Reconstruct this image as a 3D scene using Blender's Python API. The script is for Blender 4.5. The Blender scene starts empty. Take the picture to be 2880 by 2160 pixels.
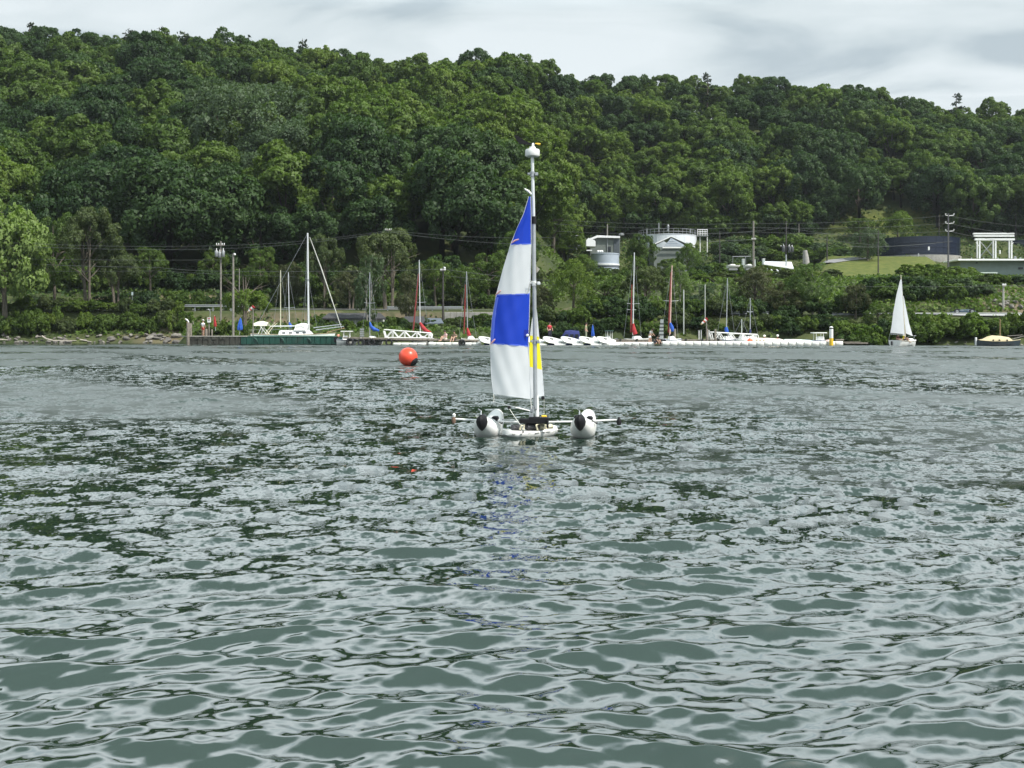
import bpy, math, random
import numpy as np
from mathutils import Vector, Matrix

# ------------------------------------------------------------------ camera, sky, sun
SC = bpy.context.scene
COL = SC.collection
KY = 0.70                                # metres of depth per unit of surveyed depth
F, H, HY = 4300.0, 1.4, 932.0            # photo pixels per metre at survey depth 1, eye height, horizon row

cam_d = bpy.data.cameras.new('camera')
cam_d.sensor_width = 36.0
cam_d.lens = 36.0 * F * KY / 2880.0
cam_d.shift_y = -148.0 / 2880.0
cam_d.clip_start, cam_d.clip_end = 0.1, 9000.0
cam = bpy.data.objects.new('camera', cam_d)
cam.location = (0, 0, H)
cam.rotation_euler = (math.radians(90), 0, 0)
COL.objects.link(cam)
SC.camera = cam

SUN_DIR = Vector((0.50, -0.36, 0.78)).normalized()
SUN_EL = math.asin(SUN_DIR.z)
SUN_AZ = math.atan2(SUN_DIR.x, SUN_DIR.y)

world = bpy.data.worlds.new('World')
SC.world = world
world.use_nodes = True
wt = world.node_tree
wt.nodes.clear()


def wn(kind, **kw):
    n = wt.nodes.new(kind)
    for k, v in kw.items():
        setattr(n, k, v)
    return n


def wl(a, b):
    wt.links.new(a, b)


def wmath(op, a, b=None, c=None):
    n = wn('ShaderNodeMath', operation=op)
    for i, v in enumerate((a, b, c)):
        if v is None:
            continue
        if isinstance(v, (int, float)):
            n.inputs[i].default_value = v
        else:
            wl(v, n.inputs[i])
    return n.outputs[0]


w_out = wn('ShaderNodeOutputWorld')
w_bg = wn('ShaderNodeBackground')
w_tc = wn('ShaderNodeTexCoord')
w_sep = wn('ShaderNodeSeparateXYZ')
wl(w_tc.outputs['Generated'], w_sep.inputs[0])
w_z = wmath('MAXIMUM', w_sep.outputs[2], 0.0)
w_den = wmath('ADD', w_z, 0.07)
w_px = wmath('DIVIDE', w_sep.outputs[0], w_den)
w_py = wmath('DIVIDE', w_sep.outputs[1], w_den)
w_cmb = wn('ShaderNodeCombineXYZ')
wl(wmath('MULTIPLY', w_px, 0.75), w_cmb.inputs[0])
wl(w_py, w_cmb.inputs[1])
sky = wn('ShaderNodeTexSky', sky_type='NISHITA')
sky.sun_disc = False
sky.sun_elevation = SUN_EL
sky.sun_rotation = SUN_AZ
sky.altitude = 120
n_cov = wn('ShaderNodeTexNoise')
n_cov.inputs['Scale'].default_value = 0.62
n_cov.inputs['Detail'].default_value = 7.0
n_cov.inputs['Roughness'].default_value = 0.52
n_shade = wn('ShaderNodeTexNoise')
n_shade.inputs['Scale'].default_value = 1.7
n_shade.inputs['Detail'].default_value = 6.0
n_shade.inputs['Roughness'].default_value = 0.48
n_shade.inputs['Distortion'].default_value = 0.4
w_off = wn('ShaderNodeVectorMath', operation='ADD')
w_off.inputs[1].default_value = (7.3, 2.1, 4.0)
wl(w_cmb.outputs[0], w_off.inputs[0])
wl(w_cmb.outputs[0], n_cov.inputs['Vector'])
wl(w_off.outputs[0], n_shade.inputs['Vector'])
r_cov = wn('ShaderNodeMapRange', interpolation_type='SMOOTHSTEP')
r_cov.inputs['From Min'].default_value = 0.60
r_cov.inputs['From Max'].default_value = 0.68
wl(n_cov.outputs[0], r_cov.inputs['Value'])
# a thick layer seen edge-on closes its gaps towards the horizon
w_slant = wmath('ADD', r_cov.outputs[0], wmath('SUBTRACT', 1.0, wmath('POWER', wmath('MINIMUM', wmath('MULTIPLY', w_z, 1.3), 1.0), 1.8)))
w_alpha = wmath('MINIMUM', wmath('MULTIPLY', w_slant, 1.0), 1.0)
r_sh = wn('ShaderNodeValToRGB')
e = r_sh.color_ramp.elements
e[0].position, e[0].color = 0.40, (0.50, 0.575, 0.635, 1)
e[1].position, e[1].color = 0.60, (0.82, 0.88, 0.92, 1)
m_ = r_sh.color_ramp.elements.new(0.5)
m_.color = (0.70, 0.77, 0.81, 1)
wl(n_shade.outputs[0], r_sh.inputs[0])
# clouds brightened above the view, beyond a natural overcast, to lift the water's reflections
w_high_gain = wmath('MAXIMUM', 0.76, wmath('ADD', wmath('MULTIPLY', wmath('MINIMUM', w_z, 0.56), 9.0), -1.80))
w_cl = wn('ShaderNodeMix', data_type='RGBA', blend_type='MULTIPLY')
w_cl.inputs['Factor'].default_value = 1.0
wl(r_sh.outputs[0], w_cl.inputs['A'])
wl(w_high_gain, w_cl.inputs['B'])
w_sk = wn('ShaderNodeMix', data_type='RGBA', blend_type='MULTIPLY')
w_sk.blend_type = 'MIX'                  # between the bright clouds: bases tinted for the water's reflections, some clear sky
w_sk.inputs['Factor'].default_value = 0.75
w_sk.inputs['B'].default_value = (2.7, 3.7, 3.25, 1)
wl(sky.outputs[0], w_sk.inputs['A'])
CLOUD_SCALE = 9.0                       # background strength 0.1 times this
w_up = wn('ShaderNodeMix', data_type='RGBA', blend_type='MULTIPLY')
w_up.inputs['Factor'].default_value = 1.0
w_up.inputs['B'].default_value = (CLOUD_SCALE,) * 3 + (1,)
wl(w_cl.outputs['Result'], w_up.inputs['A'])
w_mix = wn('ShaderNodeMix', data_type='RGBA')
wl(w_alpha, w_mix.inputs['Factor'])
wl(w_sk.outputs['Result'], w_mix.inputs['A'])
wl(w_up.outputs['Result'], w_mix.inputs['B'])
wl(w_mix.outputs['Result'], w_bg.inputs['Color'])
w_bg.inputs['Strength'].default_value = 0.1
wl(w_bg.outputs[0], w_out.inputs[0])

sun_d = bpy.data.lights.new('sun', 'SUN')
sun_d.energy = 3.6
sun_d.angle = math.radians(3.0)
sun_d.color = (1.0, 0.955, 0.88)
sun = bpy.data.objects.new('sun', sun_d)
sun.rotation_euler = (-SUN_DIR).to_track_quat('-Z', 'Y').to_euler()
COL.objects.link(sun)

vs = SC.view_settings
vs.view_transform = 'Standard'
vs.look = 'None'
vs.exposure = 0.64
vs.gamma = 1.0
vs.use_curve_mapping = False
SC.cycles.max_bounces = 6
SC.cycles.volume_bounces = 0
SC.cycles.volume_step_rate = 10.0
SC.cycles.diffuse_bounces = 3
SC.cycles.glossy_bounces = 3
SC.cycles.transmission_bounces = 4
SC.cycles.transparent_max_bounces = 6
SC.cycles.sample_clamp_indirect = 4.0
SC.cycles.sample_clamp_direct = 3.0
SC.cycles.caustics_reflective = False
SC.cycles.caustics_refractive = False
SC.cycles.use_denoising = True
SC.cycles.denoiser = 'OPENIMAGEDENOISE'
SC.cycles.denoising_input_passes = 'RGB_ALBEDO_NORMAL'
SC.cycles.denoising_prefilter = 'ACCURATE'


# ------------------------------------------------------------------ helpers
def at(px, py, Y):
    return Vector(((px - 1440.0) * Y / F, Y * KY, H - (py - HY) * Y / F))


def sx(px, Y):
    return (px - 1440.0) * Y / F


def sz(py, Y):
    return H - (py - HY) * Y / F


def sl(n, Y):
    return n * Y / F


ORIGIN = {}


def tag(o, label=None, cat=None, group=None, kind=None):
    if label:
        o['label'] = label
    if cat:
        o['category'] = cat
    if group:
        o['group'] = group
    if kind:
        o['kind'] = kind
    return o


def empty(name, loc, label, cat, group=None):
    o = bpy.data.objects.new(name, None)
    o.empty_display_size = 0.2
    o.location = loc
    COL.objects.link(o)
    ORIGIN[o] = Vector(loc)
    return tag(o, label, cat, group)


class MB:
    """collects shapes in world coordinates, then links them as one mesh"""

    def __init__(self):
        self.v, self.f = [], []

    def add(self, vs_, fs_):
        b = len(self.v)
        self.v += [tuple(p) for p in vs_]
        self.f += [tuple(i + b for i in f) for f in fs_]
        return self

    def box(self, c, s, rz=0.0, rx=0.0, ry=0.0):
        c = Vector(c)
        M = Matrix.Rotation(rz, 3, 'Z') @ Matrix.Rotation(ry, 3, 'Y') @ Matrix.Rotation(rx, 3, 'X')
        p = [c + M @ Vector((x * s[0] / 2, y * s[1] / 2, z * s[2] / 2)) for x in (-1, 1) for y in (-1, 1) for z in (-1, 1)]
        return self.add(p, [(0, 1, 3, 2), (4, 6, 7, 5), (0, 4, 5, 1), (2, 3, 7, 6), (0, 2, 6, 4), (1, 5, 7, 3)])

    def bbox(self, c, s, b, rz=0.0):
        """box with chamfered vertical and horizontal edges"""
        c = Vector(c)
        M = Matrix.Rotation(rz, 3, 'Z')
        hx, hy, hz = s[0] / 2, s[1] / 2, s[2] / 2
        rings = []
        for z, i in ((-hz, b), (-hz + b, 0), (hz - b, 0), (hz, b)):
            x, y = hx - i, hy - i
            k = b * 0.9
            rings.append([(x, y - k), (x - k, y), (-x + k, y), (-x, y - k), (-x, -y + k), (-x + k, -y), (x - k, -y), (x, -y + k)])
        pts = []
        for r, z in zip(rings, (-hz, -hz + b, hz - b, hz)):
            pts += [c + M @ Vector((q[0], q[1], z)) for q in r]
        fs = [tuple(range(7, -1, -1)), tuple(range(24, 32))]
        for j in range(3):
            for i in range(8):
                a, d = j * 8 + i, j * 8 + (i + 1) % 8
                fs.append((a, d, d + 8, a + 8))
        return self.add(pts, fs)

    def tube(self, pts, rad, n=6, cap=True):
        pts = [Vector(p) for p in pts]
        if not isinstance(rad, (list, tuple)):
            rad = [rad] * len(pts)
        vs_, fs_ = [], []
        up = None
        for i, p in enumerate(pts):
            d = (pts[min(i + 1, len(pts) - 1)] - pts[max(i - 1, 0)])
            d = d.normalized() if d.length > 1e-9 else Vector((0, 0, 1))
            if up is None:
                up = Vector((0, 0, 1)) if abs(d.z) < 0.9 else Vector((1, 0, 0))
            a = d.cross(up)
            if a.length < 1e-6:
                a = d.cross(Vector((0, 1, 0)))
            a.normalize()
            b = a.cross(d)
            up = b
            for k in range(n):
                t = 2 * math.pi * k / n
                vs_.append(p + (a * math.cos(t) + b * math.sin(t)) * rad[i])
        for i in range(len(pts) - 1):
            for k in range(n):
                j = (k + 1) % n
                fs_.append((i * n + k, i * n + j, (i + 1) * n + j, (i + 1) * n + k))
        if cap:
            fs_.append(tuple(range(n - 1, -1, -1)))
            m = (len(pts) - 1) * n
            fs_.append(tuple(range(m, m + n)))
        return self.add(vs_, fs_)

    def bar(self, p, q, r, n=6):
        return self.tube([p, q], r, n)

    def lathe(self, prof, c, n=16, axis=None):
        """prof: list of (radius, height) turned about the axis through c"""
        c = Vector(c)
        M = Matrix.Identity(3)
        if axis is not None:
            M = Vector((0, 0, 1)).rotation_difference(Vector(axis)).to_matrix()
        vs_, fs_ = [], []
        for r, h in prof:
            for k in range(n):
                t = 2 * math.pi * k / n
                vs_.append(c + M @ Vector((r * math.cos(t), r * math.sin(t), h)))
        for i in range(len(prof) - 1):
            for k in range(n):
                j = (k + 1) % n
                fs_.append((i * n + k, i * n + j, (i + 1) * n + j, (i + 1) * n + k))
        fs_.append(tuple(range(n - 1, -1, -1)))
        m = (len(prof) - 1) * n
        fs_.append(tuple(range(m, m + n)))
        return self.add(vs_, fs_)

    def loft(self, rings, close=True, cap=True):
        n = len(rings[0])
        vs_ = [p for r in rings for p in r]
        fs_ = []
        for i in range(len(rings) - 1):
            for k in range(n if close else n - 1):
                j = (k + 1) % n
                fs_.append((i * n + k, i * n + j, (i + 1) * n + j, (i + 1) * n + k))
        if cap and close:
            fs_.append(tuple(range(n - 1, -1, -1)))
            m = (len(rings) - 1) * n
            fs_.append(tuple(range(m, m + n)))
        return self.add(vs_, fs_)

    def prism(self, poly, depth_vec):
        """closed polygon extruded along a vector"""
        d = Vector(depth_vec)
        n = len(poly)
        p = [Vector(q) for q in poly]
        fs = [tuple(range(n - 1, -1, -1)), tuple(range(n, 2 * n))]
        for i in range(n):
            j = (i + 1) % n
            fs.append((i, j, j + n, i + n))
        return self.add(p + [q + d for q in p], fs)

    def build(self, name, m, parent=None, loc=None, smooth=False, label=None):
        o_w = ORIGIN[parent] if parent is not None else Vector(loc if loc is not None else (0, 0, 0))
        me = bpy.data.meshes.new(name)
        me.from_pydata([(p[0] - o_w.x, p[1] - o_w.y, p[2] - o_w.z) for p in self.v], [], self.f)
        me.validate()
        if m is not None:
            me.materials.append(m)
        if smooth:
            me.shade_smooth()
            try:
                me.set_sharp_from_angle(angle=math.radians(42))
            except Exception:
                pass
        me.update()
        o = bpy.data.objects.new(name, me)
        COL.objects.link(o)
        if parent is not None:
            o.parent = parent
        else:
            o.location = o_w
        ORIGIN[o] = o_w
        if label:
            o['label'] = label
        return o


def np_mesh(name, verts, faces_flat, nper, m=None, normals=None, smooth=False):
    """verts Nx3 float array, faces_flat int array of loops, nper verts per face"""
    me = bpy.data.meshes.new(name)
    nv, nl = len(verts), len(faces_flat)
    nf = nl // nper
    me.vertices.add(nv)
    me.vertices.foreach_set('co', np.ascontiguousarray(verts, dtype=np.float32).ravel())
    me.loops.add(nl)
    me.loops.foreach_set('vertex_index', np.ascontiguousarray(faces_flat, dtype=np.int32))
    me.polygons.add(nf)
    me.polygons.foreach_set('loop_start', np.arange(0, nl, nper, dtype=np.int32))
    if smooth or normals is not None:
        me.polygons.foreach_set('use_smooth', np.ones(nf, dtype=bool))
    me.update(calc_edges=True)
    if m is not None:
        me.materials.append(m)
    if normals is not None:
        me.normals_split_custom_set_from_vertices(normals.tolist())
    return me


# ------------------------------------------------------------------ materials
MATS = {}


def mat(name, col, rough=0.55, metal=0.0, var=0.12, scale=3.0, bump=0.0, spec=0.5, dirt=None, dirt_amt=0.0):
    if name in MATS:
        return MATS[name]
    m = bpy.data.materials.new(name)
    m.use_nodes = True
    nt = m.node_tree
    b = nt.nodes['Principled BSDF']
    b.inputs['Roughness'].default_value = rough
    b.inputs['Metallic'].default_value = metal
    b.inputs['Specular IOR Level'].default_value = spec
    tc = nt.nodes.new('ShaderNodeTexCoord')
    nz = nt.nodes.new('ShaderNodeTexNoise')
    nz.inputs['Scale'].default_value = scale
    nz.inputs['Detail'].default_value = 4.0
    nt.links.new(tc.outputs['Object'], nz.inputs['Vector'])
    rp = nt.nodes.new('ShaderNodeValToRGB')
    rp.color_ramp.elements[0].position = 0.3
    rp.color_ramp.elements[1].position = 0.7
    rp.color_ramp.elements[0].color = tuple(c * (1 - var) for c in col) + (1,)
    rp.color_ramp.elements[1].color = tuple(min(1, c * (1 + var)) for c in col) + (1,)
    nt.links.new(nz.outputs[0], rp.inputs[0])
    outc = rp.outputs[0]
    if dirt is not None:
        n2 = nt.nodes.new('ShaderNodeTexNoise')
        n2.inputs['Scale'].default_value = scale * 0.6
        n2.inputs['Detail'].default_value = 6.0
        n2.inputs['Roughness'].default_value = 0.7
        nt.links.new(tc.outputs['Object'], n2.inputs['Vector'])
        mr = nt.nodes.new('ShaderNodeMapRange')
        mr.inputs['From Min'].default_value = 0.5
        mr.inputs['From Max'].default_value = 0.72
        mr.inputs['To Max'].default_value = dirt_amt
        nt.links.new(n2.outputs[0], mr.inputs['Value'])
        mx = nt.nodes.new('ShaderNodeMix')
        mx.data_type = 'RGBA'
        mx.inputs['B'].default_value = tuple(dirt) + (1,)
        nt.links.new(mr.outputs[0], mx.inputs['Factor'])
        nt.links.new(outc, mx.inputs['A'])
        outc = mx.outputs['Result']
    nt.links.new(outc, b.inputs['Base Color'])
    if bump > 0:
        bp = nt.nodes.new('ShaderNodeBump')
        bp.inputs['Strength'].default_value = bump
        bp.inputs['Distance'].default_value = 0.05
        nt.links.new(nz.outputs[0], bp.inputs['Height'])
        nt.links.new(bp.outputs[0], b.inputs['Normal'])
    MATS[name] = m
    return m


def cloth(name, col, trans=0.35, var=0.04):
    """thin sailcloth that lets some light through"""
    if name in MATS:
        return MATS[name]
    m = mat(name, col, 0.6, var=var, scale=2.0)
    nt = m.node_tree
    b = nt.nodes['Principled BSDF']
    out = nt.nodes['Material Output']
    t = nt.nodes.new('ShaderNodeBsdfTranslucent')
    t.inputs['Color'].default_value = tuple(col) + (1,)
    mx = nt.nodes.new('ShaderNodeMixShader')
    mx.inputs[0].default_value = trans
    nt.links.new(b.outputs[0], mx.inputs[1])
    nt.links.new(t.outputs[0], mx.inputs[2])
    nt.links.new(mx.outputs[0], out.inputs[0])
    return m


def foliage(name, c_a, c_b, trans=0.28, tcol=None):
    if name in MATS:
        return MATS[name]
    m = bpy.data.materials.new(name)
    m.use_nodes = True
    nt = m.node_tree
    nt.nodes.remove(nt.nodes['Principled BSDF'])
    out = nt.nodes['Material Output']
    oi = nt.nodes.new('ShaderNodeObjectInfo')
    geo = nt.nodes.new('ShaderNodeNewGeometry')
    nz = nt.nodes.new('ShaderNodeTexNoise')
    nz.inputs['Scale'].default_value = 0.55
    nz.inputs['Detail'].default_value = 3.0
    nt.links.new(geo.outputs['Position'], nz.inputs['Vector'])
    ad = nt.nodes.new('ShaderNodeMath')
    ad.operation = 'MULTIPLY_ADD'
    ad.inputs[1].default_value = 0.65
    nt.links.new(oi.outputs['Random'], ad.inputs[0])
    m2 = nt.nodes.new('ShaderNodeMath')
    m2.operation = 'MULTIPLY_ADD'
    m2.inputs[1].default_value = 1.2
    m2.inputs[2].default_value = -0.42
    nt.links.new(nz.outputs[0], m2.inputs[0])
    nt.links.new(m2.outputs[0], ad.inputs[2])
    rp = nt.nodes.new('ShaderNodeValToRGB')
    rp.color_ramp.elements[0].color = tuple(c_a) + (1,)
    rp.color_ramp.elements[1].color = tuple(c_b) + (1,)
    nt.links.new(ad.outputs[0], rp.inputs[0])
    d = nt.nodes.new('ShaderNodeBsdfPrincipled')
    d.inputs['Roughness'].default_value = 0.55
    d.inputs['Specular IOR Level'].default_value = 0.25
    nt.links.new(rp.outputs[0], d.inputs['Base Color'])
    t = nt.nodes.new('ShaderNodeBsdfTranslucent')
    hs = nt.nodes.new('ShaderNodeMix')
    hs.data_type = 'RGBA'
    hs.blend_type = 'MULTIPLY'
    hs.inputs['Factor'].default_value = 1.0
    hs.inputs['B'].default_value = tcol or (1.5, 1.7, 0.7, 1)
    nt.links.new(rp.outputs[0], hs.inputs['A'])
    nt.links.new(hs.outputs['Result'], t.inputs['Color'])
    mx = nt.nodes.new('ShaderNodeMixShader')
    mx.inputs[0].default_value = trans
    nt.links.new(d.outputs[0], mx.inputs[1])
    nt.links.new(t.outputs[0], mx.inputs[2])
    nt.links.new(mx.outputs[0], out.inputs[0])
    MATS[name] = m
    return m


# ------------------------------------------------------------------ water
def smooth(a, b, x):
    t = np.clip((x - a) / (b - a), 0, 1)
    return t * t * (3 - 2 * t)


rng = np.random.default_rng(11)
WV = []
for lam0, lam1, n, rms in ((0.03, 0.065, 28, 0.050), (0.065, 0.14, 32, 0.130), (0.14, 0.28, 32, 0.160), (0.28, 0.60, 26, 0.120), (0.6, 1.5, 16, 0.070), (2.5, 7.0, 6, 0.024)):
    for i in range(n):
        lam = lam0 * (lam1 / lam0) ** rng.random()
        th = math.radians(97) + rng.normal(0, 0.40 if lam < 0.36 else 0.30)
        k = 2 * math.pi / lam
        s = rms * math.sqrt(2.0 / n) * (0.7 + 0.6 * rng.random())
        WV.append((lam, k * math.cos(th), k * math.sin(th), s / k, rng.random() * 6.283, s))


def lake_noise(x, y):
    """slow patchiness of the wind: 0.55 .. 1.35"""
    g = (np.sin(x * 0.43 + 1.3 * np.sin(y * 0.21 + 1)) + np.sin(y * 0.33 + 0.9 * np.sin(x * 0.29 + 4)) +
         np.sin((x * 0.8 + y * 0.55) * 0.9 + 2) * 0.7)
    return 1.0 + 0.09 * g


def water_height(x, y, sp):
    z = np.zeros_like(x)
    gx = np.zeros_like(x)
    gy = np.zeros_like(x)
    lost = np.zeros_like(x)
    wx = x + 0.10 * np.sin(y * 1.7 + 0.6 * np.sin(x * 0.9)) + 0.05 * np.sin(y * 4.1 + x * 1.3)
    wy = y + 0.10 * np.sin(x * 1.5 + 0.7 * np.sin(y * 0.8)) + 0.04 * np.sin(x * 3.7 - y * 2.2)
    gust = lake_noise(x, y)
    for lam, kx, ky, a, ph, s in WV:
        w = smooth(1.6, 3.2, lam / sp)
        amp = a * w * (gust if lam < 1.2 else 1.0)
        p = kx * wx + ky * wy + ph
        c, sn = np.cos(p), np.sin(p)
        z += amp * c
        kk = math.hypot(kx, ky)
        q = 0.75
        gx -= q * amp * kx / kk * sn
        gy -= q * amp * ky / kk * sn
        lost += (1 - w * w) * s * s * 0.5 * (gust * gust if lam < 1.2 else 1.0)
    return z, gx, gy, np.sqrt(lost)


wat = bpy.data.materials.new('lake_water')
wat.use_nodes = True
nt = wat.node_tree
wb = nt.nodes['Principled BSDF']
wb.inputs['Base Color'].default_value = (0.011, 0.023, 0.016, 1)
wb.inputs['Roughness'].default_value = 0.02
wb.inputs['IOR'].default_value = 2.7
g_ = nt.nodes.new('ShaderNodeNewGeometry')
at_ = nt.nodes.new('ShaderNodeAttribute')
at_.attribute_name = 'ripple'
acc = None
for sc_, am_ in ((1.9, 0.5), (4.5, 0.62), (11.0, 0.5), (27.0, 0.5)):
    nz = nt.nodes.new('ShaderNodeTexNoise')
    nz.inputs['Scale'].default_value = sc_
    nz.inputs['Detail'].default_value = 2.0
    nt.links.new(g_.outputs['Position'], nz.inputs['Vector'])
    sb = nt.nodes.new('ShaderNodeVectorMath')
    sb.operation = 'SUBTRACT'
    sb.inputs[1].default_value = (0.5, 0.5, 0.5)
    nt.links.new(nz.outputs['Color'], sb.inputs[0])
    ml = nt.nodes.new('ShaderNodeVectorMath')
    ml.operation = 'MULTIPLY'
    ml.inputs[1].default_value = (am_ * 6.0, am_ * 8.0, 0)
    nt.links.new(sb.outputs[0], ml.inputs[0])
    if acc is None:
        acc = ml.outputs[0]
    else:
        ad = nt.nodes.new('ShaderNodeVectorMath')
        ad.operation = 'ADD'
        nt.links.new(acc, ad.inputs[0])
        nt.links.new(ml.outputs[0], ad.inputs[1])
        acc = ad.outputs[0]
scn = nt.nodes.new('ShaderNodeVectorMath')
scn.operation = 'SCALE'
nt.links.new(acc, scn.inputs[0])
nt.links.new(at_.outputs['Fac'], scn.inputs['Scale'])
ad = nt.nodes.new('ShaderNodeVectorMath')
ad.operation = 'ADD'
nt.links.new(g_.outputs['Normal'], ad.inputs[0])
nt.links.new(scn.outputs[0], ad.inputs[1])
nm = nt.nodes.new('ShaderNodeVectorMath')
nm.operation = 'NORMALIZE'
nt.links.new(ad.outputs[0], nm.inputs[0])
nt.links.new(nm.outputs[0], wb.inputs['Normal'])
rr_ = nt.nodes.new('ShaderNodeMapRange')           # slopes too small to mesh far off become gloss roughness
rr_.inputs['From Min'].default_value = 0.195
rr_.inputs['From Max'].default_value = 0.25
rr_.inputs['To Min'].default_value = 0.02
rr_.inputs['To Max'].default_value = 0.34
nt.links.new(at_.outputs['Fac'], rr_.inputs['Value'])
nt.links.new(rr_.outputs[0], wb.inputs['Roughness'])

NC = 860
HF = 33.0
R0, R1 = 2.6, 122.0
r_list = [R0]
while r_list[-1] < R1:
    r = r_list[-1]
    r_list.append(r + min(max(0.008, r * r / 1498.0 * 1.12), 0.14 if r < 45 else 0.14 + (r - 45) * 0.012, 0.32))
R_ = np.array(r_list)
TH = np.radians(np.linspace(-HF, HF, NC))
rr, tt = np.meshgrid(R_, TH, indexing='ij')
X0, Y0 = rr * np.sin(tt), rr * np.cos(tt)
dr = np.gradient(R_)[:, None] * np.ones_like(tt)
sp = np.maximum(dr, rr * math.radians(2 * HF / NC))
zz, gx, gy, lost = water_height(X0, Y0, sp)
RE = R_[-1]
edge = smooth(HF, HF - 1, np.degrees(np.abs(tt))) * smooth(R0, R0 + 0.3, rr) * smooth(RE, RE - 8, rr)
V = np.stack([X0 + gx * edge, Y0 + gy * edge, zz * edge], -1).reshape(-1, 3)
nr = len(R_)
ia = np.arange(nr - 1)[:, None] * NC + np.arange(NC - 1)[None, :]
quads = np.stack([ia, ia + 1, ia + NC + 1, ia + NC], -1).reshape(-1)
# skirt: coarse sheet of the open lake round the finely built sector
nb = len(V)
ext = []
extf = []


def grid_patch(th0, th1, nth, r0, r1, nrr):
    global nb
    a = np.radians(np.linspace(th0, th1, nth))
    rs = np.geomspace(max(r0, 0.01), r1, nrr)
    q, p = np.meshgrid(rs, a, indexing='ij')
    ext.append(np.stack([q * np.sin(p), q * np.cos(p), np.zeros_like(q)], -1).reshape(-1, 3))
    i2 = np.arange(nrr - 1)[:, None] * nth + np.arange(nth - 1)[None, :] + nb
    extf.append(np.stack([i2, i2 + 1, i2 + nth + 1, i2 + nth], -1).reshape(-1))
    nb += nrr * nth


grid_patch(HF, 360 - HF, 100, 0.01, 4000, 60)
grid_patch(-HF, HF, 24, 0.01, R0, 4)
grid_patch(-HF, HF, 24, RE, 150, 5)
Vw = np.concatenate([V] + ext)
Qw = np.concatenate([quads] + extf)
wme = np_mesh('water', Vw, Qw, 4, wat, smooth=True)
att = wme.attributes.new('ripple', 'FLOAT', 'POINT')
rip = np.full(len(Vw), 0.14, dtype=np.float32)
rip[:len(V)] = (np.maximum(lost, 0.034)).reshape(-1)
att.data.foreach_set('value', rip)
wobj = bpy.data.objects.new('water', wme)
COL.objects.link(wobj)
tag(wobj, 'choppy grey green lake water reflecting the cloudy sky and dark hill', kind='structure')

# ------------------------------------------------------------------ terrain
random.seed(5)
SKY_PX = np.array([-900, -300, 0, 90, 220, 420, 560, 750, 950, 1150, 1330, 1450, 1600, 1700, 1850, 2000, 2120, 2250, 2500, 2620, 2720, 2880, 3300, 3900], float)
SKY_PY = np.array([150, 110, 100, 75, 82, 92, 98, 106, 136, 168, 162, 146, 186, 186, 212, 216, 200, 224, 240, 272, 292, 288, 320, 360], float)
PTS_L = [(0, 0), (1.5, 0.85), (5, 1.4), (13, 2.4), (15, 4.1), (21, 4.3), (24, 4.7), (33, 6.6), (50, 9.0)]


def sstep(a, b, x):
    t = min(1.0, max(0.0, (x - a) / (b - a)))
    return t * t * (3 - 2 * t)


def shore_y(x):
    return float(np.interp(x, [-60, -40, -36, 32, 36, 52], [186.6, 186.4, 166, 164, 156, 153]))


def bumpy(x, y):
    return 0.5 * math.sin(x * 0.21 + 2 * math.sin(y * 0.11)) + 0.4 * math.sin(y * 0.27 + x * 0.13 + 1)


def gpos(px, Y, dz=0.0):
    x = sx(px, Y)
    return Vector((x, Y * KY, ground_z(x, Y) + dz))


def ridge(x):
    wr = sstep(-10, 30, x)
    Yr = 385 + 45 * wr
    px = 1440 + F * x / Yr
    tilt = (HY - float(np.interp(px, SKY_PX, SKY_PY))) / F
    return Yr, H + tilt * Yr - 11.0


def profile_left(x, y, s, Yr, zr):
    if y < s:
        return max(-2.0, (y - s) * 0.35)
    yk = [s, s + 1.5, s + 4]
    zk = [0, 0.9, 1.3]
    for yy, z in ((184, 1.7), (191, 2.3), (192.5, 4.0), (200, 4.25), (208, 4.8), (217, 6.6), (236, 9.5)):
        if yy > yk[-1] + 0.5:
            yk.append(yy)
            zk.append(z)
    if y <= 236:
        return float(np.interp(y, yk, zk))
    t = (y - 236) / (Yr - 236)
    return 9.5 + (zr - 9.5) * (t ** 0.96)


def profile_right(x, y, s, Yr, zr):
    if y < s:
        return max(-2.0, (y - s) * 0.35)
    yk = [s, s + 1.2]
    zk = [0, 0.7]
    for yy, z in ((167, 1.6), (170.5, 3.2), (179, 3.35), (183, 4.6), (200, 7.4), (214, 8.7), (246, 9.6), (252, 9.7), (259, 9.9), (300, 11.8), (324, 12.7), (331, 16.8), (338, 17.0), (352, 22), (360, 24.5)):
        if yy > yk[-1] + 0.5:
            yk.append(yy)
            zk.append(z)
    if y <= 360:
        return float(np.interp(y, yk, zk))
    t = (y - 360) / (Yr - 360)
    return 24.5 + (zr - 24.5) * (t ** 0.95)


def ground_z(x, y):
    s = shore_y(x)
    Yr, zr = ridge(x)
    yc = min(y, Yr)
    w = sstep(-2, 14, x)
    z = 0.0
    if w < 1:
        z += (1 - w) * profile_left(x, yc, s, Yr, zr)
    if w > 0:
        z += w * profile_right(x, yc, s, Yr, zr)
    if y > Yr:
        z -= (y - Yr) * 0.10
    k = sstep(228, 260, y) if w < 0.5 else sstep(360, 380, y)
    if 259 < y < 331 and x > 20:                    # the mown mound below the navy tank
        px = 1440 + F * x / y
        z += min(4.5, (y - 259) * 0.082) * sstep(2260, 2330, px) * (1 - sstep(2600, 2690, px)) * (1 - sstep(322, 331, y))
    return z + bumpy(x, y) * (0.06 + 1.2 * k) * (1 if y > s + 3 else 0)


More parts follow.
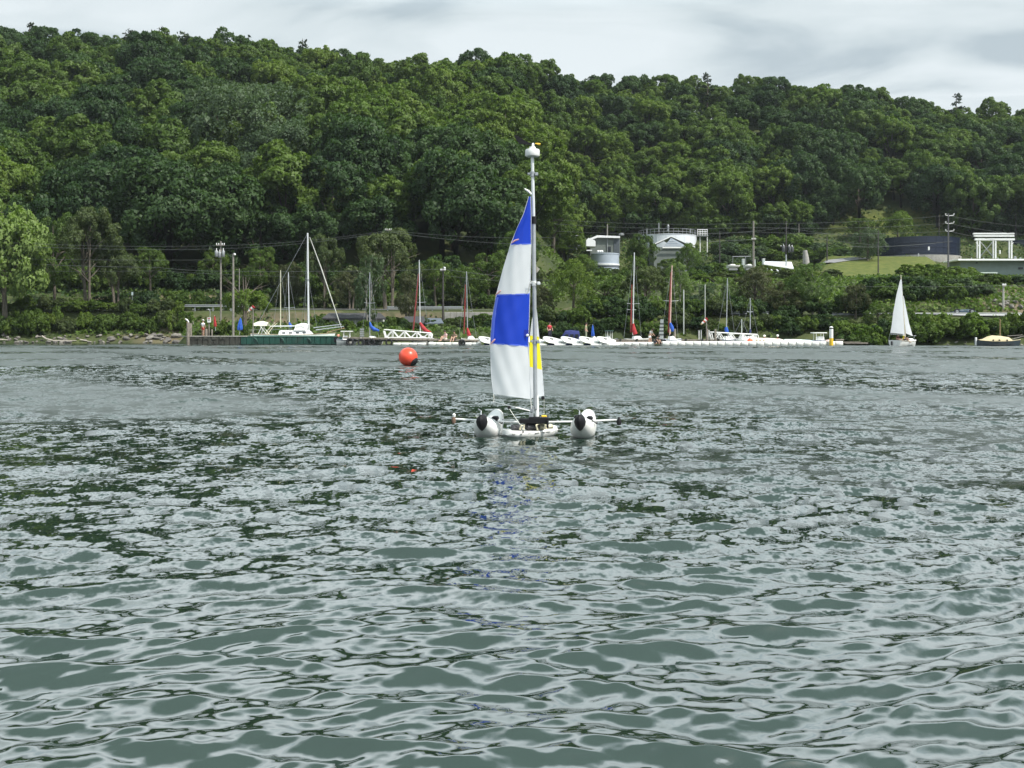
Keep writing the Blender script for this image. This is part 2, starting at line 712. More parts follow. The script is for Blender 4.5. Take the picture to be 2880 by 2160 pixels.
GX = np.concatenate([np.linspace(-2500, -170, 14), np.arange(-165, 176, 2.5), np.linspace(190, 2500, 14)])
GY = np.concatenate([np.arange(146, 240, 1.25), np.arange(240, 470, 3.5), np.geomspace(480, 4500, 16)])
gv = [(float(x), float(y) * KY, ground_z(float(x), float(y)) if abs(x) < 180 and y < 475 else
       ground_z(max(-180, min(180, float(x))), min(475, float(y))) - max(0, y - 475) * 0.01) for y in GY for x in GX]
nx_ = len(GX)
gi = np.arange(len(GY) - 1)[:, None] * nx_ + np.arange(nx_ - 1)[None, :]
gq = np.stack([gi, gi + 1, gi + nx_ + 1, gi + nx_], -1).reshape(-1)

soil = bpy.data.materials.new('hillside_soil')
soil.use_nodes = True
nt = soil.node_tree
sb_ = nt.nodes['Principled BSDF']
sb_.inputs['Roughness'].default_value = 0.9
sb_.inputs['Specular IOR Level'].default_value = 0.15
g_ = nt.nodes.new('ShaderNodeNewGeometry')
n1 = nt.nodes.new('ShaderNodeTexNoise')
n1.inputs['Scale'].default_value = 0.12
n1.inputs['Detail'].default_value = 8.0
n1.inputs['Roughness'].default_value = 0.62
nt.links.new(g_.outputs['Position'], n1.inputs['Vector'])
rp = nt.nodes.new('ShaderNodeValToRGB')
rp.color_ramp.elements[0].position = 0.34
rp.color_ramp.elements[0].color = (0.030, 0.045, 0.018, 1)
rp.color_ramp.elements[1].position = 0.66
rp.color_ramp.elements[1].color = (0.085, 0.098, 0.038, 1)
nt.links.new(n1.outputs[0], rp.inputs[0])
da = nt.nodes.new('ShaderNodeAttribute')
da.attribute_name = 'dry'
n2 = nt.nodes.new('ShaderNodeTexNoise')
n2.inputs['Scale'].default_value = 0.9
n2.inputs['Detail'].default_value = 6.0
nt.links.new(g_.outputs['Position'], n2.inputs['Vector'])
mm = nt.nodes.new('ShaderNodeMath')
mm.operation = 'MULTIPLY'
nt.links.new(da.outputs['Fac'], mm.inputs[0])
mr = nt.nodes.new('ShaderNodeMapRange')
mr.inputs['From Min'].default_value = 0.3
mr.inputs['From Max'].default_value = 0.55
nt.links.new(n2.outputs[0], mr.inputs['Value'])
nt.links.new(mr.outputs[0], mm.inputs[1])
mx = nt.nodes.new('ShaderNodeMix')
mx.data_type = 'RGBA'
mx.inputs['B'].default_value = (0.20, 0.150, 0.11, 1)
nt.links.new(mm.outputs[0], mx.inputs['Factor'])
nt.links.new(rp.outputs[0], mx.inputs['A'])
la = nt.nodes.new('ShaderNodeAttribute')
la.attribute_name = 'lawn'
rl = nt.nodes.new('ShaderNodeValToRGB')
rl.color_ramp.elements[0].position = 0.3
rl.color_ramp.elements[0].color = (0.065, 0.092, 0.020, 1)
rl.color_ramp.elements[1].position = 0.7
rl.color_ramp.elements[1].color = (0.135, 0.145, 0.040, 1)
nt.links.new(n2.outputs[0], rl.inputs[0])
mx2 = nt.nodes.new('ShaderNodeMix')
mx2.data_type = 'RGBA'
nt.links.new(la.outputs['Fac'], mx2.inputs['Factor'])
nt.links.new(mx.outputs['Result'], mx2.inputs['A'])
nt.links.new(rl.outputs[0], mx2.inputs['B'])
nt.links.new(mx2.outputs['Result'], sb_.inputs['Base Color'])
gme = np_mesh('ground', np.array(gv), gq, 4, soil, smooth=True)


def blob(x, y, cx, cy, rx, ry):
    return max(0.0, 1.0 - ((x - cx) / rx) ** 2 - ((y - cy) / ry) ** 2) ** 0.5


gs = [(v[0], v[1] / KY, v[2]) for v in gv]
dry = [min(1.0, blob(x, y, sx(2520, 285), 292, 9, 16) + blob(x, y, sx(560, 212), 213, 12, 4) + blob(x, y, sx(330, 212), 212, 6, 4) +
           blob(x, y, sx(1000, 188), 188, 30, 5) + blob(x, y, sx(2870, 188), 188, 8, 12)) for x, y, z in gs]
lawn = [1.0 if (sx(2290, y) < x < sx(2790, y) and 254 < y < 320) else min(1.0, blob(x, y, sx(2560, 362), 364, 24, 9) + blob(x, y, sx(2020, 250), 250, 12, 10)) for x, y, z in gs]
for nm_, arr in (('dry', dry), ('lawn', lawn)):
    a_ = gme.attributes.new(nm_, 'FLOAT', 'POINT')
    a_.data.foreach_set('value', np.array(arr, dtype=np.float32))
gobj = bpy.data.objects.new('ground', gme)
COL.objects.link(gobj)
tag(gobj, 'grassy lake shore rising into a steep wooded hillside', kind='structure')


# ------------------------------------------------------------------ foliage meshes
def unit(v):
    return v / np.maximum(np.linalg.norm(v, axis=-1, keepdims=True), 1e-9)


def ico():
    t = (1 + 5 ** 0.5) / 2
    v = np.array([(-1, t, 0), (1, t, 0), (-1, -t, 0), (1, -t, 0), (0, -1, t), (0, 1, t), (0, -1, -t), (0, 1, -t), (t, 0, -1), (t, 0, 1), (-t, 0, -1), (-t, 0, 1)], float)
    f = np.array([(0, 11, 5), (0, 5, 1), (0, 1, 7), (0, 7, 10), (0, 10, 11), (1, 5, 9), (5, 11, 4), (11, 10, 2), (10, 7, 6), (7, 1, 8), (3, 9, 4), (3, 4, 2), (3, 2, 6), (3, 6, 8), (3, 8, 9), (4, 9, 5), (2, 4, 11), (6, 2, 10), (8, 6, 7), (9, 8, 1)])
    return unit(v), f


ICO_V, ICO_F = ico()


def crown_mesh(name, seed, m, R=5.0, Hc=4.5, zc=7.0, nl=16, nsub=9, n_leaf=5000, ls=0.42, shape='round', core=0.0, jitter=0.5, flat=0.55, sub_r=(0.30, 0.46), lobe_r=(0.34, 0.50), bark=None, trunk=None):
    """leaf-clump faces spread over lobes of lobes; an optional trunk goes in as a second material"""
    g = np.random.default_rng(seed)
    # lobes on an ellipsoid
    u = unit(g.normal(size=(nl, 3)))
    if shape == 'round':
        u[:, 2] = np.where(u[:, 2] < -0.35, -u[:, 2] * 0.6, u[:, 2])
    elif shape == 'tall':
        u[:, 2] = np.where(u[:, 2] < -0.8, -u[:, 2], u[:, 2])
    u = unit(u)
    rad = g.uniform(0.45, 0.72, nl)
    C = u * rad[:, None] * np.array([R, R, Hc]) + np.array([0, 0, zc])
    C = np.concatenate([C, [[0, 0, zc]]])
    u = np.concatenate([u, [[0, 0, 1]]])
    LR = np.concatenate([g.uniform(lobe_r[0], lobe_r[1], nl) * R, [0.5 * R]])
    # sub lobes
    SC_, SR, SU = [], [], []
    for c, r, uu in zip(C, LR, u):
        d = unit(g.normal(size=(nsub, 3)) + 0.5 * uu + np.array([0, 0, 0.25]))
        for dd in d:
            SC_.append(c + dd * r * g.uniform(0.55, 0.8))
            SR.append(r * g.uniform(sub_r[0], sub_r[1]))
            SU.append(unit(dd * 0.6 + uu * 0.6))
    SC_, SR, SU = np.array(SC_), np.array(SR), np.array(SU)
    w = SR ** 2
    idx = g.choice(len(SR), size=int(n_leaf * 1.7), p=w / w.sum())
    d = unit(g.normal(size=(len(idx), 3)) + SU[idx] * 0.7 + np.array([0, 0, 0.25]))
    P = SC_[idx] + d * (SR[idx] * g.uniform(0.75, 1.12, len(idx)))[:, None]
    # drop what is buried inside other sub lobes
    keep = np.ones(len(P), bool)
    for c, r in zip(C, LR):
        keep &= np.linalg.norm(P - c, axis=1) > r * 0.58
    P, d, idx = P[keep][:n_leaf], d[keep][:n_leaf], idx[keep][:n_leaf]
    n = len(P)
    nrm = unit(d * 0.75 + SU[idx] * 0.35 + g.normal(size=(n, 3)) * jitter + np.array([0, 0, 0.15]))
    t1 = unit(np.cross(nrm, g.normal(size=(n, 3))))
    t2 = np.cross(nrm, t1)
    s = ls * g.uniform(0.6, 1.35, (n, 1))
    a = s * g.uniform(0.8, 1.2, (n, 1))
    b = s * flat * g.uniform(0.8, 1.3, (n, 1))
    bend = nrm * s * 0.22
    q = np.stack([P - t1 * a * 0.5 - bend, P - t2 * b * 0.5 + t1 * a * 0.05, P + t1 * a * 0.55 - bend, P + t2 * b * 0.5 + t1 * a * 0.1], 1).reshape(-1, 3)
    nn = np.repeat(unit(nrm * 0.45 + d * 0.55), 4, axis=0)
    tris = np.stack([np.arange(n) * 4, np.arange(n) * 4 + 1, np.arange(n) * 4 + 2, np.arange(n) * 4, np.arange(n) * 4 + 2, np.arange(n) * 4 + 3], -1).reshape(-1)
    vs_, fs_, ns_ = [q], [tris], [nn]
    base = len(q)
    if core > 0:
        for c, r in zip(C, LR):
            vs_.append(ICO_V * r * core * g.uniform(0.9, 1.1, (12, 1)) + c)
            ns_.append(ICO_V)
            fs_.append(ICO_F.reshape(-1) + base)
            base += 12
    ntri_leaf = sum(len(f) for f in fs_) // 3
    if trunk is not None:
        tb = MB()
        h, r0, nb_ = trunk
        tb.tube([(0, 0, -1.0), (0.1 * r0, 0, h * 0.5), (0.2, 0.1, h), (0.1, 0.2, zc + Hc * 0.5)], [r0 * 1.3, r0, r0 * 0.75, r0 * 0.2], 7, cap=False)
        for k in range(nb_):
            i = int(g.integers(0, nl))
            st = Vector((0.1, 0.05, h * (0.55 + 0.4 * g.random())))
            en = Vector(C[i])
            mid = st.lerp(en, 0.5) + Vector((0, 0, -0.08 * R))
            tb.tube([st, mid, en], [r0 * 0.45, r0 * 0.3, r0 * 0.1], 5, cap=False)
        tv = np.array(tb.v)
        tf = []
        for f in tb.f:
            tf += [f[0], f[1], f[2], f[0], f[2], f[3]]
        vs_.append(tv)
        tn = unit(np.stack([tv[:, 0], tv[:, 1], np.zeros(len(tv))], -1) + 1e-3)
        ns_.append(tn)
        fs_.append(np.array(tf) + base)
    me = np_mesh(name, np.concatenate(vs_), np.concatenate(fs_), 3, m, normals=np.concatenate(ns_))
    if trunk is not None:
        me.materials.append(bark)
        nf = len(me.polygons)
        mi = np.zeros(nf, dtype=np.int32)
        mi[ntri_leaf:] = 1
        me.polygons.foreach_set('material_index', mi)
    return me


def trunk_mesh(name, seed, bark, h, r0, R, zc, Hc, nb_=7, stems=1):
    g = random.Random(seed)
    tb = MB()
    for s_ in range(stems):
        ox = 0 if stems == 1 else g.uniform(-0.5, 0.5) * R * 0.35
        lean = g.uniform(-0.12, 0.12) * R + ox * 0.8
        tb.tube([(ox, 0, -0.8), (ox + lean * 0.3, 0.05, h * 0.5), (ox + lean * 0.7, 0.1, h), (ox + lean, 0, zc + Hc * 0.6)], [r0 * 1.3, r0, r0 * 0.75, r0 * 0.15], 8, cap=False)
        for k in range(nb_):
            a = g.uniform(0, 6.283)
            z0 = h * g.uniform(0.6, 1.15)
            L = R * g.uniform(0.55, 0.9)
            p0 = Vector((ox + lean * 0.6, 0.05, z0))
            p2 = p0 + Vector((math.cos(a) * L, math.sin(a) * L, L * g.uniform(0.4, 1.2)))
            p1 = p0.lerp(p2, 0.5) + Vector((0, 0, 0.1 * L))
            tb.tube([p0, p1, p2], [r0 * 0.42, r0 * 0.28, r0 * 0.08], 5, cap=False)
    me = bpy.data.meshes.new(name)
    me.from_pydata(tb.v, [], tb.f)
    me.shade_smooth()
    me.materials.append(bark)
    return me


bark = mat('bark', (0.10, 0.085, 0.065), 0.9, var=0.35, scale=4.0, bump=0.4)
pale_bark = mat('pale_bark', (0.26, 0.25, 0.22), 0.85, var=0.3, scale=3.0, bump=0.3)
F_DARK = foliage('leaves_dark', (0.025, 0.056, 0.019), (0.052, 0.095, 0.027))
F_MID = foliage('leaves_mid', (0.054, 0.100, 0.018), (0.098, 0.152, 0.028))
F_LITE = foliage('leaves_yellow_green', (0.078, 0.140, 0.022), (0.130, 0.185, 0.034))
F_GREY = foliage('leaves_grey_green', (0.050, 0.088, 0.044), (0.085, 0.125, 0.062))
F_OLIVE = foliage('leaves_olive', (0.055, 0.083, 0.028), (0.092, 0.120, 0.044))
F_PINE = foliage('needles', (0.018, 0.036, 0.016), (0.034, 0.055, 0.022), trans=0.1)
F_BRIGHT = foliage('leaves_silver', (0.12, 0.19, 0.048), (0.21, 0.285, 0.09), trans=0.35)

SPECIES = {
    'dark': [crown_mesh('dark_crown', 100 + i, F_DARK, R=5.8, Hc=5.6, zc=6.0, nl=19, n_leaf=11000, ls=0.43, jitter=0.7, sub_r=(0.24, 0.42), bark=bark, trunk=(5.0, 0.3, 4)) for i in range(4)],
    'mid': [crown_mesh('mid_crown', 200 + i, F_MID, R=5.6, Hc=5.2, zc=6.0, nl=17, n_leaf=10500, ls=0.43, jitter=0.7, sub_r=(0.24, 0.42), lobe_r=(0.28, 0.5), bark=bark, trunk=(5.0, 0.3, 4)) for i in range(4)],
    'lite': [crown_mesh('light_crown', 300 + i, F_LITE, R=5.4, Hc=5.0, zc=6.2, nl=24, nsub=10, n_leaf=11000, ls=0.38, jitter=0.75, sub_r=(0.22, 0.38), lobe_r=(0.24, 0.44), bark=bark, trunk=(5.0, 0.25, 4)) for i in range(4)],
    'grey': [crown_mesh('grey_crown', 400 + i, F_GREY, R=5.9, Hc=6.0, zc=6.6, nl=24, nsub=11, n_leaf=12000, ls=0.36, jitter=0.75, bark=bark, trunk=(5.0, 0.3, 4)) for i in range(2)],
}
LABELS = {
    'dark': ('dark green broad leafy tree in the forest on the hillside', 'dark green trees of the hillside forest'),
    'mid': ('mid green rounded leafy tree in the forest on the hillside', 'mid green trees of the hillside forest'),
    'lite': ('yellow green feathery leafy tree in the forest on the hillside', 'yellow green trees of the hillside forest'),
    'grey': ('large grey green leafy tree in the forest on the hillside', 'grey green trees of the hillside forest'),
}


def species_at(px, py, g):
    """which kind of tree grows where on the hill, by patches"""
    band = (300 if px < 900 else 330 + (px - 1400) * 0.26 if px > 1400 else 300 - (px - 900) * -0.06)
    d = (py - band)
    r = g.random()
    if px < 860:
        if py < 240:
            return 'dark' if r < 0.45 else 'mid'
        if 640 < px < 860 and 250 < py < 330:
            return 'lite' if r < 0.6 else 'mid'
        if 560 < px < 800 and 350 < py < 520:
            return 'grey' if r < 0.75 else 'mid'
        return 'dark' if r < 0.5 else ('mid' if r < 0.95 else 'lite')
    if -40 < d < 110 and 800 < px < 2200:
        return 'lite' if r < 0.72 else 'mid'
    if px < 1400 and py > 380:
        return 'dark' if r < 0.6 else 'mid'
    if d >= 110:
        return 'lite' if r < 0.50 else ('mid' if r < 0.88 else 'dark')
    return 'dark' if r < 0.38 else ('mid' if r < 0.88 else 'lite')


g = random.Random(77)
spots = []
y = 228.0
row = 0
while y < 452:
    step = 9.2 if y < 285 else 8.4 if y < 330 else 7.8
    half = y * 0.335 + 22
    x = -half - 6 + (row % 2) * step * 0.5
    while x < half + 6:
        jx, jy = x + g.uniform(-2.4, 2.4), y + g.uniform(-2.2, 2.2)
        x += step
        Yr, _ = ridge(jx)
        if jy > Yr + 16:
            continue
        lim = 230 if jx < 2 else (230 + 122 * sstep(2, 16, jx))
        if jy < lim:
            continue
        px = 1440 + F * jx / jy
        if 2330 < px < 2690 and jy < 362:
            continue
        spots.append((jx, jy))
    y += step * 0.98
    row += 1

placed = []
for (x, y) in spots:
    z = ground_z(x, y)
    px = 1440 + F * x / y
    py = HY - F * (z + 8 - H) / y
    sp_ = species_at(px, py, g)
    sc_ = g.uniform(0.74, 1.34) * (1.2 if y < 285 else 1.08 if y < 330 else 1.0) * (1.12 if sp_ == 'grey' else 1.0)
    if y > ridge(x)[0] - 14:
        sc_ = g.uniform(0.80, 1.06)
    placed.append((x, y * KY, z - 0.3, sp_, sc_, g.uniform(0, 6.283), g.randrange(4), -60 < px < 2940))
inview = sorted([p for p in placed if p[7]], key=lambda p: p[1] / p[4])
near, rest = inview[:300], inview[300:] + [p for p in placed if not p[7]]
MARKS = ((140, 'the far left pale tree'), (400, 'the many-stemmed olive tree'), (570, 'the brown grassy bank'), (700, 'the pole with transformers'), (830, 'the tall sloop mast'), (960, 'the dark roofed white shed'),
         (1100, 'the blue boom cover'), (1240, 'the white gangway'), (1400, 'the two seated people'), (1530, 'the blue and white sail'), (1650, 'the white roofs behind trees'), (1780, 'the grey round tank'), (1900, 'the white gabled shed'),
         (2030, 'the white tank with railing'), (2170, 'the hillside utility poles'), (2330, 'the long white canopy'), (2480, 'the round lawn tree'), (2620, 'the navy tank left half'), (2750, 'the navy tank right half'), (9999, 'the white steel frame'))
WORD = {'dark': 'dark green', 'mid': 'mid green', 'lite': 'yellow green', 'grey': 'grey green'}


def tree_label(x, yw, z, sp_, sc_):
    Y = yw / KY
    px = 1440 + F * x / Y
    py = HY - F * (z + 9 * sc_ - H) / Y
    top = float(np.interp(px, SKY_PX, SKY_PY))
    foot = 700 if px < 1450 else 600
    u = (py - top) / (foot - top)
    band = 'on the skyline' if u < 0.10 else 'below the skyline' if u < 0.25 else 'high on the slope' if u < 0.42 else 'halfway up the slope' if u < 0.6 else 'low on the slope' if u < 0.8 else 'at the foot of the wood'
    size = 'broad' if sc_ > 1.08 else 'small' if sc_ < 0.9 else 'rounded'
    lm = [n for lim, n in MARKS if px < lim][0]
    return '%s %s tree %s, above %s' % (size, WORD[sp_], band, lm)


for (x, y, z, sp_, sc_, rz, vi, _) in near:
    ms = SPECIES[sp_]
    o = bpy.data.objects.new('leafy_tree', ms[vi % len(ms)])
    o.location = (x, y, z)
    o.rotation_euler = (g.uniform(-0.05, 0.05), g.uniform(-0.05, 0.05), rz)
    o.scale = (sc_, sc_, sc_ * g.uniform(0.88, 1.18))
    COL.objects.link(o)
    tag(o, tree_label(x, y, z, sp_, sc_), 'tree', LABELS[sp_][1])


# the rest of the forest: one object, its trees set out by geometry nodes
def forest(name, label, pts, meshes):
    lib = bpy.data.collections.new(name + '_kinds')
    for i, me in enumerate(meshes):
        lib.objects.link(bpy.data.objects.new('forest_tree_kind', me))
    me = bpy.data.meshes.new(name)
    me.from_pydata([(p[0], p[1], p[2]) for p in pts], [], [])
    for nm_, ty, vals in (('sc', 'FLOAT', [p[4] for p in pts]), ('rz', 'FLOAT', [p[5] for p in pts]), ('kind', 'INT', [p[8] for p in pts])):
        a = me.attributes.new(nm_, ty, 'POINT')
        a.data.foreach_set('value', np.array(vals, dtype=np.float32 if ty == 'FLOAT' else np.int32))
    o = bpy.data.objects.new(name, me)
    COL.objects.link(o)
    ng = bpy.data.node_groups.new(name, 'GeometryNodeTree')
    ng.interface.new_socket('Geometry', in_out='INPUT', socket_type='NodeSocketGeometry')
    ng.interface.new_socket('Geometry', in_out='OUTPUT', socket_type='NodeSocketGeometry')
    N = ng.nodes.new
    gi_, go_ = N('NodeGroupInput'), N('NodeGroupOutput')
    ci = N('GeometryNodeCollectionInfo')
    ci.inputs['Collection'].default_value = lib
    ci.inputs['Separate Children'].default_value = True
    ci.inputs['Reset Children'].default_value = True
    ip = N('GeometryNodeInstanceOnPoints')
    ip.inputs['Pick Instance'].default_value = True

    def named(nm_, ty):
        a = N('GeometryNodeInputNamedAttribute')
        a.data_type = ty
        a.inputs['Name'].default_value = nm_
        return a.outputs[0]
    cx = N('ShaderNodeCombineXYZ')
    ng.links.new(named('rz', 'FLOAT'), cx.inputs[2])
    er = N('FunctionNodeEulerToRotation')
    ng.links.new(cx.outputs[0], er.inputs[0])
    ng.links.new(gi_.outputs[0], ip.inputs['Points'])
    ng.links.new(ci.outputs[0], ip.inputs['Instance'])
    ng.links.new(named('kind', 'INT'), ip.inputs['Instance Index'])
    ng.links.new(er.outputs[0], ip.inputs['Rotation'])
    ng.links.new(named('sc', 'FLOAT'), ip.inputs['Scale'])
    ng.links.new(ip.outputs[0], go_.inputs[0])
    md = o.modifiers.new('trees', 'NODES')
    md.node_group = ng
    tag(o, label, kind='stuff')
    return o


kinds = SPECIES['dark'] + SPECIES['mid'] + SPECIES['lite'] + SPECIES['grey']
kbase = {'dark': 0, 'mid': 4, 'lite': 8, 'grey': 12}
klen = {'dark': 4, 'mid': 4, 'lite': 4, 'grey': 2}
rest = [p + (kbase[p[3]] + p[6] % klen[p[3]],) for p in rest]
xs_ = -430.0
while xs_ < 430:
    ys_ = 236.0
    while ys_ < 440:
        jx, jy = xs_ + g.uniform(-4, 4), ys_ + g.uniform(-4, 4)
        ys_ += 13.0
        if abs(jx) < jy * 0.335 + 24 or jy > ridge(max(-140, min(140, jx)))[0] + 14 or (jx > 0 and jy < 300):
            continue
        rest.append((jx, jy * KY, ground_z(max(-180, min(180, jx)), jy) - 0.5, 'mid', g.uniform(1.2, 1.6), g.uniform(0, 6.28), 0, False, g.randrange(8)))
    xs_ += 13.0
forest('forest', 'far rows of leafy trees along the crest of the wooded hill', rest, kinds)
print('hill trees', len(near), len(rest))

# ------------------------------------------------------------------ paints and cloths
WHITE = mat('white_gelcoat', (0.80, 0.80, 0.78), 0.35, var=0.05, dirt=(0.45, 0.44, 0.38), dirt_amt=0.35)
WHITE_P = mat('white_plastic', (0.78, 0.78, 0.77), 0.45, var=0.04)
BLACK = mat('black_plastic', (0.008, 0.008, 0.010), 0.6, var=0.2, spec=0.25)
ALU = mat('aluminium_tube', (0.42, 0.44, 0.46), 0.38, metal=0.5, var=0.10, scale=8)
ALU_L = mat('bright_aluminium', (0.68, 0.70, 0.71), 0.35, metal=0.25, var=0.06, scale=8)
STEEL = mat('grey_fitting', (0.35, 0.37, 0.39), 0.4, metal=0.6, var=0.2, scale=20)
CREAM = mat('cream_rope', (0.62, 0.57, 0.42), 0.9, var=0.25, scale=25)
YELLOW = mat('yellow_plastic', (0.75, 0.48, 0.03), 0.45, var=0.1)
SLATE = mat('slate_bag', (0.045, 0.045, 0.05), 0.8, var=0.4, scale=14, bump=0.4)
SAIL_W = cloth('white_sailcloth', (0.78, 0.80, 0.83), 0.5)
SAIL_B = cloth('blue_sailcloth', (0.006, 0.050, 0.52), 0.35)
SAIL_BL = cloth('light_blue_hem', (0.10, 0.17, 0.70), 0.35)
SAIL_Y = cloth('yellow_sailcloth', (0.86, 0.78, 0.02), 0.35)
PINK = mat('pink_ribbon', (0.72, 0.40, 0.42), 0.8, var=0.2)
ROPE = mat('pale_rope', (0.72, 0.72, 0.66), 0.85, var=0.15, scale=30)


def aw(px, py, yw):
    return at(px, py, yw / KY)


# ------------------------------------------------------------------ the trimaran
YM = 14.14
HD = Vector((0.17, 0.985, 0)).normalized()      # heading, away from the camera
SD = Vector((HD.y, -HD.x, 0))
base = Vector((aw(1490, 1230, YM).x, YM, 0))
tri = empty('trimaran', base, 'small white uncrewed trimaran with a tall mast and a blue and white sail', 'sailboat')


def catmull(xs, ys, x):
    return float(np.interp(x, xs, ys))


def pontoon(px):
    c0 = aw(px, 1230, YM - 0.28)
    c0.z = 0
    rings = []
    S = [0.0, 0.03, 0.09, 0.18, 0.32, 0.5, 0.7, 0.88, 1.02, 1.12, 1.19, 1.22]
    Rr = [0.015, 0.06, 0.105, 0.142, 0.160, 0.160, 0.152, 0.138, 0.118, 0.092, 0.055, 0.012]
    Z = [0.25, 0.225, 0.19, 0.145, 0.10, 0.08, 0.085, 0.13, 0.185, 0.225, 0.255, 0.265]
    n = 14
    for s, r, z in zip(S, Rr, Z):
        ring = []
        for k in range(n):
            a = 2 * math.pi * k / n
            ring.append(c0 + HD * s + SD * (math.cos(a) * r) + Vector((0, 0, z + math.sin(a) * r * 0.98)))
        rings.append(ring)
    b = MB()
    b.loft(rings)
    p = b.build('pontoon', WHITE, tri, smooth=True)
    # black pointed end cap
    b = MB()
    rings = []
    for s, w, h, z in ((-0.075, 0.004, 0.01, 0.24), (-0.06, 0.026, 0.045, 0.25), (-0.02, 0.060, 0.078, 0.235), (0.05, 0.079, 0.096, 0.225), (0.10, 0.072, 0.084, 0.235), (0.14, 0.045, 0.05, 0.25)):
        ring = []
        for k in range(n):
            a = 2 * math.pi * k / n
            sy = math.sin(a)
            ww = math.cos(a) * w * (1 - 0.45 * abs(sy) ** 2)
            zz_ = sy * h * (1.25 if sy < 0 else 1.12)
            ring.append(c0 + HD * s + SD * ww + Vector((0, 0, z + zz_)))
        rings.append(ring)
    b.loft(rings)
    b.build('end_cap', BLACK, p, smooth=True)
    b = MB()
    b.tube([c0 + HD * -0.02 + Vector((0, 0, 0.32)), c0 + HD * 0.0 + Vector((0, 0, 0.37)), c0 + HD * -0.02 - SD * 0.035 + Vector((0, 0, 0.40))], [0.012, 0.008, 0.004], 6)
    b.build('bow_ring', STEEL, p)
    b = MB()
    b.bbox(c0 + HD * 0.62 + Vector((0, 0, 0.225)) + SD * 0.07, (0.08, 0.14, 0.06), 0.015, rz=-0.17)
    b.bbox(c0 + HD * 0.62 + Vector((0, 0, 0.235)) - SD * 0.10, (0.07, 0.14, 0.06), 0.012, rz=-0.17)
    b.build('beam_clamp', BLACK, p, smooth=True)
    b = MB()
    b.tube([c0 + HD * 0.4 + SD * 0.12 + Vector((0, 0, 0.22)), c0 + HD * 0.55 + SD * 0.175 + Vector((0, 0, 0.16)), c0 + HD * 0.7 + SD * 0.16 + Vector((0, 0, 0.2))], 0.008, 5)
    b.build('strap', BLACK, p)
    return p


pontoon(1353)
pontoon(1630)

# middle hull: a broad flat board
A0, A1 = aw(1418, 1232, 13.92), aw(1556, 1212, 14.62)
A0.z = A1.z = 0
ax = (A1 - A0)
L = ax.length
ax.normalize()
pe = Vector((ax.y, -ax.x, 0))
rings = []
for t, w in ((0.0, 0.03), (0.03, 0.10), (0.1, 0.17), (0.25, 0.225), (0.5, 0.245), (0.75, 0.225), (0.9, 0.17), (0.97, 0.10), (1.0, 0.03)):
    c = A0 + ax * (L * t)
    zt = 0.088 + 0.03 * (2 * t - 1) ** 2
    zb = -0.06 + 0.12 * (2 * t - 1) ** 4
    rings.append([c + pe * w + Vector((0, 0, zt - 0.03)), c + pe * (w * 0.86) + Vector((0, 0, zt)), c - pe * (w * 0.86) + Vector((0, 0, zt)), c - pe * w + Vector((0, 0, zt - 0.03)),
                  c - pe * (w * 0.97) + Vector((0, 0, zt - 0.065)), c - pe * (w * 0.6) + Vector((0, 0, zb)), c + pe * (w * 0.6) + Vector((0, 0, zb)), c + pe * (w * 0.97) + Vector((0, 0, zt - 0.065))])
mh = MB().loft(rings).build('middle_hull', WHITE, tri, smooth=True)
b = MB()
cm = A0.lerp(A1, 0.5)
for t, w in ((0.985, 0.0), (1.005, 0.0)):
    b.bbox(A0 + ax * (L * 0.985) + pe * 0.05 + Vector((0, 0, 0.055)), (0.07, 0.10, 0.08), 0.02, rz=-0.7)
b.build('bumper', BLACK, mh, smooth=True)
b = MB()
for k in range(9):
    t = 0.06 + 0.88 * k / 8
    w = 0.243 * math.sin(math.pi * min(max(t, 0.08), 0.92)) ** 0.45
    b.box(A0 + ax * (L * t) - Vector((0, 0, 0)) + pe * (w + 0.002) + Vector((0, 0, 0.070)), (0.085, 0.012, 0.012), rz=math.atan2(ax.y, ax.x))
b.build('rub_rail', mat('grey_rubber', (0.30, 0.30, 0.29), 0.8), mh)


def bag(px0, px1, py0, py1, yw, m, nm, label=None):
    c = aw((px0 + px1) / 2, (py0 + py1) / 2, yw)
    w, h = (px1 - px0) * yw / KY / F, (py1 - py0) * yw / KY / F
    rings = []
    for t, r in ((-0.5, 0.35), (-0.42, 0.8), (-0.25, 1.0), (0.0, 0.94), (0.25, 1.02), (0.42, 0.85), (0.5, 0.4)):
        rings.append([c + Vector((t * w, 0.02 * math.sin(9 * t), 0)) + Vector((0, math.cos(a) * r * 0.09, math.sin(a) * r * h / 2 * (1 + 0.1 * math.sin(3 * a + 20 * t)))) for a in [2 * math.pi * k / 10 for k in range(10)]])
    return MB().loft(rings).build(nm, m, tri, smooth=True, label=label)


bag(1436, 1468, 1193, 1212, 14.08, SLATE, 'gear_bag')
bag(1474, 1519, 1189, 1211, 14.16, SLATE, 'gear_bag')
bag(1506, 1532, 1188, 1210, 14.24, CREAM, 'rope_bundle')
bag(1528, 1556, 1193, 1208, 14.42, CREAM, 'rope_bundle', 'pale rope bundle at the far end of the hull')
b = MB()
b.tube([aw(1462, 1208, 14.0), aw(1466, 1196, 13.98), aw(1474, 1196, 14.0), aw(1472, 1208, 14.0)], 0.014, 6)
b.tube([aw(1512, 1210, 14.08), aw(1508, 1196, 14.05), aw(1520, 1190, 14.1)], 0.013, 6)
b.build('lashing', CREAM, tri, smooth=True)
b = MB()
b.bbox(aw(1471, 1215, 13.86), (0.022, 0.03, 0.035), 0.005)
b.build('deck_cleat', BLACK, tri)

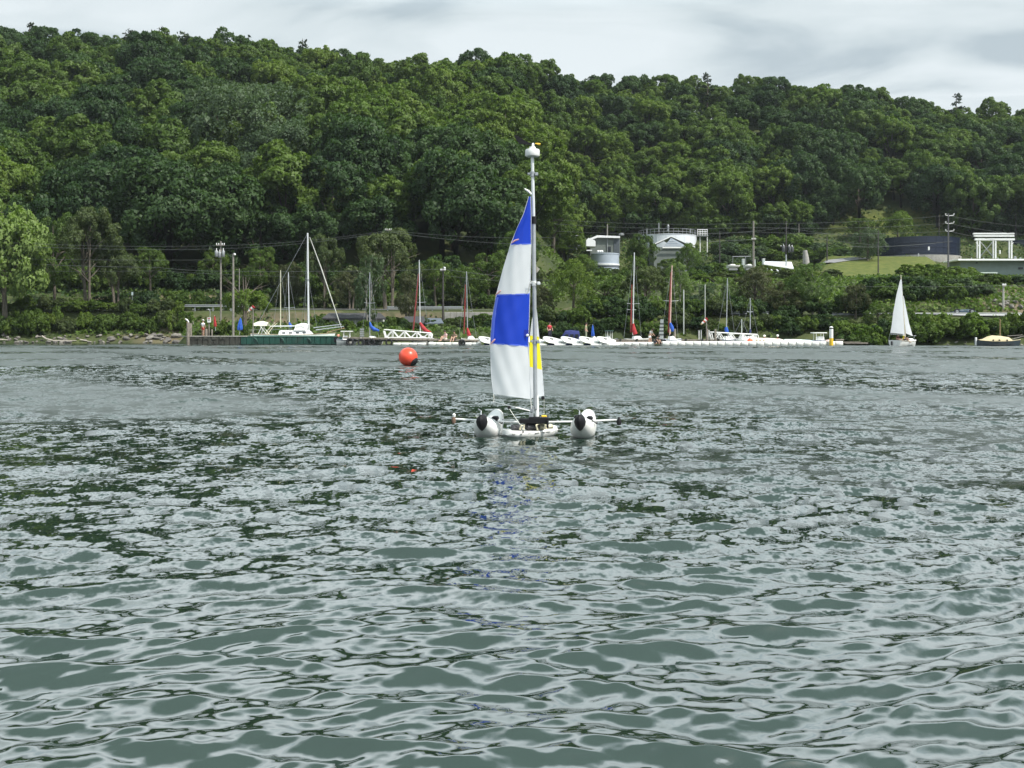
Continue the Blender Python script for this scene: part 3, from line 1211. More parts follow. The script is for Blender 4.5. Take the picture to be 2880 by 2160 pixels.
# beam bracket, crossbeam
b = MB()
b.bbox(aw(1475, 1184, 14.10), (sl(30, 20.2), 0.10, sl(13, 20.2)), 0.008)
b.bbox(aw(1515, 1182, 14.12), (sl(56, 20.2), 0.14, sl(17, 20.2)), 0.008)
b.bbox(aw(1503, 1176, 14.14), (sl(32, 20.2), 0.12, sl(9, 20.2)), 0.006)
b.bbox(aw(1540, 1193, 14.05), (0.028, 0.05, 0.10), 0.006)
brk = b.build('mast_bracket', BLACK, tri, smooth=True)
b = MB()
b.bbox(aw(1530, 1172, 14.22), (sl(16, 20.2), 0.06, sl(9, 20.2)), 0.012)
b.build('yellow_float', YELLOW, tri, smooth=True)
b = MB()
b.tube([aw(1273, 1178, 14.22), aw(1350, 1182, 14.26), aw(1480, 1188, 14.3), aw(1600, 1186, 14.3), aw(1742, 1181, 14.28)], 0.0125, 8)
cb = b.build('crossbeam', WHITE_P, tri, smooth=True)
b = MB()
b.lathe([(0.0, -0.05), (0.022, -0.045), (0.03, 0.0), (0.022, 0.03), (0.012, 0.05)], aw(1276, 1181, 14.2), 10)
b.build('end_knob', mat('brown_rubber', (0.16, 0.10, 0.07), 0.8), cb, smooth=True, label='brown knob on the left end of the crossbeam')
b = MB()
b.lathe([(0.0, -0.028), (0.02, -0.02), (0.024, 0.01), (0.0, 0.03)], aw(1277, 1168, 14.2), 10)
b.build('end_light', WHITE_P, cb, smooth=True)
b = MB()
b.lathe([(0.0, -0.055), (0.03, -0.045), (0.034, 0.0), (0.02, 0.035), (0.008, 0.06)], aw(1741, 1185, 14.26), 10)
b.build('end_knob', BLACK, cb, smooth=True, label='black knob on the right end of the crossbeam')

# mast
m0, m1, m2 = aw(1506, 1150, YM), aw(1501, 620, YM), aw(1497, 440, YM)
mast = MB().tube([m0, m1], 0.0265, 12).build('mast', ALU, tri, smooth=True)
MB().tube([m1, m2], 0.0215, 12).build('mast_top', ALU_L, mast, smooth=True, label='thinner white upper section of the mast')
MB().tube([aw(1510, 1174, YM + 0.02), aw(1508.5, 1112, YM + 0.02)], 0.029, 12).build('mast_step', WHITE_P, mast, smooth=True)
MB().tube([aw(1501.5, 630, YM), aw(1501, 609, YM)], 0.034, 12).build('collar', BLACK, mast, smooth=True)
for py, sx_, lab in ((490, 11, None), (602, 0, None), (797, 13, None), (961, 9, None)):
    if sx_ == 0:
        continue
    px = 1497 + (py - 440) * 0.0135
    b = MB()
    b.tube([aw(px, py + 7, YM), aw(px, py - 7, YM)], 0.034, 10)
    b.bbox(aw(px + sx_, py, YM - 0.02), (0.045, 0.05, 0.045), 0.008)
    b.bbox(aw(px - sx_ * 0.9, py - 1, YM - 0.02), (0.04, 0.03, 0.03), 0.006)
    b.build('clamp', STEEL if py != 797 else ALU_L, mast, smooth=True)
b = MB()
b.prism([aw(1508, 744, YM), aw(1510, 750, YM), aw(1519, 757, YM), aw(1509, 768, YM)], (0, 0.01, 0))
b.build('mast_flag', mat('faded_flag', (0.40, 0.38, 0.33), 0.9), mast)
b = MB()
b.tube([aw(1475, 531, YM), aw(1486, 538, YM), aw(1495, 547, YM)], [0.010, 0.017, 0.014], 6)
b.build('halyard_arm', WHITE_P, mast, smooth=True)
b = MB()
b.bbox(aw(1496, 1150, YM - 0.01), (0.05, 0.06, 0.09), 0.01)
b.bbox(aw(1494, 1168, YM - 0.01), (0.06, 0.06, 0.06), 0.01)
b.build('gooseneck', STEEL, mast, smooth=True)

b = MB()
cbx = aw(1497.5, 440, YM)
r = sl(20.5, 20.2)
b.lathe([(r * 0.5, -0.004), (r * 0.93, 0.0), (r, 0.014), (r * 0.99, sl(16, 20.2)), (r * 0.92, sl(19.5, 20.2)), (r * 0.46, sl(20, 20.2)), (r * 0.42, sl(27, 20.2)), (r * 0.2, sl(28, 20.2))], cbx, 20)
hs = b.build('sensor_housing', WHITE_P, tri, smooth=True)
fin = [(1445.6, 380.5), (1452.8, 379.5), (1461, 384), (1470, 391), (1480, 398), (1492, 402), (1508, 403.5), (1511, 407), (1490, 407), (1461.5, 404.5), (1455.7, 398), (1449, 388)]
b = MB()
b.prism([aw(px, py, YM - 0.006) for px, py in fin], (0, 0.012, 0))
wv = b.build('wind_vane', BLACK, tri)
MB().lathe([(0.018, 0), (0.018, 0.04), (0.01, 0.05)], aw(1499, 413, YM), 10).build('vane_pivot', WHITE_P, wv, smooth=True)
MB().tube([aw(1505, 404, YM), aw(1514, 405, YM), aw(1520, 405.5, YM)], [0.009, 0.014, 0.012], 8).build('vane_tip', YELLOW, wv, smooth=True)


# sails: strips of cloth between a luff and a leech read off the photograph
def strip(luff, leech, top, bot, yl, yr, camber, nu=16, nv=14, wr=0.010, seed=0):
    """top, bot: (left y, right y) of the panel's edges; yl / yr depth of the leech and the luff"""
    front = []
    for j in range(nv + 1):
        v = j / nv
        row = []
        for i in range(nu + 1):
            u = i / nu                        # 0 = leech, 1 = luff
            py = (top[0] * (1 - u) + top[1] * u) * (1 - v) + (bot[0] * (1 - u) + bot[1] * u) * v
            xl, xr = np.interp(py, *leech), np.interp(py, *luff)
            yw = yl + (yr - yl) * u - camber * math.sin(math.pi * u) ** 0.9
            k = wr * (0.6 * math.sin(7 * u + 5 * v + seed) * (1 - u) + 0.7 * math.sin(11 * (u + v) + 2.3 * seed) * v * (1 - v) * 2 + 0.5 * math.sin(16 * u - 6 * v + seed))
            row.append(aw(xl + (xr - xl) * u, py, yw + k))
        front.append(row)
    f = []
    W = nu + 1
    for j in range(nv):
        for i in range(nu):
            a, c = j * W + i, (j + 1) * W + i
            f.append((a, c, c + 1, a + 1))
    return MB().add([p for r_ in front for p in r_], f)


LEECH = ([545, 553, 600, 640, 685, 760, 828, 895, 960, 1000, 1060, 1110, 1130], [1488, 1487, 1473, 1455, 1437, 1414, 1396, 1384, 1379, 1378.5, 1382, 1388, 1389])
LUFF = ([545, 553, 600, 685, 760, 828, 900, 965, 1000, 1060, 1124], [1491, 1492, 1493.5, 1493.5, 1492, 1490, 1488, 1486, 1487, 1490, 1494])
YLC, YLU, CB = 13.98, 14.12, 0.10
ms = MB()
ms.tube([aw(np.interp(y, *LUFF), y, YLU - 0.002) for y in (553, 600, 685, 760, 828, 900, 965, 1060, 1122)], 0.006, 5)
ms.tube([aw(np.interp(y, *LEECH), y, YLC - 0.002) for y in (553, 600, 640, 685, 760, 828, 895, 960, 1060, 1108)], 0.004, 5)
main = ms.build('mainsail', SAIL_W, tri, smooth=True)
strip(LUFF, LEECH, (553, 552), (686, 684), YLC, YLU, CB * 0.5, seed=1).build('sail_panel', SAIL_B, main, smooth=True, label='blue triangular panel at the head of the mainsail')
strip(LUFF, LEECH, (688, 686), (829, 826), YLC, YLU, CB, seed=2).build('sail_panel', SAIL_W, main, smooth=True, label='white panel below the blue head of the mainsail')
strip(LUFF, LEECH, (831, 828), (964, 972), YLC, YLU, CB, seed=3).build('sail_panel', SAIL_B, main, smooth=True, label='blue panel in the lower half of the mainsail')
strip(LUFF, LEECH, (966, 974), (1108, 1123), YLC, YLU, CB, seed=4.2, wr=0.014).build('sail_panel', SAIL_W, main, smooth=True, label='white panel at the foot of the mainsail')
for (t, bt) in (((686, 684), (689, 687)), ((828, 825), (832, 829)), ((963, 971), (967, 975))):
    strip(LUFF, LEECH, t, bt, YLC - 0.004, YLU - 0.004, CB, nu=12, nv=1, wr=0.006, seed=1).build('seam_tape', SAIL_BL, main)
LE2 = (LEECH[0], [x + 9 - 5 * (y < 700) for x, y in zip(LEECH[1], LEECH[0])])
strip(LE2, LEECH, (836, 836), (958, 958), YLC - 0.012, YLC - 0.022, 0.004, nu=3, nv=12, wr=0.004).build('leech_hem', SAIL_BL, main, smooth=True)
b = MB()
b.box(aw(1478, 938, 14.06), (sl(18, 20.2), 0.004, sl(20, 20.2)))
b.build('clew_patch', cloth('dark_blue_patch', (0.008, 0.03, 0.38), 0.2), main)
MB().lathe([(0.012, -0.004), (0.018, 0), (0.012, 0.004)], aw(1483, 943, 14.05), 10, axis=(0, 1, 0)).build('grommet', ALU_L, main)
for pts in (((1438, 684), (1448, 677), (1459, 673)), ((1394, 830), (1402, 823), (1408, 817)), ((1379, 969), (1386, 961), (1392, 954))):
    b = MB()
    b.tube([aw(px, py, 13.93 - 0.012 * i) for i, (px, py) in enumerate(pts)], [0.005, 0.013, 0.009], 6)
    b.build('telltale', PINK, main, smooth=True)
JL = ([868, 900, 945, 1000, 1060, 1122], [1503, 1496, 1490, 1488, 1489, 1494])
JR = ([868, 900, 945, 1000, 1060, 1115], [1508, 1511.5, 1515.5, 1521, 1526, 1530])
js = MB()
js.tube([aw(np.interp(y, *JR), y, 14.52) for y in (868, 900, 945, 1000, 1060, 1114)], 0.005, 5)
jib = js.build('jib', SAIL_W, tri, smooth=True)
strip(JR, JL, (870, 869), (943, 947), 14.28, 14.52, 0.05, nu=8, seed=1.5).build('sail_panel', SAIL_W, jib, smooth=True, label='white head of the jib')
strip(JR, JL, (943, 947), (1031, 1040), 14.28, 14.52, 0.05, nu=8, seed=1.5).build('sail_panel', SAIL_Y, jib, smooth=True, label='yellow band of the jib')
strip(JR, JL, (1031, 1040), (1120, 1113), 14.28, 14.52, 0.05, nu=8, seed=1.5).build('sail_panel', SAIL_W, jib, smooth=True, label='white foot of the jib')

b = MB()
b.tube([aw(1387, 1130, 14.0), aw(1440, 1143, 14.06), aw(1496, 1157, 14.12)], 0.0085, 6)
boom = b.build('boom', WHITE_P, tri, smooth=True)
b = MB()
b.bbox(aw(1432, 1146, 14.04), (0.045, 0.04, 0.04), 0.01)
b.build('sheet_block', BLACK, boom, smooth=True)
b = MB()
b.bbox(aw(1527, 1119, 14.5), (0.045, 0.04, 0.05), 0.012)
b.build('tack_block', BLACK, jib, smooth=True)
for pts, r_ in (([(1388, 1108, 13.98), (1389, 1120, 13.97), (1387, 1130, 14.0)], 0.006),
                ([(1433, 1150, 14.03), (1446, 1170, 14.0), (1463, 1194, 13.98)], 0.0045),
                ([(1492, 1120, 14.1), (1495, 1150, 14.1)], 0.0045),
                ([(1530, 1114, 14.52), (1530, 1170, 14.7)], 0.003),
                ([(1484, 826, 14.06), (1492, 790, 14.0), (1508, 797, 14.1)], 0.006)):
    MB().tube([aw(*q) for q in pts], r_, 5).build('rope', ROPE, tri, smooth=True)

# ------------------------------------------------------------------ orange buoy
YB = 62.7
c = at(1148, 1004, YB)
rb = sl(26.5, YB)
bo = empty('mooring_buoy', (c.x, c.y, 0), 'round orange red buoy floating on the open water', 'buoy')
prof = [(rb * math.cos(a), rb * math.sin(a)) for a in [math.radians(d) for d in range(-85, 86, 10)]]
MB().lathe(prof, c, 28, axis=(-0.75, 0.3, 0.62)).build('ball', mat('orange_vinyl', (0.78, 0.075, 0.035), 0.35, var=0.06, dirt=(0.4, 0.06, 0.04), dirt_amt=0.5), bo, smooth=True)
dc = Vector((0.74, -0.34, -0.58)).normalized()
MB().lathe([(rb * 0.52, rb * 0.80), (rb * 0.50, rb * 0.93), (rb * 0.36, rb * 1.08), (rb * 0.16, rb * 1.16)], c, 16, axis=dc).build('mooring_eye', BLACK, bo, smooth=True)

# ------------------------------------------------------------------ shore: materials
TIMBER = mat('weathered_timber', (0.17, 0.15, 0.125), 0.85, var=0.35, scale=5, bump=0.3)
TIMBER_D = mat('dark_wet_timber', (0.035, 0.035, 0.028), 0.7, var=0.5, scale=3, bump=0.3)
GREEN_S = mat('green_sheet_steel', (0.005, 0.050, 0.036), 0.5, var=0.25, scale=1.5, dirt=(0.03, 0.045, 0.035), dirt_amt=0.7)
POLE_W = mat('grey_pole_wood', (0.20, 0.185, 0.165), 0.9, var=0.25, scale=6)
POLE_D = mat('dark_pole_wood', (0.05, 0.045, 0.045), 0.9, var=0.3, scale=6)
ZINC = mat('galvanised_steel', (0.26, 0.275, 0.285), 0.5, metal=0.4, var=0.12, scale=5)
RED_C = mat('red_sail_cover', (0.34, 0.020, 0.024), 0.75, var=0.2, scale=4)
RED_D = mat('dark_red_furled_sail', (0.20, 0.030, 0.028), 0.8, var=0.25, scale=4)
BLUE_C = mat('blue_sail_cover', (0.015, 0.085, 0.42), 0.75, var=0.2, scale=4)
NAVY_C = mat('navy_canvas', (0.012, 0.02, 0.11), 0.8, var=0.2, scale=4)
TEAL = mat('teal_canvas', (0.22, 0.48, 0.46), 0.7, var=0.1)
RUBBER = mat('tyre_rubber', (0.010, 0.010, 0.013), 0.75, var=0.3, scale=10)
GLASS = mat('dark_glass', (0.012, 0.016, 0.02), 0.08, var=0.1)
CREAMC = mat('cream_canvas', (0.54, 0.46, 0.29), 0.8, var=0.12)
CONC = mat('grey_concrete', (0.30, 0.29, 0.27), 0.9, var=0.18, scale=2, dirt=(0.16, 0.15, 0.13), dirt_amt=0.6)
ASPH = mat('worn_asphalt', (0.13, 0.13, 0.135), 0.95, var=0.12, scale=2)
SKIN = mat('skin', (0.50, 0.30, 0.22), 0.6, var=0.05)
ORANGE = mat('orange_float', (0.80, 0.12, 0.05), 0.5, var=0.1)
NAVY_T = mat('navy_tank_paint', (0.011, 0.017, 0.036), 0.32, var=0.25, scale=0.4)
GREY_G = mat('grey_green_siding', (0.14, 0.16, 0.15), 0.8, var=0.1, scale=1)
SAGE = mat('sage_block_wall', (0.19, 0.235, 0.22), 0.85, var=0.08, scale=1)
BLUEGREY = mat('tank_paint_and_gable_shade', (0.36, 0.41, 0.48), 0.45, var=0.06, scale=0.8)
WROOF = mat('white_metal_roof', (0.78, 0.79, 0.80), 0.4, var=0.04)
DROOF = mat('dark_shingle_roof', (0.045, 0.045, 0.05), 0.9, var=0.25, scale=4)


def thing(name, px, Y, label, cat, group=None, z=None, dz=0.0):
    p = gpos(px, Y) if z is None else Vector((sx(px, Y), Y * KY, z))
    p.z += dz
    return empty(name, p, label, cat, group)


def T(px, py, Y):
    return at(px, py, Y)


# ------------------------------------------------------------------ roads, driveways
def ribbon(name, m, cl, w, label, lift=0.03):
    b = MB()
    pts = []
    for i, (px, Y) in enumerate(cl):
        p = Vector((sx(px, Y), Y))
        q = Vector((sx(cl[min(i + 1, len(cl) - 1)][0], cl[min(i + 1, len(cl) - 1)][1]), cl[min(i + 1, len(cl) - 1)][1]))
        o = Vector((sx(cl[max(i - 1, 0)][0], cl[max(i - 1, 0)][1]), cl[max(i - 1, 0)][1]))
        d = (q - o).normalized()
        n_ = Vector((-d.y, d.x))
        for k in range(5):
            s = w * (k / 4 - 0.5)
            x, y = p.x + n_.x * s, p.y + n_.y * s
            pts.append(Vector((x, y * KY, ground_z(x, y) + lift)))
    f = []
    for i in range(len(cl) - 1):
        for k in range(4):
            a = i * 5 + k
            f.append((a, a + 1, a + 6, a + 5))
    o = b.add(pts, f).build(name, m)
    return tag(o, label, kind='structure')


def lerp_path(pts, n):
    out = []
    for i in range(len(pts) - 1):
        for k in range(n):
            t = k / n
            out.append((pts[i][0] + (pts[i + 1][0] - pts[i][0]) * t, pts[i][1] + (pts[i + 1][1] - pts[i][1]) * t))
    return out + [pts[-1]]


ribbon('driveway', mat('pale_worn_asphalt', (0.21, 0.21, 0.215), 0.95, var=0.1, scale=1), lerp_path([(2250, 251), (2360, 252), (2460, 251), (2560, 249), (2650, 248)], 8), 6.0, 'grey driveway curving below the lawn', 0.12)
ribbon('access_road', MATS['pale_worn_asphalt'], lerp_path([(2320, 296), (2350, 300), (2390, 305), (2430, 309)], 8), 4.0, 'narrow grey road climbing to the tanks', 0.12)
ribbon('shore_road', ASPH, lerp_path([(-500, 197), (200, 197), (700, 197), (1200, 197), (1500, 196)], 16), 3.4, 'road running along the foot of the hill', 0.08)
ribbon('highway', ASPH, lerp_path([(1700, 175), (2200, 174.5), (2600, 174), (3300, 173)], 16), 7.0, 'road behind the shoreline bushes', 0.08)


def guardrail(px0, px1, Y, py, label, post=26):
    x0, x1 = sx(px0, Y), sx(px1, Y)
    z = sz(py, Y)
    g_ = empty('guardrail', (x0, Y * KY, z - 0.6), label, 'guardrail', 'guardrails along the shore roads')
    b = MB()
    prof = [(0, 0.16), (-0.05, 0.10), (0.0, 0.02), (0.0, -0.02), (-0.05, -0.10), (0, -0.16), (0.03, -0.16), (0.03, 0.16)]
    rings = [[Vector((x, Y * KY + q[0], z + q[1])) for q in prof] for x in (x0, x1)]
    b.loft(rings).build('rail', ZINC, g_)
    n = max(2, int((px1 - px0) / post))
    for i in range(n + 1):
        x = x0 + (x1 - x0) * i / n
        b = MB()
        b.box((x, Y * KY + 0.10, z - 0.35), (0.14, 0.12, 1.0))
        b.build('post', ZINC, g_)


guardrail(-60, 700, 193.2, 860, 'long grey guardrail on the bank behind the left hedge', 48)
guardrail(1090, 1300, 193.4, 865, 'short grey guardrail behind the two seated people', 36)
guardrail(2340, 2930, 170.9, 884, 'grey guardrail in front of the parked car', 40)
guardrail(2000, 2160, 171.0, 880, 'grey guardrail half hidden behind the shore trees', 36)

# embankment wall right of the utility pole
b = MB()
w_ = empty('retaining_wall', gpos(1330, 191), 'low concrete retaining wall under the road behind the docks', 'wall')
for i in range(9):
    x0 = 1250 + i * 17
    MB().bbox((sx(x0 + 8.5, 191.4), 191.4 * KY, sz(893, 191.4)), (sl(16.4, 191), 0.3, sl(30, 191)), 0.03).build('panel', CONC, w_)

# ------------------------------------------------------------------ pier: dark timber part and green steel part
pier = empty('pier', (sx(745, 160), 160 * KY, 0), 'long low pier with dark timber and green steel sides', 'pier')
ZT = sz(946.5, 160)
b = MB()
b.box((sx(745, 160), 160 * KY + 2.0, ZT - 0.46), (sl(440, 160) - 0.1, 3.9, 0.8))
b.build('core', TIMBER_D, pier)
for i in range(10):                                  # timber bays
    xa, xb = 525 + i * 15.2, 525 + (i + 1) * 15.2 - 1.0
    MB().bbox((sx((xa + xb) / 2, 160), 160 * KY - 0.03, ZT - 0.50), (sl(xb - xa, 160), 0.16, 0.92), 0.03).build('plank', TIMBER_D, pier)
for i in range(18):
    xa, xb = 678 + i * 16, 678 + (i + 1) * 16 - 0.8
    MB().bbox((sx((xa + xb) / 2, 160), 160 * KY - 0.05, ZT - 0.44), (sl(xb - xa, 160), 0.14, 0.72), 0.025).build('side_panel', GREEN_S, pier)
    MB().bbox((sx((xa + xb) / 2, 160), 160 * KY - 0.02, ZT - 0.98), (sl(xb - xa, 160) * 0.8, 0.12, 0.34), 0.02).build('skirt_panel', TIMBER_D, pier)
for i in range(7):
    xa = 541 + i * 62
    MB().bbox((sx(xa, 160), 160 * KY + 1.9, ZT + 0.015), (sl(60, 160), 4.1, 0.09), 0.02).build('deck_slab', CONC if i < 3 else mat('green_deck', (0.05, 0.13, 0.10), 0.7, var=0.15), pier)
for i in range(5):
    MB().bbox((sx(533 + i * 23, 160), 160 * KY - 0.12, ZT - 0.22), (sl(14, 160), 0.10, 0.28), 0.05).build('fender', TIMBER_D, pier)
for i in range(4):
    MB().tube([(sx(715 + i * 75, 160), 160 * KY - 0.13, ZT - 0.12), (sx(722 + i * 75, 160), 160 * KY - 0.17, ZT - 0.3), (sx(726 + i * 75, 160), 160 * KY - 0.14, ZT - 0.62)], [0.07, 0.12, 0.05], 6).build('fender', GREEN_S, pier, smooth=True)


def post(px, top, bot, Y, r, m, label, name='mooring_post', cat='post', group='timber mooring posts'):
    o = MB().tube([T(px, bot, Y), T(px, top + 2, Y), T(px, top, Y)], [r, r * 0.95, r * 0.6], 9).build(name, m, None, loc=T(px, bot, Y), smooth=True)
    tag(o, label, cat, group)
    return o


post(529, 906, 972, 159.2, 0.16, TIMBER, 'thick grey timber post at the left end of the pier')
post(536, 909, 948, 160.3, 0.15, TIMBER, 'grey timber post behind the pier end post')
post(580, 925, 946, 161, 0.14, TIMBER, 'short stout timber post left of the white sign post')
post(596, 926, 946, 161, 0.09, TIMBER, 'short thin timber post right of the white sign post')
post(543, 903, 912, 164, 0.05, POLE_W, 'thin stake in the hedge beside the pier end', 'stake', 'stake', None)

# gull on the pier post
gl = empty('gull', T(525, 905, 159.2), 'white gull perched on the pier end post', 'bird')
b = MB()
b.tube([T(521, 900, 159.2), T(523, 898, 159.2), T(526, 900, 159.2), T(530, 905, 159.2), T(532, 908, 159.2)], [0.03, 0.075, 0.10, 0.07, 0.02], 8)
b.lathe([(0.02, -0.05), (0.06, 0), (0.02, 0.06)], T(522, 897, 159.1), 8)
b.build('body', WHITE_P, gl, smooth=True)
MB().tube([T(520, 897.5, 159.1), T(517.5, 898, 159.1)], [0.02, 0.006], 5).build('beak', YELLOW, gl)
for dx in (524.5, 527):
    MB().tube([T(dx, 904, 159.2), T(dx, 908, 159.2)], 0.008, 4).build('leg', YELLOW, gl)


# ------------------------------------------------------------------ people
def limb(ob, pts, rad, name, m, parent, loc, rz, sub=1):
    """one skinned chain-tree: pts {id:(parent, co, r)}"""
    me = bpy.data.meshes.new(name)
    ids = list(pts)
    R = Matrix.Rotation(rz, 3, 'Z')
    vs_ = [tuple(R @ Vector(pts[i][1]) + Vector(loc) - ORIGIN[parent]) for i in ids]
    es = [(ids.index(pts[i][0]), ids.index(i)) for i in ids if pts[i][0] is not None]
    me.from_pydata(vs_, es, [])
    me.materials.append(m)
    o = bpy.data.objects.new(name, me)
    COL.objects.link(o)
    o.parent = parent
    ORIGIN[o] = ORIGIN[parent]
    md = o.modifiers.new('skin', 'SKIN')
    md.use_smooth_shade = True
    for k, i in enumerate(ids):
        r = pts[i][2]
        me.skin_vertices[0].data[k].radius = r if isinstance(r, tuple) else (r, r)
    me.skin_vertices[0].data[0].use_root = True
    sd = o.modifiers.new('sub', 'SUBSURF')
    sd.levels = sd.render_levels = sub
    return o


POSES = {
    'stand': dict(pelvis=(0, 0, 0.95), chest=(0, 0, 1.28), neck=(0, 0, 1.47), head=(0, -0.03, 1.60), kneeL=(0.10, -0.03, 0.50), kneeR=(-0.10, -0.01, 0.50), footL=(0.12, 0.0, 0.07), footR=(-0.12, 0.02, 0.07),
                  elbL=(0.27, 0.02, 1.15), elbR=(-0.27, 0.02, 1.15), handL=(0.26, -0.12, 0.92), handR=(-0.26, -0.12, 0.92)),
    'lean': dict(pelvis=(0, 0.08, 0.93), chest=(0, -0.08, 1.22), neck=(0, -0.20, 1.38), head=(0, -0.30, 1.48), kneeL=(0.10, -0.02, 0.50), kneeR=(-0.10, 0.06, 0.50), footL=(0.12, 0.0, 0.07), footR=(-0.12, 0.12, 0.07),
                 elbL=(0.25, -0.16, 1.05), elbR=(-0.25, -0.16, 1.05), handL=(0.2, -0.36, 0.90), handR=(-0.2, -0.36, 0.90)),
    'sit': dict(pelvis=(0, 0.1, 0.10), chest=(0, 0.06, 0.44), neck=(0, 0.0, 0.62), head=(0, -0.05, 0.75), kneeL=(0.13, -0.36, 0.30), kneeR=(-0.13, -0.34, 0.26), footL=(0.14, -0.55, -0.08), footR=(-0.14, -0.50, -0.10),
                elbL=(0.28, -0.05, 0.30), elbR=(-0.28, -0.02, 0.30), handL=(0.18, -0.30, 0.32), handR=(-0.18, -0.28, 0.30)),
    'crouch': dict(pelvis=(0, 0.18, 0.34), chest=(0, -0.05, 0.60), neck=(0, -0.18, 0.72), head=(0, -0.27, 0.80), kneeL=(0.16, -0.22, 0.42), kneeR=(-0.16, -0.16, 0.10), footL=(0.14, -0.12, 0.06), footR=(-0.14, 0.24, 0.06),
                   elbL=(0.26, -0.22, 0.42), elbR=(-0.26, -0.24, 0.42), handL=(0.16, -0.42, 0.20), handR=(-0.16, -0.42, 0.18)),
}


def person(loc, label, pose, shirt, shorts, hair, rz=0.0, s=1.0, hat=None, group='people about the docks', long_legs=False):
    P = {k: tuple(c * s for c in v) for k, v in POSES[pose].items()}
    t = empty('person', loc, label, 'person', group)
    sL = tuple(np.array(P['chest']) * 0.75 + np.array(P['neck']) * 0.25 + np.array((0.17 * s, 0, 0)))
    sR = tuple(np.array(P['chest']) * 0.75 + np.array(P['neck']) * 0.25 - np.array((0.17 * s, 0, 0)))
    hL = tuple(np.array(P['pelvis']) + np.array((0.09 * s, 0, -0.05 * s)))
    hR = tuple(np.array(P['pelvis']) + np.array((-0.09 * s, 0, -0.05 * s)))
    fL = tuple(np.array(P['footL']) + np.array((0.01, -0.17, -0.04)) * s)
    fR = tuple(np.array(P['footR']) + np.array((-0.01, -0.17, -0.04)) * s)
    hd = np.array(P['head'])
    up = hd - np.array(P['neck'])
    up = up / np.linalg.norm(up)
    top = tuple(hd + up * 0.09 * s)
    nose = tuple(hd + np.array((0, -0.10, -0.01)) * s)
    hLt = tuple(np.array(P['handL']) * 1.35 - np.array(P['elbL']) * 0.35)
    hRt = tuple(np.array(P['handR']) * 1.35 - np.array(P['elbR']) * 0.35)
    body = {'pelvis': (None, P['pelvis'], (0.13 * s, 0.10 * s)), 'chest': ('pelvis', P['chest'], (0.145 * s, 0.10 * s)), 'neck': ('chest', P['neck'], 0.055 * s), 'head': ('neck', P['head'], (0.078 * s, 0.092 * s)), 'top': ('head', top, 0.06 * s),
            'nose': ('head', nose, 0.018 * s), 'sL': ('chest', sL, 0.06 * s), 'sR': ('chest', sR, 0.06 * s), 'eL': ('sL', P['elbL'], 0.042 * s), 'eR': ('sR', P['elbR'], 0.042 * s), 'wL': ('eL', P['handL'], 0.030 * s), 'wR': ('eR', P['handR'], 0.030 * s),
            'tL': ('wL', hLt, (0.040 * s, 0.018 * s)), 'tR': ('wR', hRt, (0.040 * s, 0.018 * s)),
            'hL': ('pelvis', hL, 0.085 * s), 'hR': ('pelvis', hR, 0.085 * s), 'kL': ('hL', P['kneeL'], 0.058 * s), 'kR': ('hR', P['kneeR'], 0.058 * s), 'aL': ('kL', P['footL'], 0.040 * s), 'aR': ('kR', P['footR'], 0.040 * s), 'fL': ('aL', fL, 0.032 * s), 'fR': ('aR', fR, 0.032 * s)}
    limb(None, body, None, 'body', SKIN, t, loc, rz)
    mid = lambda a, b_, k: tuple(np.array(a) * (1 - k) + np.array(b_) * k)
    sh = {'a': (None, mid(P['pelvis'], P['chest'], 0.1), (0.150 * s, 0.118 * s)), 'b': ('a', P['chest'], (0.165 * s, 0.122 * s)), 'c': ('b', mid(P['chest'], P['neck'], 0.75), 0.075 * s), 'l': ('b', sL, 0.078 * s), 'r': ('b', sR, 0.078 * s), 'l2': ('l', mid(sL, P['elbL'], 0.7), 0.062 * s), 'r2': ('r', mid(sR, P['elbR'], 0.7), 0.062 * s)}
    limb(None, sh, None, 'shirt', mat('shirt_' + shirt[0], shirt[1], 0.85, var=0.1), t, loc, rz)
    k_ = 0.95 if long_legs else 0.75
    so = {'a': (None, mid(P['pelvis'], P['chest'], 0.08), (0.150 * s, 0.118 * s)), 'p': ('a', P['pelvis'], (0.150 * s, 0.118 * s)), 'l': ('p', hL, 0.102 * s), 'r': ('p', hR, 0.102 * s), 'l2': ('l', mid(hL, P['kneeL'], k_), 0.082 * s), 'r2': ('r', mid(hR, P['kneeR'], k_), 0.082 * s)}
    if long_legs:
        so['l3'] = ('l2', mid(P['kneeL'], P['footL'], 0.9), 0.058 * s)
        so['r3'] = ('r2', mid(P['kneeR'], P['footR'], 0.9), 0.058 * s)
    limb(None, so, None, 'shorts' if not long_legs else 'trousers', mat('shorts_' + shorts[0], shorts[1], 0.85, var=0.1), t, loc, rz)
    R = Matrix.Rotation(rz, 3, 'Z')
    hc = Vector(loc) + R @ Vector(tuple(hd + up * 0.045 * s + np.array((0, 0.02, 0)) * s))
    if hat:
        MB().lathe([(0.16 * s, 0.0), (0.155 * s, 0.015 * s), (0.10 * s, 0.03 * s), (0.095 * s, 0.08 * s), (0.05 * s, 0.115 * s)], hc + Vector((0, 0, 0.01)), 12, axis=R @ Vector(tuple(up))).build('hat', mat('hat_' + hat[0], hat[1], 0.8), t, smooth=True)
    MB().lathe([(0.085 * s, -0.06 * s), (0.105 * s, -0.01 * s), (0.10 * s, 0.04 * s), (0.06 * s, 0.085 * s), (0.01, 0.095 * s)], hc, 10, axis=R @ Vector(tuple(up))).build('hair', mat('hair_' + hair[0], hair[1], 0.7), t, smooth=True)
    return t


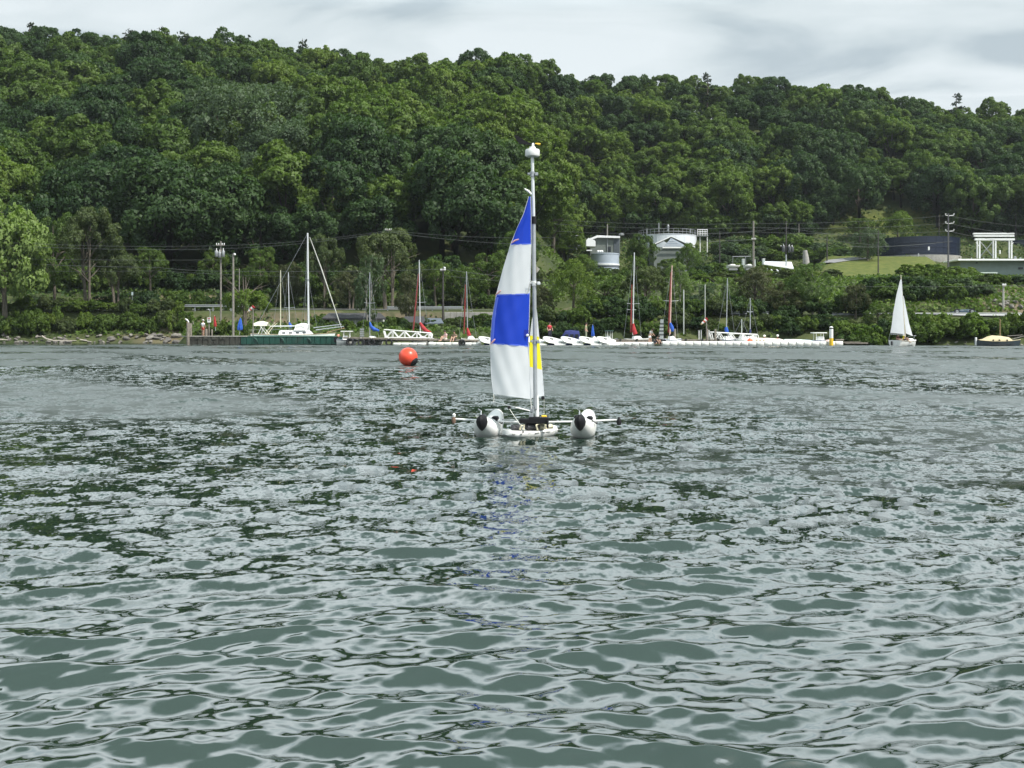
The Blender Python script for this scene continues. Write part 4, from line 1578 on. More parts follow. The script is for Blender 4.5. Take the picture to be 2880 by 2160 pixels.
HB = ('dark_brown', (0.03, 0.02, 0.015))
BEIGE = ('beige', (0.45, 0.38, 0.28))
person(T(571, 945.5, 161), 'person in white shirt and red shorts standing on the pier', 'stand', ('white', (0.75, 0.75, 0.78)), ('red', (0.42, 0.06, 0.05)), HB, rz=2.6, hat=('white', (0.7, 0.68, 0.66)))
person(T(1252, 955, 153.4), 'bare shouldered person in pink top sitting on the dock edge', 'sit', ('pink', (0.62, 0.42, 0.42)), ('pale', (0.6, 0.55, 0.5)), HB, rz=-0.9, s=1.06)
person(T(1278, 956, 153.6), 'person in brown shirt sitting on the dock beside the person in pink', 'sit', ('brown', (0.20, 0.15, 0.10)), ('dark', (0.06, 0.05, 0.05)), HB, rz=-0.4, s=1.06)
person(T(1546, 956, 156), 'person in red shirt standing behind the white dinghies', 'stand', ('red', (0.45, 0.03, 0.045)), ('navy', (0.03, 0.03, 0.05)), HB, rz=0.5, s=1.06, long_legs=True)
person(T(1648, 957, 157), 'person in pale olive clothes standing left of the blue umbrella', 'stand', ('olive', (0.30, 0.31, 0.18)), ('olive2', (0.25, 0.26, 0.17)), HB, rz=1.4, s=1.05, long_legs=True)
person(T(1829, 968, 152.0), 'person in grey shirt and white shorts leaning over the float', 'lean', ('grey', (0.33, 0.34, 0.33)), ('white', (0.7, 0.7, 0.7)), HB, rz=0.9, s=0.98)
person(T(1847, 969, 151.0), 'person in dark clothes crouching on the white float', 'crouch', ('black', (0.03, 0.03, 0.03)), ('navy', (0.03, 0.03, 0.05)), HB, rz=0.8)

# sign post, dock light, flags and umbrellas on the pier
sp = empty('sign_post', T(588, 946, 161.2), 'timber post with a white notice and a small lamp on the pier', 'sign')
MB().tube([T(588, 946, 161.2), T(588, 905, 161.2)], 0.07, 8).build('post', TIMBER, sp)
MB().bbox(T(588, 900, 161.0), (sl(9.5, 161), 0.04, sl(14, 161)), 0.01).build('notice_board', WHITE_P, sp)
for k, (a, w2) in enumerate(((895.5, 6.5), (899, 5), (902, 6))):
    MB().box(T(588, a, 161.0) + Vector((0, -0.026, 0)), (sl(w2, 161), 0.004, sl(1.6 if k else 2.6, 161))).build('print_line', RED_C if k == 0 else BLACK, sp)
b = MB()
b.tube([T(590, 905, 161.3), T(591, 880, 161.3), T(589.5, 871, 161.3), T(586, 869.5, 161.3)], 0.035, 6)
b.build('lamp_arm', ZINC, sp, smooth=True)
MB().lathe([(0.05, -0.06), (0.10, 0), (0.06, 0.09)], T(586.5, 871, 161.2), 10).build('lamp', ZINC, sp, smooth=True)


def folded_umbrella(px, top, bot, Y, w, m, label, lean=0.0, legs=False):
    t = empty('folded_umbrella', T(px, bot, Y), label, 'umbrella', 'folded umbrellas along the docks')
    h = sl(bot - top, Y)
    c = T(px, bot, Y)
    tip = Vector((lean * h, 0, h))
    W = sl(w, Y) / 2
    MB().tube([c, c + tip], 0.03, 6).build('pole', ALU, t)
    rings = []
    for k, (q, r) in enumerate(((0.26, 0.75), (0.30, 1.0), (0.45, 0.95), (0.65, 0.7), (0.85, 0.45), (0.98, 0.12))):
        rings.append([c + tip * q + Vector((math.cos(a) * W * r * (1 + 0.22 * math.cos(5 * a)), math.sin(a) * W * r * (1 + 0.22 * math.cos(5 * a)), 0)) for a in [2 * math.pi * i / 20 for i in range(20)]])
    MB().loft(rings).build('canopy', m, t, smooth=True)
    return t


folded_umbrella(606, 886, 930, 163, 7, RED_C, 'folded dark red umbrella standing behind the pier sign', -0.06)
folded_umbrella(674, 893, 941, 162, 13, BLUE_C, 'folded blue umbrella standing beside the lamp pole on the pier', 0.05)
folded_umbrella(1667, 912, 958, 154, 8.5, BLUE_C, 'folded blue umbrella among the white dinghies')

# windsocks
def windsock(px, top, bot, Y, label):
    t = empty('windsock', T(px, bot, Y), label, 'windsock', 'striped windsocks on the docks')
    MB().tube([T(px, bot, Y), T(px, top, Y)], [0.07, 0.05], 7).build('pole', POLE_W, t)
    p0 = T(px + 2, top - 6, Y)
    d = Vector((-0.72, 0, -0.69))
    L = sl(24, Y)
    cols = [RED_C, WHITE_P, mat('faded_red', (0.55, 0.10, 0.06), 0.8), WHITE_P, mat('faded_tan', (0.45, 0.33, 0.2), 0.8)]
    for i in range(5):
        a, c2 = i / 5, (i + 1) / 5
        r0, r1 = 0.20 - 0.12 * a, 0.20 - 0.12 * c2
        MB().tube([p0 + d * (L * a), p0 + d * (L * c2)], [r0, r1], 12).build('band', cols[i], t, smooth=True)
    return t


windsock(712, 868, 947, 161.5, 'red and white windsock on a grey pole beside the big sailboat')
windsock(1987, 902, 966, 156, 'red and white windsock on the pole between the right-hand docks')

# ------------------------------------------------------------------ boats
def ring_hull(t, L, B, D, transom, sheer, rake):
    fb = 1 - (max(t - 0.42, 0) / 0.58) ** 2.1
    w = max(0.012, B / 2 * fb * (transom + (1 - transom) * min(1.0, t / 0.42) ** 0.8))
    top = D + sheer * (2 * t - 0.9) ** 2
    bot = -0.22 * (1 - t ** 3)
    x = L * t
    return [(x + rake * t * t * 0.9, w, top), (x + rake * t * t * 0.6, w * 0.96, top * 0.45), (x, w * 0.6, bot * 0.6), (x - 0.1 * rake, 0.012, bot), (x, -w * 0.6, bot * 0.6), (x + rake * t * t * 0.6, -w * 0.96, top * 0.45), (x + rake * t * t * 0.9, -w, top)]


class Boat:
    """local frame: x from stern to bow, y to port, z up from the waterline"""

    def __init__(self, name, origin, heading, label, cat, group=None):
        self.o = Vector(origin)
        self.R = Matrix.Rotation(heading, 3, 'Z')
        self.t = empty(name, origin, label, cat, group)

    def w(self, p):
        return self.o + self.R @ Vector(p)

    def hull(self, L, B, D, m, transom=0.7, sheer=0.12, rake=0.35, n=11, stripe=None):
        rings = [[self.w(p) for p in ring_hull(i / n, L, B, D, transom, sheer, rake)] for i in range(n + 1)]
        h = MB().loft(rings).build('hull', m, self.t, smooth=True)
        if stripe:
            for sgn in (0, 6):
                b = MB()
                pts = []
                for i in range(n + 1):
                    q = ring_hull(i / n, L, B, D, transom, sheer, rake)[sgn]
                    pts.append(self.w((q[0], q[1] * 1.0 + (0.012 if sgn == 0 else -0.012), q[2] - 0.03)))
                b.tube(pts, 0.03, 5)
                b.build('rub_rail', stripe, h, smooth=True)
        return h

    def cabin(self, x0, x1, w, z0, h, m, rake=0.25, nm='cabin', parent=None):
        rings = []
        for z, k, dx in ((0, 1.0, 0), (h * 0.75, 0.9, rake * 0.7), (h, 0.72, rake)):
            rings.append([self.w((x0 + dx * 0.3, w * k, z0 + z)), self.w((x1 - dx * 1.0, w * k * 0.75, z0 + z)), self.w((x1 - dx * 1.0, -w * k * 0.75, z0 + z)), self.w((x0 + dx * 0.3, -w * k, z0 + z))])
        return MB().loft(rings).build(nm, m, parent or self.t, smooth=False)

    def tube(self, nm, pts, r, m, n=6, parent=None, label=None):
        return MB().tube([self.w(p) for p in pts], r, n).build(nm, m, parent or self.t, smooth=True, label=label)


# the large white sloop behind the pier
DK = 161.5
s1 = Boat('sailboat', (sx(705, 164), 164 * KY + 0.6, 0.0), math.radians(4), 'large white sloop with tall bare mast moored behind the green pier', 'sailboat', 'sailboats moored at the docks')
h1 = s1.hull(8.3, 2.6, 1.05, WHITE, 0.75, 0.18, 0.7, stripe=mat('tan_rail', (0.40, 0.28, 0.16), 0.6))
c1 = s1.cabin(2.9, 6.6, 0.95, 1.0, 0.50, WHITE_P, 0.5)
for k in range(4):
    xx = 3.5 + k * 0.72
    wv_ = 0.95 * (1 - 0.25 * (xx - 2.9) / 3.7) * 0.97
    p = s1.w((xx, -wv_, 1.24))
    MB().bbox(p, (0.34, 0.06, 0.14), 0.02, rz=math.radians(4)).build('cabin_window', GLASS, c1)
mt = s1.tube('mast', [(6.05, 0, 1.3), (5.98, 0, 6.6), (5.93, 0, 12.05)], [0.11, 0.10, 0.085], ALU_L, 8)
s1.tube('mast_band', [(5.975, 0, 6.9), (5.97, 0, 7.05)], 0.125, STEEL, 8, parent=mt)
for yy in (-0.9, 0.9):
    s1.tube('spreader', [(5.97, 0, 7.0), (5.85, yy, 7.1)], 0.025, ALU, 5, parent=mt)
    s1.tube('shroud', [(5.93, 0, 12.0), (5.85, yy, 7.1), (5.7, yy * 1.15, 1.2)], 0.014, STEEL, 4, parent=mt)
s1.tube('furled_jib', [(6.15, 0, 11.6), (7.4, 0, 8.2), (9.55, 0, 1.75)], [0.035, 0.065, 0.05], mat('furled_sailcloth', (0.50, 0.50, 0.46), 0.8), 7)
s1.tube('backstay', [(5.93, 0, 12.0), (0.1, 0, 1.3)], 0.014, STEEL, 4)
s1.tube('boom', [(5.9, 0, 2.0), (1.9, 0, 1.95)], 0.07, ALU_L, 6)
dg = MB()
rings = []
for x, hh in ((4.55, 0.15), (4.7, 0.62), (5.3, 0.80), (5.75, 0.78), (6.0, 0.66)):
    rings.append([s1.w((x, math.cos(a) * 0.85, 1.50 + math.sin(a) * hh)) for a in [math.pi * i / 8 for i in range(9)]])
dg.loft(rings, close=False, cap=False).build('spray_hood', WHITE_P, s1.t, smooth=True)
MB().bbox(s1.w((5.2, -0.72, 1.75)), (0.9, 0.05, 0.34), 0.02).build('hood_window', GLASS, s1.t)
bm = MB()
rings = []
for x, hh in ((0.25, 0.30), (0.6, 0.46), (1.2, 0.52), (1.75, 0.36)):
    rings.append([s1.w((x, math.cos(a) * 1.0, 2.0 + math.sin(a) * hh)) for a in [math.pi * i / 8 for i in range(9)]])
bm.loft(rings, close=False, cap=False).build('bimini', mat('cream_bimini', (0.66, 0.65, 0.55), 0.8), s1.t, smooth=True)
for yy in (-0.95, 0.95):
    s1.tube('bimini_frame', [(0.8, yy, 1.1), (1.25, yy, 2.1)], 0.035, WHITE_P, 5)
    s1.tube('bimini_frame', [(1.7, yy, 1.1), (0.9, yy, 2.1)], 0.035, WHITE_P, 5)
    s1.tube('davit_arm', [(1.5, yy * 0.9, 1.1), (2.1, yy * 0.9, 1.9), (2.6, yy * 0.9, 2.35)], [0.05, 0.045, 0.03], CREAM, 6)
s1.tube('guard_rail', [(0.1, -1.0, 1.55), (2.5, -1.15, 1.6), (4.5, -1.1, 1.6)], 0.018, ZINC, 5)
for k in range(5):
    s1.tube('stanchion', [(0.2 + k, -1.1, 1.05), (0.2 + k, -1.1, 1.6)], 0.018, ZINC, 5)
s1.tube('bow_rail', [(8.9, -0.3, 1.95), (9.3, 0, 2.0), (8.9, 0.3, 1.95)], 0.02, ZINC, 5)
s1.tube('anchor_sprit', [(8.0, 0, 1.3), (9.9, 0, 1.75)], 0.05, mat('tan_rail', (0.4, 0.28, 0.16)), 5)
# two spars lying on its foredeck
for z, dx in ((1.78, 0), (1.55, 0.25)):
    o = s1.tube('spar', [(6.6 + dx, -0.4, z), (9.6 + dx, -0.2, z + 0.38)], 0.06, ALU, 6)


def moored(px, top, bot, Y, label, mast_m, lean=0.0, r=0.055, hull_px=None, cover=None, furled=None, spreader=None, L=6.5, sp2=None, cat='sailboat', boom_dir=1, hull_m=None):
    """a small sailboat at the docks, stern or bow on, with its bare mast"""
    t = Boat('sailboat', (sx(px, Y), Y * KY, 0.0), math.radians(90 + (8 if px % 2 else -8)) if hull_px is None else math.radians(hull_px[2]), label, cat, 'sailboats moored at the docks')
    if hull_px:
        l_ = sl(hull_px[1] - hull_px[0], Y)
        ang = math.radians(hull_px[2])
        t.o = Vector((sx(hull_px[0], Y), Y * KY - 0.2, 0.0)) if abs(hull_px[2]) < 90 else Vector((sx(hull_px[1], Y), Y * KY - 0.2, 0.0))
        Lh = l_ / max(0.4, abs(math.cos(ang))) * 0.95
        t.hull(Lh, 1.9, 0.62, hull_m or WHITE, 0.8, 0.08, 0.25)
        t.cabin(Lh * 0.35, Lh * 0.78, 0.62, 0.6, 0.33, WHITE_P, 0.3)
    else:
        t.o = Vector((sx(px, Y), Y * KY - 2.2, 0.0))
        t.hull(L * 0.8, 1.9, 0.62, hull_m or WHITE, 0.8, 0.08, 0.25)
        t.cabin(L * 0.3, L * 0.62, 0.62, 0.6, 0.33, WHITE_P, 0.3)
    p0, p1 = T(px + lean, bot, Y), T(px, top, Y)
    m = MB().tube([p0, p1], [r, r * 0.7], 7).build('mast', mast_m, t.t, smooth=True)
    for (py, wl_, wr_) in ([spreader] if spreader else []) + ([sp2] if sp2 else []):
        q = p0.lerp(p1, (bot - py) / (bot - top))
        MB().tube([q + Vector((-sl(wl_, Y), 0.03, 0.06)), q, q + Vector((sl(wr_, Y), 0.03, 0.06))], 0.022, 5).build('spreader', ALU, m, smooth=True)
    MB().tube([p1, p0 + Vector((0.9, 0.3, -0.3))], 0.012, 4).build('shroud', STEEL, m)
    MB().tube([p1, p0 + Vector((-0.9, 0.3, -0.3))], 0.012, 4).build('shroud', STEEL, m)
    if furled:
        fx0, fy0, fx1, fy1, rr_ = furled
        MB().tube([T(fx0, fy0, Y - 0.6), T((fx0 + fx1) / 2, (fy0 + fy1) / 2, Y - 0.6), T(fx1, fy1, Y - 0.6)], [rr_ * 0.55, rr_, rr_ * 0.9], 7).build('furled_jib', RED_D, t.t, smooth=True)
    if cover:
        pts, rads, cm_ = cover
        MB().tube([T(a, b_, Y - 0.8) for a, b_ in pts], rads, 9).build('sail_cover', cm_, t.t, smooth=True)
    return t


moored(789, 760, 922, 166, 'sailboat whose slim cream mast stands alone left of the tall sloop mast', mat('cream_mast', (0.55, 0.54, 0.40), 0.5), r=0.06)
moored(811, 766, 918, 166.6, 'sailboat with white mast and navy boom cover right of the cream mast', ALU_L, lean=3, cover=([(813, 906), (816, 914), (820, 920)], [0.05, 0.16, 0.2], BLUE_C), spreader=(866, 14, 16))
moored(864.5, 768, 915, 167.4, 'sailboat whose white mast stands close beside the tall sloop mast', ALU_L, lean=3, r=0.055)
moored(1040, 766, 944, 157, 'sailboat with grey mast and sagging blue boom cover behind the tyres', ALU, cover=([(1040, 906), (1043, 918), (1052, 926), (1066, 930)], [0.08, 0.17, 0.2, 0.10], BLUE_C), spreader=(853, 16, 16), hull_px=(1018, 1076, 12))
moored(1179, 731, 938, 159, 'sailboat with pale mast, red furled jib and red boom cover behind the gangway', ALU_L, lean=3, furled=(1177, 770, 1162, 930, 0.085), cover=([(1181, 907), (1188, 920), (1199, 931), (1212, 936)], [0.10, 0.22, 0.22, 0.12], RED_C), spreader=(851, 10, 18), hull_px=(1160, 1218, 8))
moored(1312, 763, 940, 158, 'sailboat with grey mast, red furled jib and short red cover left of the big sail', ALU, lean=3, furled=(1309, 800, 1305, 940, 0.075), cover=([(1314, 922), (1317, 934), (1320, 944)], [0.08, 0.17, 0.20], RED_C), spreader=(875, 0, 14), hull_px=(1298, 1350, 5))
moored(1784, 710, 942, 156, 'sailboat with white mast and thick red cover, right of the dinghies', ALU_L, lean=-4, r=0.065, furled=(1777, 800, 1774, 935, 0.08), cover=([(1781, 910), (1782, 925), (1787, 940)], [0.10, 0.22, 0.24], RED_C), spreader=(855, 18, 18), sp2=(872, 18, 8), hull_px=(1758, 1822, 5))
moored(1890, 746, 946, 155, 'sailboat with red and white mast and blue cover beside the grey striped sail', mat('pinkish_mast', (0.62, 0.42, 0.36), 0.5), lean=-6, r=0.065, furled=(1887, 765, 1880, 935, 0.075), cover=([(1885, 908), (1889, 920), (1893, 932)], [0.10, 0.2, 0.16], BLUE_C), spreader=(847, 22, 22), hull_px=(1866, 1912, 6))
moored(2046, 782, 930, 158, 'sailboat with grey mast and light blue cover behind the right-hand gangway', ALU, lean=-3, cover=([(2042, 920), (2043, 928), (2044, 936)], [0.14, 0.2, 0.2], BLUE_C), hull_px=(2015, 2080, 5))
moored(2086, 897, 945, 155, 'small dinghy with a short pale mast between the white motorboats', mat('pale_mast', (0.5, 0.55, 0.5), 0.5), r=0.05, hull_px=(2068, 2106, 4))
moored(2110, 838, 938, 159, 'sailboat with thin grey mast at the right end of the gangway', ALU, cover=([(2110, 926), (2110, 936)], [0.09, 0.13], NAVY_C), spreader=(878, 8, 8), hull_px=(2090, 2135, 5))


# masts glimpsed on the lawn behind
post(1923, 815, 940, 165, 0.06, mat('pale_flagpole', (0.45, 0.47, 0.44), 0.6), 'thin pale flagpole in front of the shore trees', 'flagpole', 'pole', 'thin bare poles before the shore trees')
post(1983, 800, 905, 164, 0.045, MATS['pale_flagpole'], 'very thin grey pole rising above the right-hand windsock', 'flagpole', 'pole', 'thin bare poles before the shore trees')

# ------------------------------------------------------------------ floating docks, tyres, walkways
FLOAT = mat('float_plastic', (0.80, 0.80, 0.76), 0.5, var=0.06, scale=4, dirt=(0.5, 0.48, 0.40), dirt_amt=0.4)


def float_dock(px0, px1, Y, n, label, ztop=0.30, depth=1.6):
    t = empty('floating_dock', (sx((px0 + px1) / 2, Y), Y * KY, 0), label, 'dock', 'white floating docks')
    w = (px1 - px0) / n
    for i in range(n):
        xa, xb = sx(px0 + i * w, Y), sx(px0 + (i + 1) * w, Y)
        c = Vector(((xa + xb) / 2, Y * KY + depth / 2, 0))
        hw = (xb - xa) / 2 - 0.012
        rings = []
        for z, k, d in ((-0.14, 0.62, 0.12), (-0.02, 0.86, 0.05), (0.08, 0.985, 0.0), (ztop - 0.05, 1.0, 0.0), (ztop, 0.94, 0.04)):
            x, y = hw * k, depth / 2 - d
            q = 0.06
            rings.append([c + Vector(p + (z,)) for p in ((x, y - q), (x - q, y), (-x + q, y), (-x, y - q), (-x, -y + q), (-x + q, -y), (x - q, -y), (x, -y + q))])
        MB().loft(rings).build('float', FLOAT, t, smooth=True)
    return t


float_dock(1105, 1196, 152.2, 4, 'white float under the walkway right of the tyres', 0.26)
float_dock(1204, 1292, 152.0, 4, 'white float below the two seated people', 0.30)
float_dock(1302, 1352, 151.6, 2, 'short white float left of the big sail', 0.28)
float_dock(1690, 1842, 151.2, 7, 'white float between the dinghies and the crouching person', 0.34)
float_dock(1862, 2372, 150.6, 23, 'long white scalloped float running to the yellow and white piling', 0.42)

wk = empty('walkway', (sx(1120, 154), 154 * KY, 0), 'grey timber walkway behind the tyres and floats', 'walkway')
x0, x1 = 965, 1350
for i in range(13):
    a, c2 = x0 + (x1 - x0) * i / 13, x0 + (x1 - x0) * (i + 1) / 13
    zt = sz(948 + 8 * i / 13, 154)
    MB().bbox((sx((a + c2) / 2, 154), 154 * KY + 0.9, zt - 0.09), (sl(c2 - a, 154) - 0.02, 2.0, 0.18), 0.02).build('deck_panel', TIMBER, wk)
for i in range(9):
    a = x0 + 14 + (x1 - x0 - 24) * i / 8
    MB().tube([(sx(a, 154), 154 * KY + 0.15, -0.6), (sx(a, 154), 154 * KY + 0.15, sz(952 + 6 * i / 8, 154))], 0.11, 8).build('pile', TIMBER_D, wk, smooth=True)
MB().bbox((sx(1157, 154), 154 * KY + 0.2, sz(958, 154)), (sl(370, 154), 0.14, 0.18), 0.03).build('stringer', TIMBER_D, wk)

wk2 = empty('walkway', (sx(1850, 155), 155 * KY, 0), 'brown timber walkway behind the long white float', 'walkway')
for i in range(15):
    a = 1690 + 22.6 * i
    MB().bbox((sx(a + 11.3, 154.4), 154.4 * KY + 0.9, sz(957.5, 154.4)), (sl(22, 154), 2.0, 0.2), 0.02).build('deck_panel', TIMBER, wk2)
for i in range(8):
    a = 1700 + 46 * i
    MB().tube([(sx(a, 154), 154 * KY + 0.1, -0.6), (sx(a, 154), 154 * KY + 0.1, sz(952, 154))], 0.10, 8).build('pile', TIMBER_D, wk2, smooth=True)
MB().bbox((sx(1850, 154), 154 * KY + 0.2, sz(962, 154)), (sl(330, 154), 0.14, 0.16), 0.03).build('stringer', mat('red_brown_beam', (0.12, 0.075, 0.055), 0.8), wk2)
for px in (1898, 1989, 2012):
    post(px, 925, 972, 153.6, 0.12, TIMBER, 'timber piling standing through the right-hand walkway', group='timber pilings of the right-hand walkway')


def tyre(px, py, Y, R, label):
    t = empty('tyre', T(px, py, Y), label, 'tyre', 'old tyres hung along the walkway')
    c = T(px, py, Y)
    prof = [(R * 0.56, -0.10), (R * 0.70, -0.125), (R * 0.92, -0.11), (R, -0.06), (R, 0.06), (R * 0.92, 0.11), (R * 0.70, 0.125), (R * 0.56, 0.10), (R * 0.52, 0.0)]
    n = 20
    vs_, fs_ = [], []
    for r_, h_ in prof:
        for k in range(n):
            a = 2 * math.pi * k / n
            vs_.append(c + Vector((r_ * math.cos(a), h_, r_ * math.sin(a))))
    m_ = len(prof)
    for i in range(m_):
        for k in range(n):
            j, i2 = (k + 1) % n, (i + 1) % m_
            fs_.append((i * n + k, i * n + j, i2 * n + j, i2 * n + k))
    MB().add(vs_, fs_).build('tread', RUBBER, t, smooth=True)
    MB().tube([c + Vector((-0.05, 0.05, R * 0.8)), c + Vector((-0.04, 0.12, R * 1.35))], 0.02, 5).build('hanging_rope', ROPE, t)


tyre(984, 961.5, 153.2, 0.39, 'old black tyre hung at the right end of the green pier')
tyre(1016, 962.5, 153.2, 0.38, 'old black tyre, second from the green pier')
tyre(1045, 962.5, 153.2, 0.38, 'old black tyre below the sailboat with the blue cover')
tyre(1094, 963, 153.2, 0.37, 'old black tyre set apart, beside the white floats')
tyre(1299, 964, 151.5, 0.36, 'old black tyre hung between the floats left of the big sail')


def gangway(px0, px1, ty0, ty1, by0, by1, Y, bays, label):
    """white lattice gangway: top rail, bottom rail, posts and diagonals on two sides"""
    t = empty('gangway', T((px0 + px1) / 2, (by0 + by1) / 2, Y), label, 'gangway', 'white lattice gangways')
    for dy in (0.0, 1.0):
        up = lambda k: T(px0 + (px1 - px0) * k, ty0 + (ty1 - ty0) * k, Y) + Vector((0, dy, 0))
        lo = lambda k: T(px0 + (px1 - px0) * k, by0 + (by1 - by0) * k, Y) + Vector((0, dy, 0))
        e0, e1 = (lo(0.05), up(0.0)), (up(1.0), lo(1.0))
        MB().tube([e0[0], up(0.012) - Vector((0, 0, 0.15)), up(0.02), up(0.5), up(0.97), up(1.0) - Vector((0, 0, 0.12)), lo(0.99)], 0.058, 7).build('top_rail', WHITE_P, t, smooth=True)
        MB().tube([lo(0.03), lo(1.0)], 0.05, 7).build('bottom_rail', WHITE_P, t, smooth=True)
        for i in range(bays):
            a, m_, c2 = (i + 0.25) / bays, (i + 0.75) / bays, min(1, (i + 1.25) / bays)
            MB().tube([lo(a), up(m_)], 0.036, 5).build('brace', WHITE_P, t)
            MB().tube([up(m_), lo(c2)], 0.036, 5).build('brace', WHITE_P, t)
            MB().tube([up(m_), lo(m_)], 0.032, 5).build('upright', WHITE_P, t)
    MB().box(T((px0 + px1) / 2, (by0 + by1) / 2, Y) + Vector((0, 0.5, -0.02)), (sl(px1 - px0, Y) * 0.95, 0.9, 0.05), ry=math.atan2(by1 - by0, px1 - px0)).build('deck', ALU, t)


gangway(1077, 1214, 927, 937, 949, 951, 155.2, 4, 'long white lattice gangway right of the tyres')
gangway(2000, 2133, 934, 941, 961, 962, 154.8, 4, 'white lattice gangway over the motorboats at the right-hand dock')

# the little white boats drawn up on floats
def dinghy(px, Y, label, group='white dinghies drawn up on the floats', L=2.15, dk=0.0):
    """hull tipped on a float, bow to the left and raised"""
    ang = math.radians(180 + 24)
    t = Boat('dinghy', (sx(px + 26, Y), Y * KY, 0.0), ang, label, 'dinghy', group)
    n = 14
    rings = []
    for i in range(n + 1):
        u = i / n
        w = 0.60 * (max(0.0, math.sin(math.pi * (0.10 + 0.90 * (1 - u) ** 0.75))) ** 0.55) + 0.01
        if u < 0.08:
            w *= 0.55 + u * 5.6
        zt = 0.42 + 0.18 * u + 0.11 * u * u
        zb = 0.16 + 0.30 * u ** 2.2
        x = L * u
        cr = 0.06 * math.sin(math.pi * u)
        roll = lambda q: (q[0], q[1] * 0.83 + (q[2] - 0.42) * 0.56, 0.46 + (q[2] - 0.42) * 0.83 - q[1] * 0.52)
        rings.append([t.w(roll(p)) for p in ((x, w, zt - 0.06), (x, w * 0.8, zt + cr * 0.5), (x, 0, zt + cr), (x, -w * 0.8, zt + cr * 0.5), (x, -w, zt - 0.06), (x, -w * 0.85, zt - 0.17), (x, -w * 0.45, zb), (x, w * 0.45, zb), (x, w * 0.85, zt - 0.17))])
    h = MB().loft(rings).build('hull', WHITE, t.t, smooth=True)
    k = 0.02
    tri_ = [(1.42, 0.34, 0.665), (1.55, 0.60, 0.56), (1.15, 0.62, 0.52)]
    b = MB()
    f0 = [t.w(roll(q)) for q in ((1.55, -0.12, 0.70), (1.05, -0.10, 0.64), (1.25, 0.20, 0.645))]
    nrm_ = t.R @ Vector((0, 0.54, 0.84))
    b.prism([p + nrm_ * 0.0 for p in f0], nrm_ * 0.04)
    b.build('triangle_mark', mat('grey_mark', (0.16, 0.16, 0.15), 0.7), h)
    for dx, nm in ((0.0, 0), (0.55, 1)):
        c = t.w((0.55 + dx, 0.15, 0.0)) + Vector((0.35, -0.55, 0.08))
        MB().bbox(c + Vector((0, 0.2, 0)), (0.62, 0.9, 0.22), 0.07).build('cradle_float', FLOAT, t.t, smooth=True)
    MB().bbox(t.w((0.8, 0.0, 0.10)), (1.5, 0.7, 0.16), 0.05).build('cradle', NAVY_C, t.t)
    return t


for px, lb in ((1377, 'white dinghy on a float just left of the big sail'), (1505, 'white dinghy partly hidden behind the yellow jib'), (1557, 'white dinghy right of the mast, first of the row of four'), (1607, 'white dinghy in the row, below the navy cabin canopy'), (1658, 'white dinghy in the row, below the blue umbrella'), (1707, 'white dinghy at the right end of the row')):
    dinghy(px, 152.6, lb)


# motorboats
def motorboat(px0, px1, Y, label, rev=False, top=None, topm=None, canopy_h=1.0, D=0.55, m=None, group='small motorboats at the docks'):
    L = sl(px1 - px0, Y)
    t = Boat('motorboat', (sx(px1 if rev else px0, Y), Y * KY, 0), math.radians(176 if rev else 4), label, 'motorboat', group)
    t.hull(L * 0.93, 1.7, D, m or WHITE, 0.85, 0.10, 0.3, stripe=NAVY_C)
    if top == 'canopy':
        rings = []
        for x, hh in ((L * 0.12, 0.35), (L * 0.16, 0.9), (L * 0.5, 1.0), (L * 0.72, 0.93), (L * 0.86, 0.35)):
            rings.append([t.w((x, math.cos(a) * 0.8, D + math.sin(a) ** 0.6 * hh * canopy_h)) for a in [math.pi * i / 10 for i in range(11)]])
        MB().loft(rings, close=False, cap=False).build('canopy', topm, t.t, smooth=True)
        for k in range(3):
            MB().bbox(t.w((L * (0.25 + 0.2 * k), 0.82 if rev else -0.82, D + 0.38)), (L * 0.13, 0.03, 0.36), 0.02).build('canopy_window', GLASS, t.t)
    elif top == 'tee':
        for x in (L * 0.35, L * 0.65):
            for yy in (-0.6, 0.6):
                t.tube('top_post', [(x, yy, D), (x, yy, D + canopy_h)], 0.03, WHITE_P, 5)
        MB().bbox(t.w((L * 0.5, 0, D + canopy_h)), (L * 0.55, 1.5, 0.09), 0.03).build('hard_top', topm or WHITE_P, t.t, smooth=True)
        t.cabin(L * 0.3, L * 0.6, 0.5, D, 0.4, WHITE_P, 0.15, 'console')
    else:
        t.cabin(L * 0.35, L * 0.75, 0.55, D - 0.05, 0.42, WHITE_P, 0.3, 'cuddy')
        b = MB()
        b.prism([t.w((L * 0.42, 0.5, D + 0.3)), t.w((L * 0.52, 0.45, D + 0.65)), t.w((L * 0.52, -0.45, D + 0.65)), t.w((L * 0.42, -0.5, D + 0.3))], t.R @ Vector((0.04, 0, 0)))
        b.build('windscreen', GLASS, t.t)
    MB().bbox(t.w((-0.12, 0, 0.55)), (0.3, 0.32, 0.6), 0.06).build('outboard', BLACK, t.t, smooth=True)
    return t


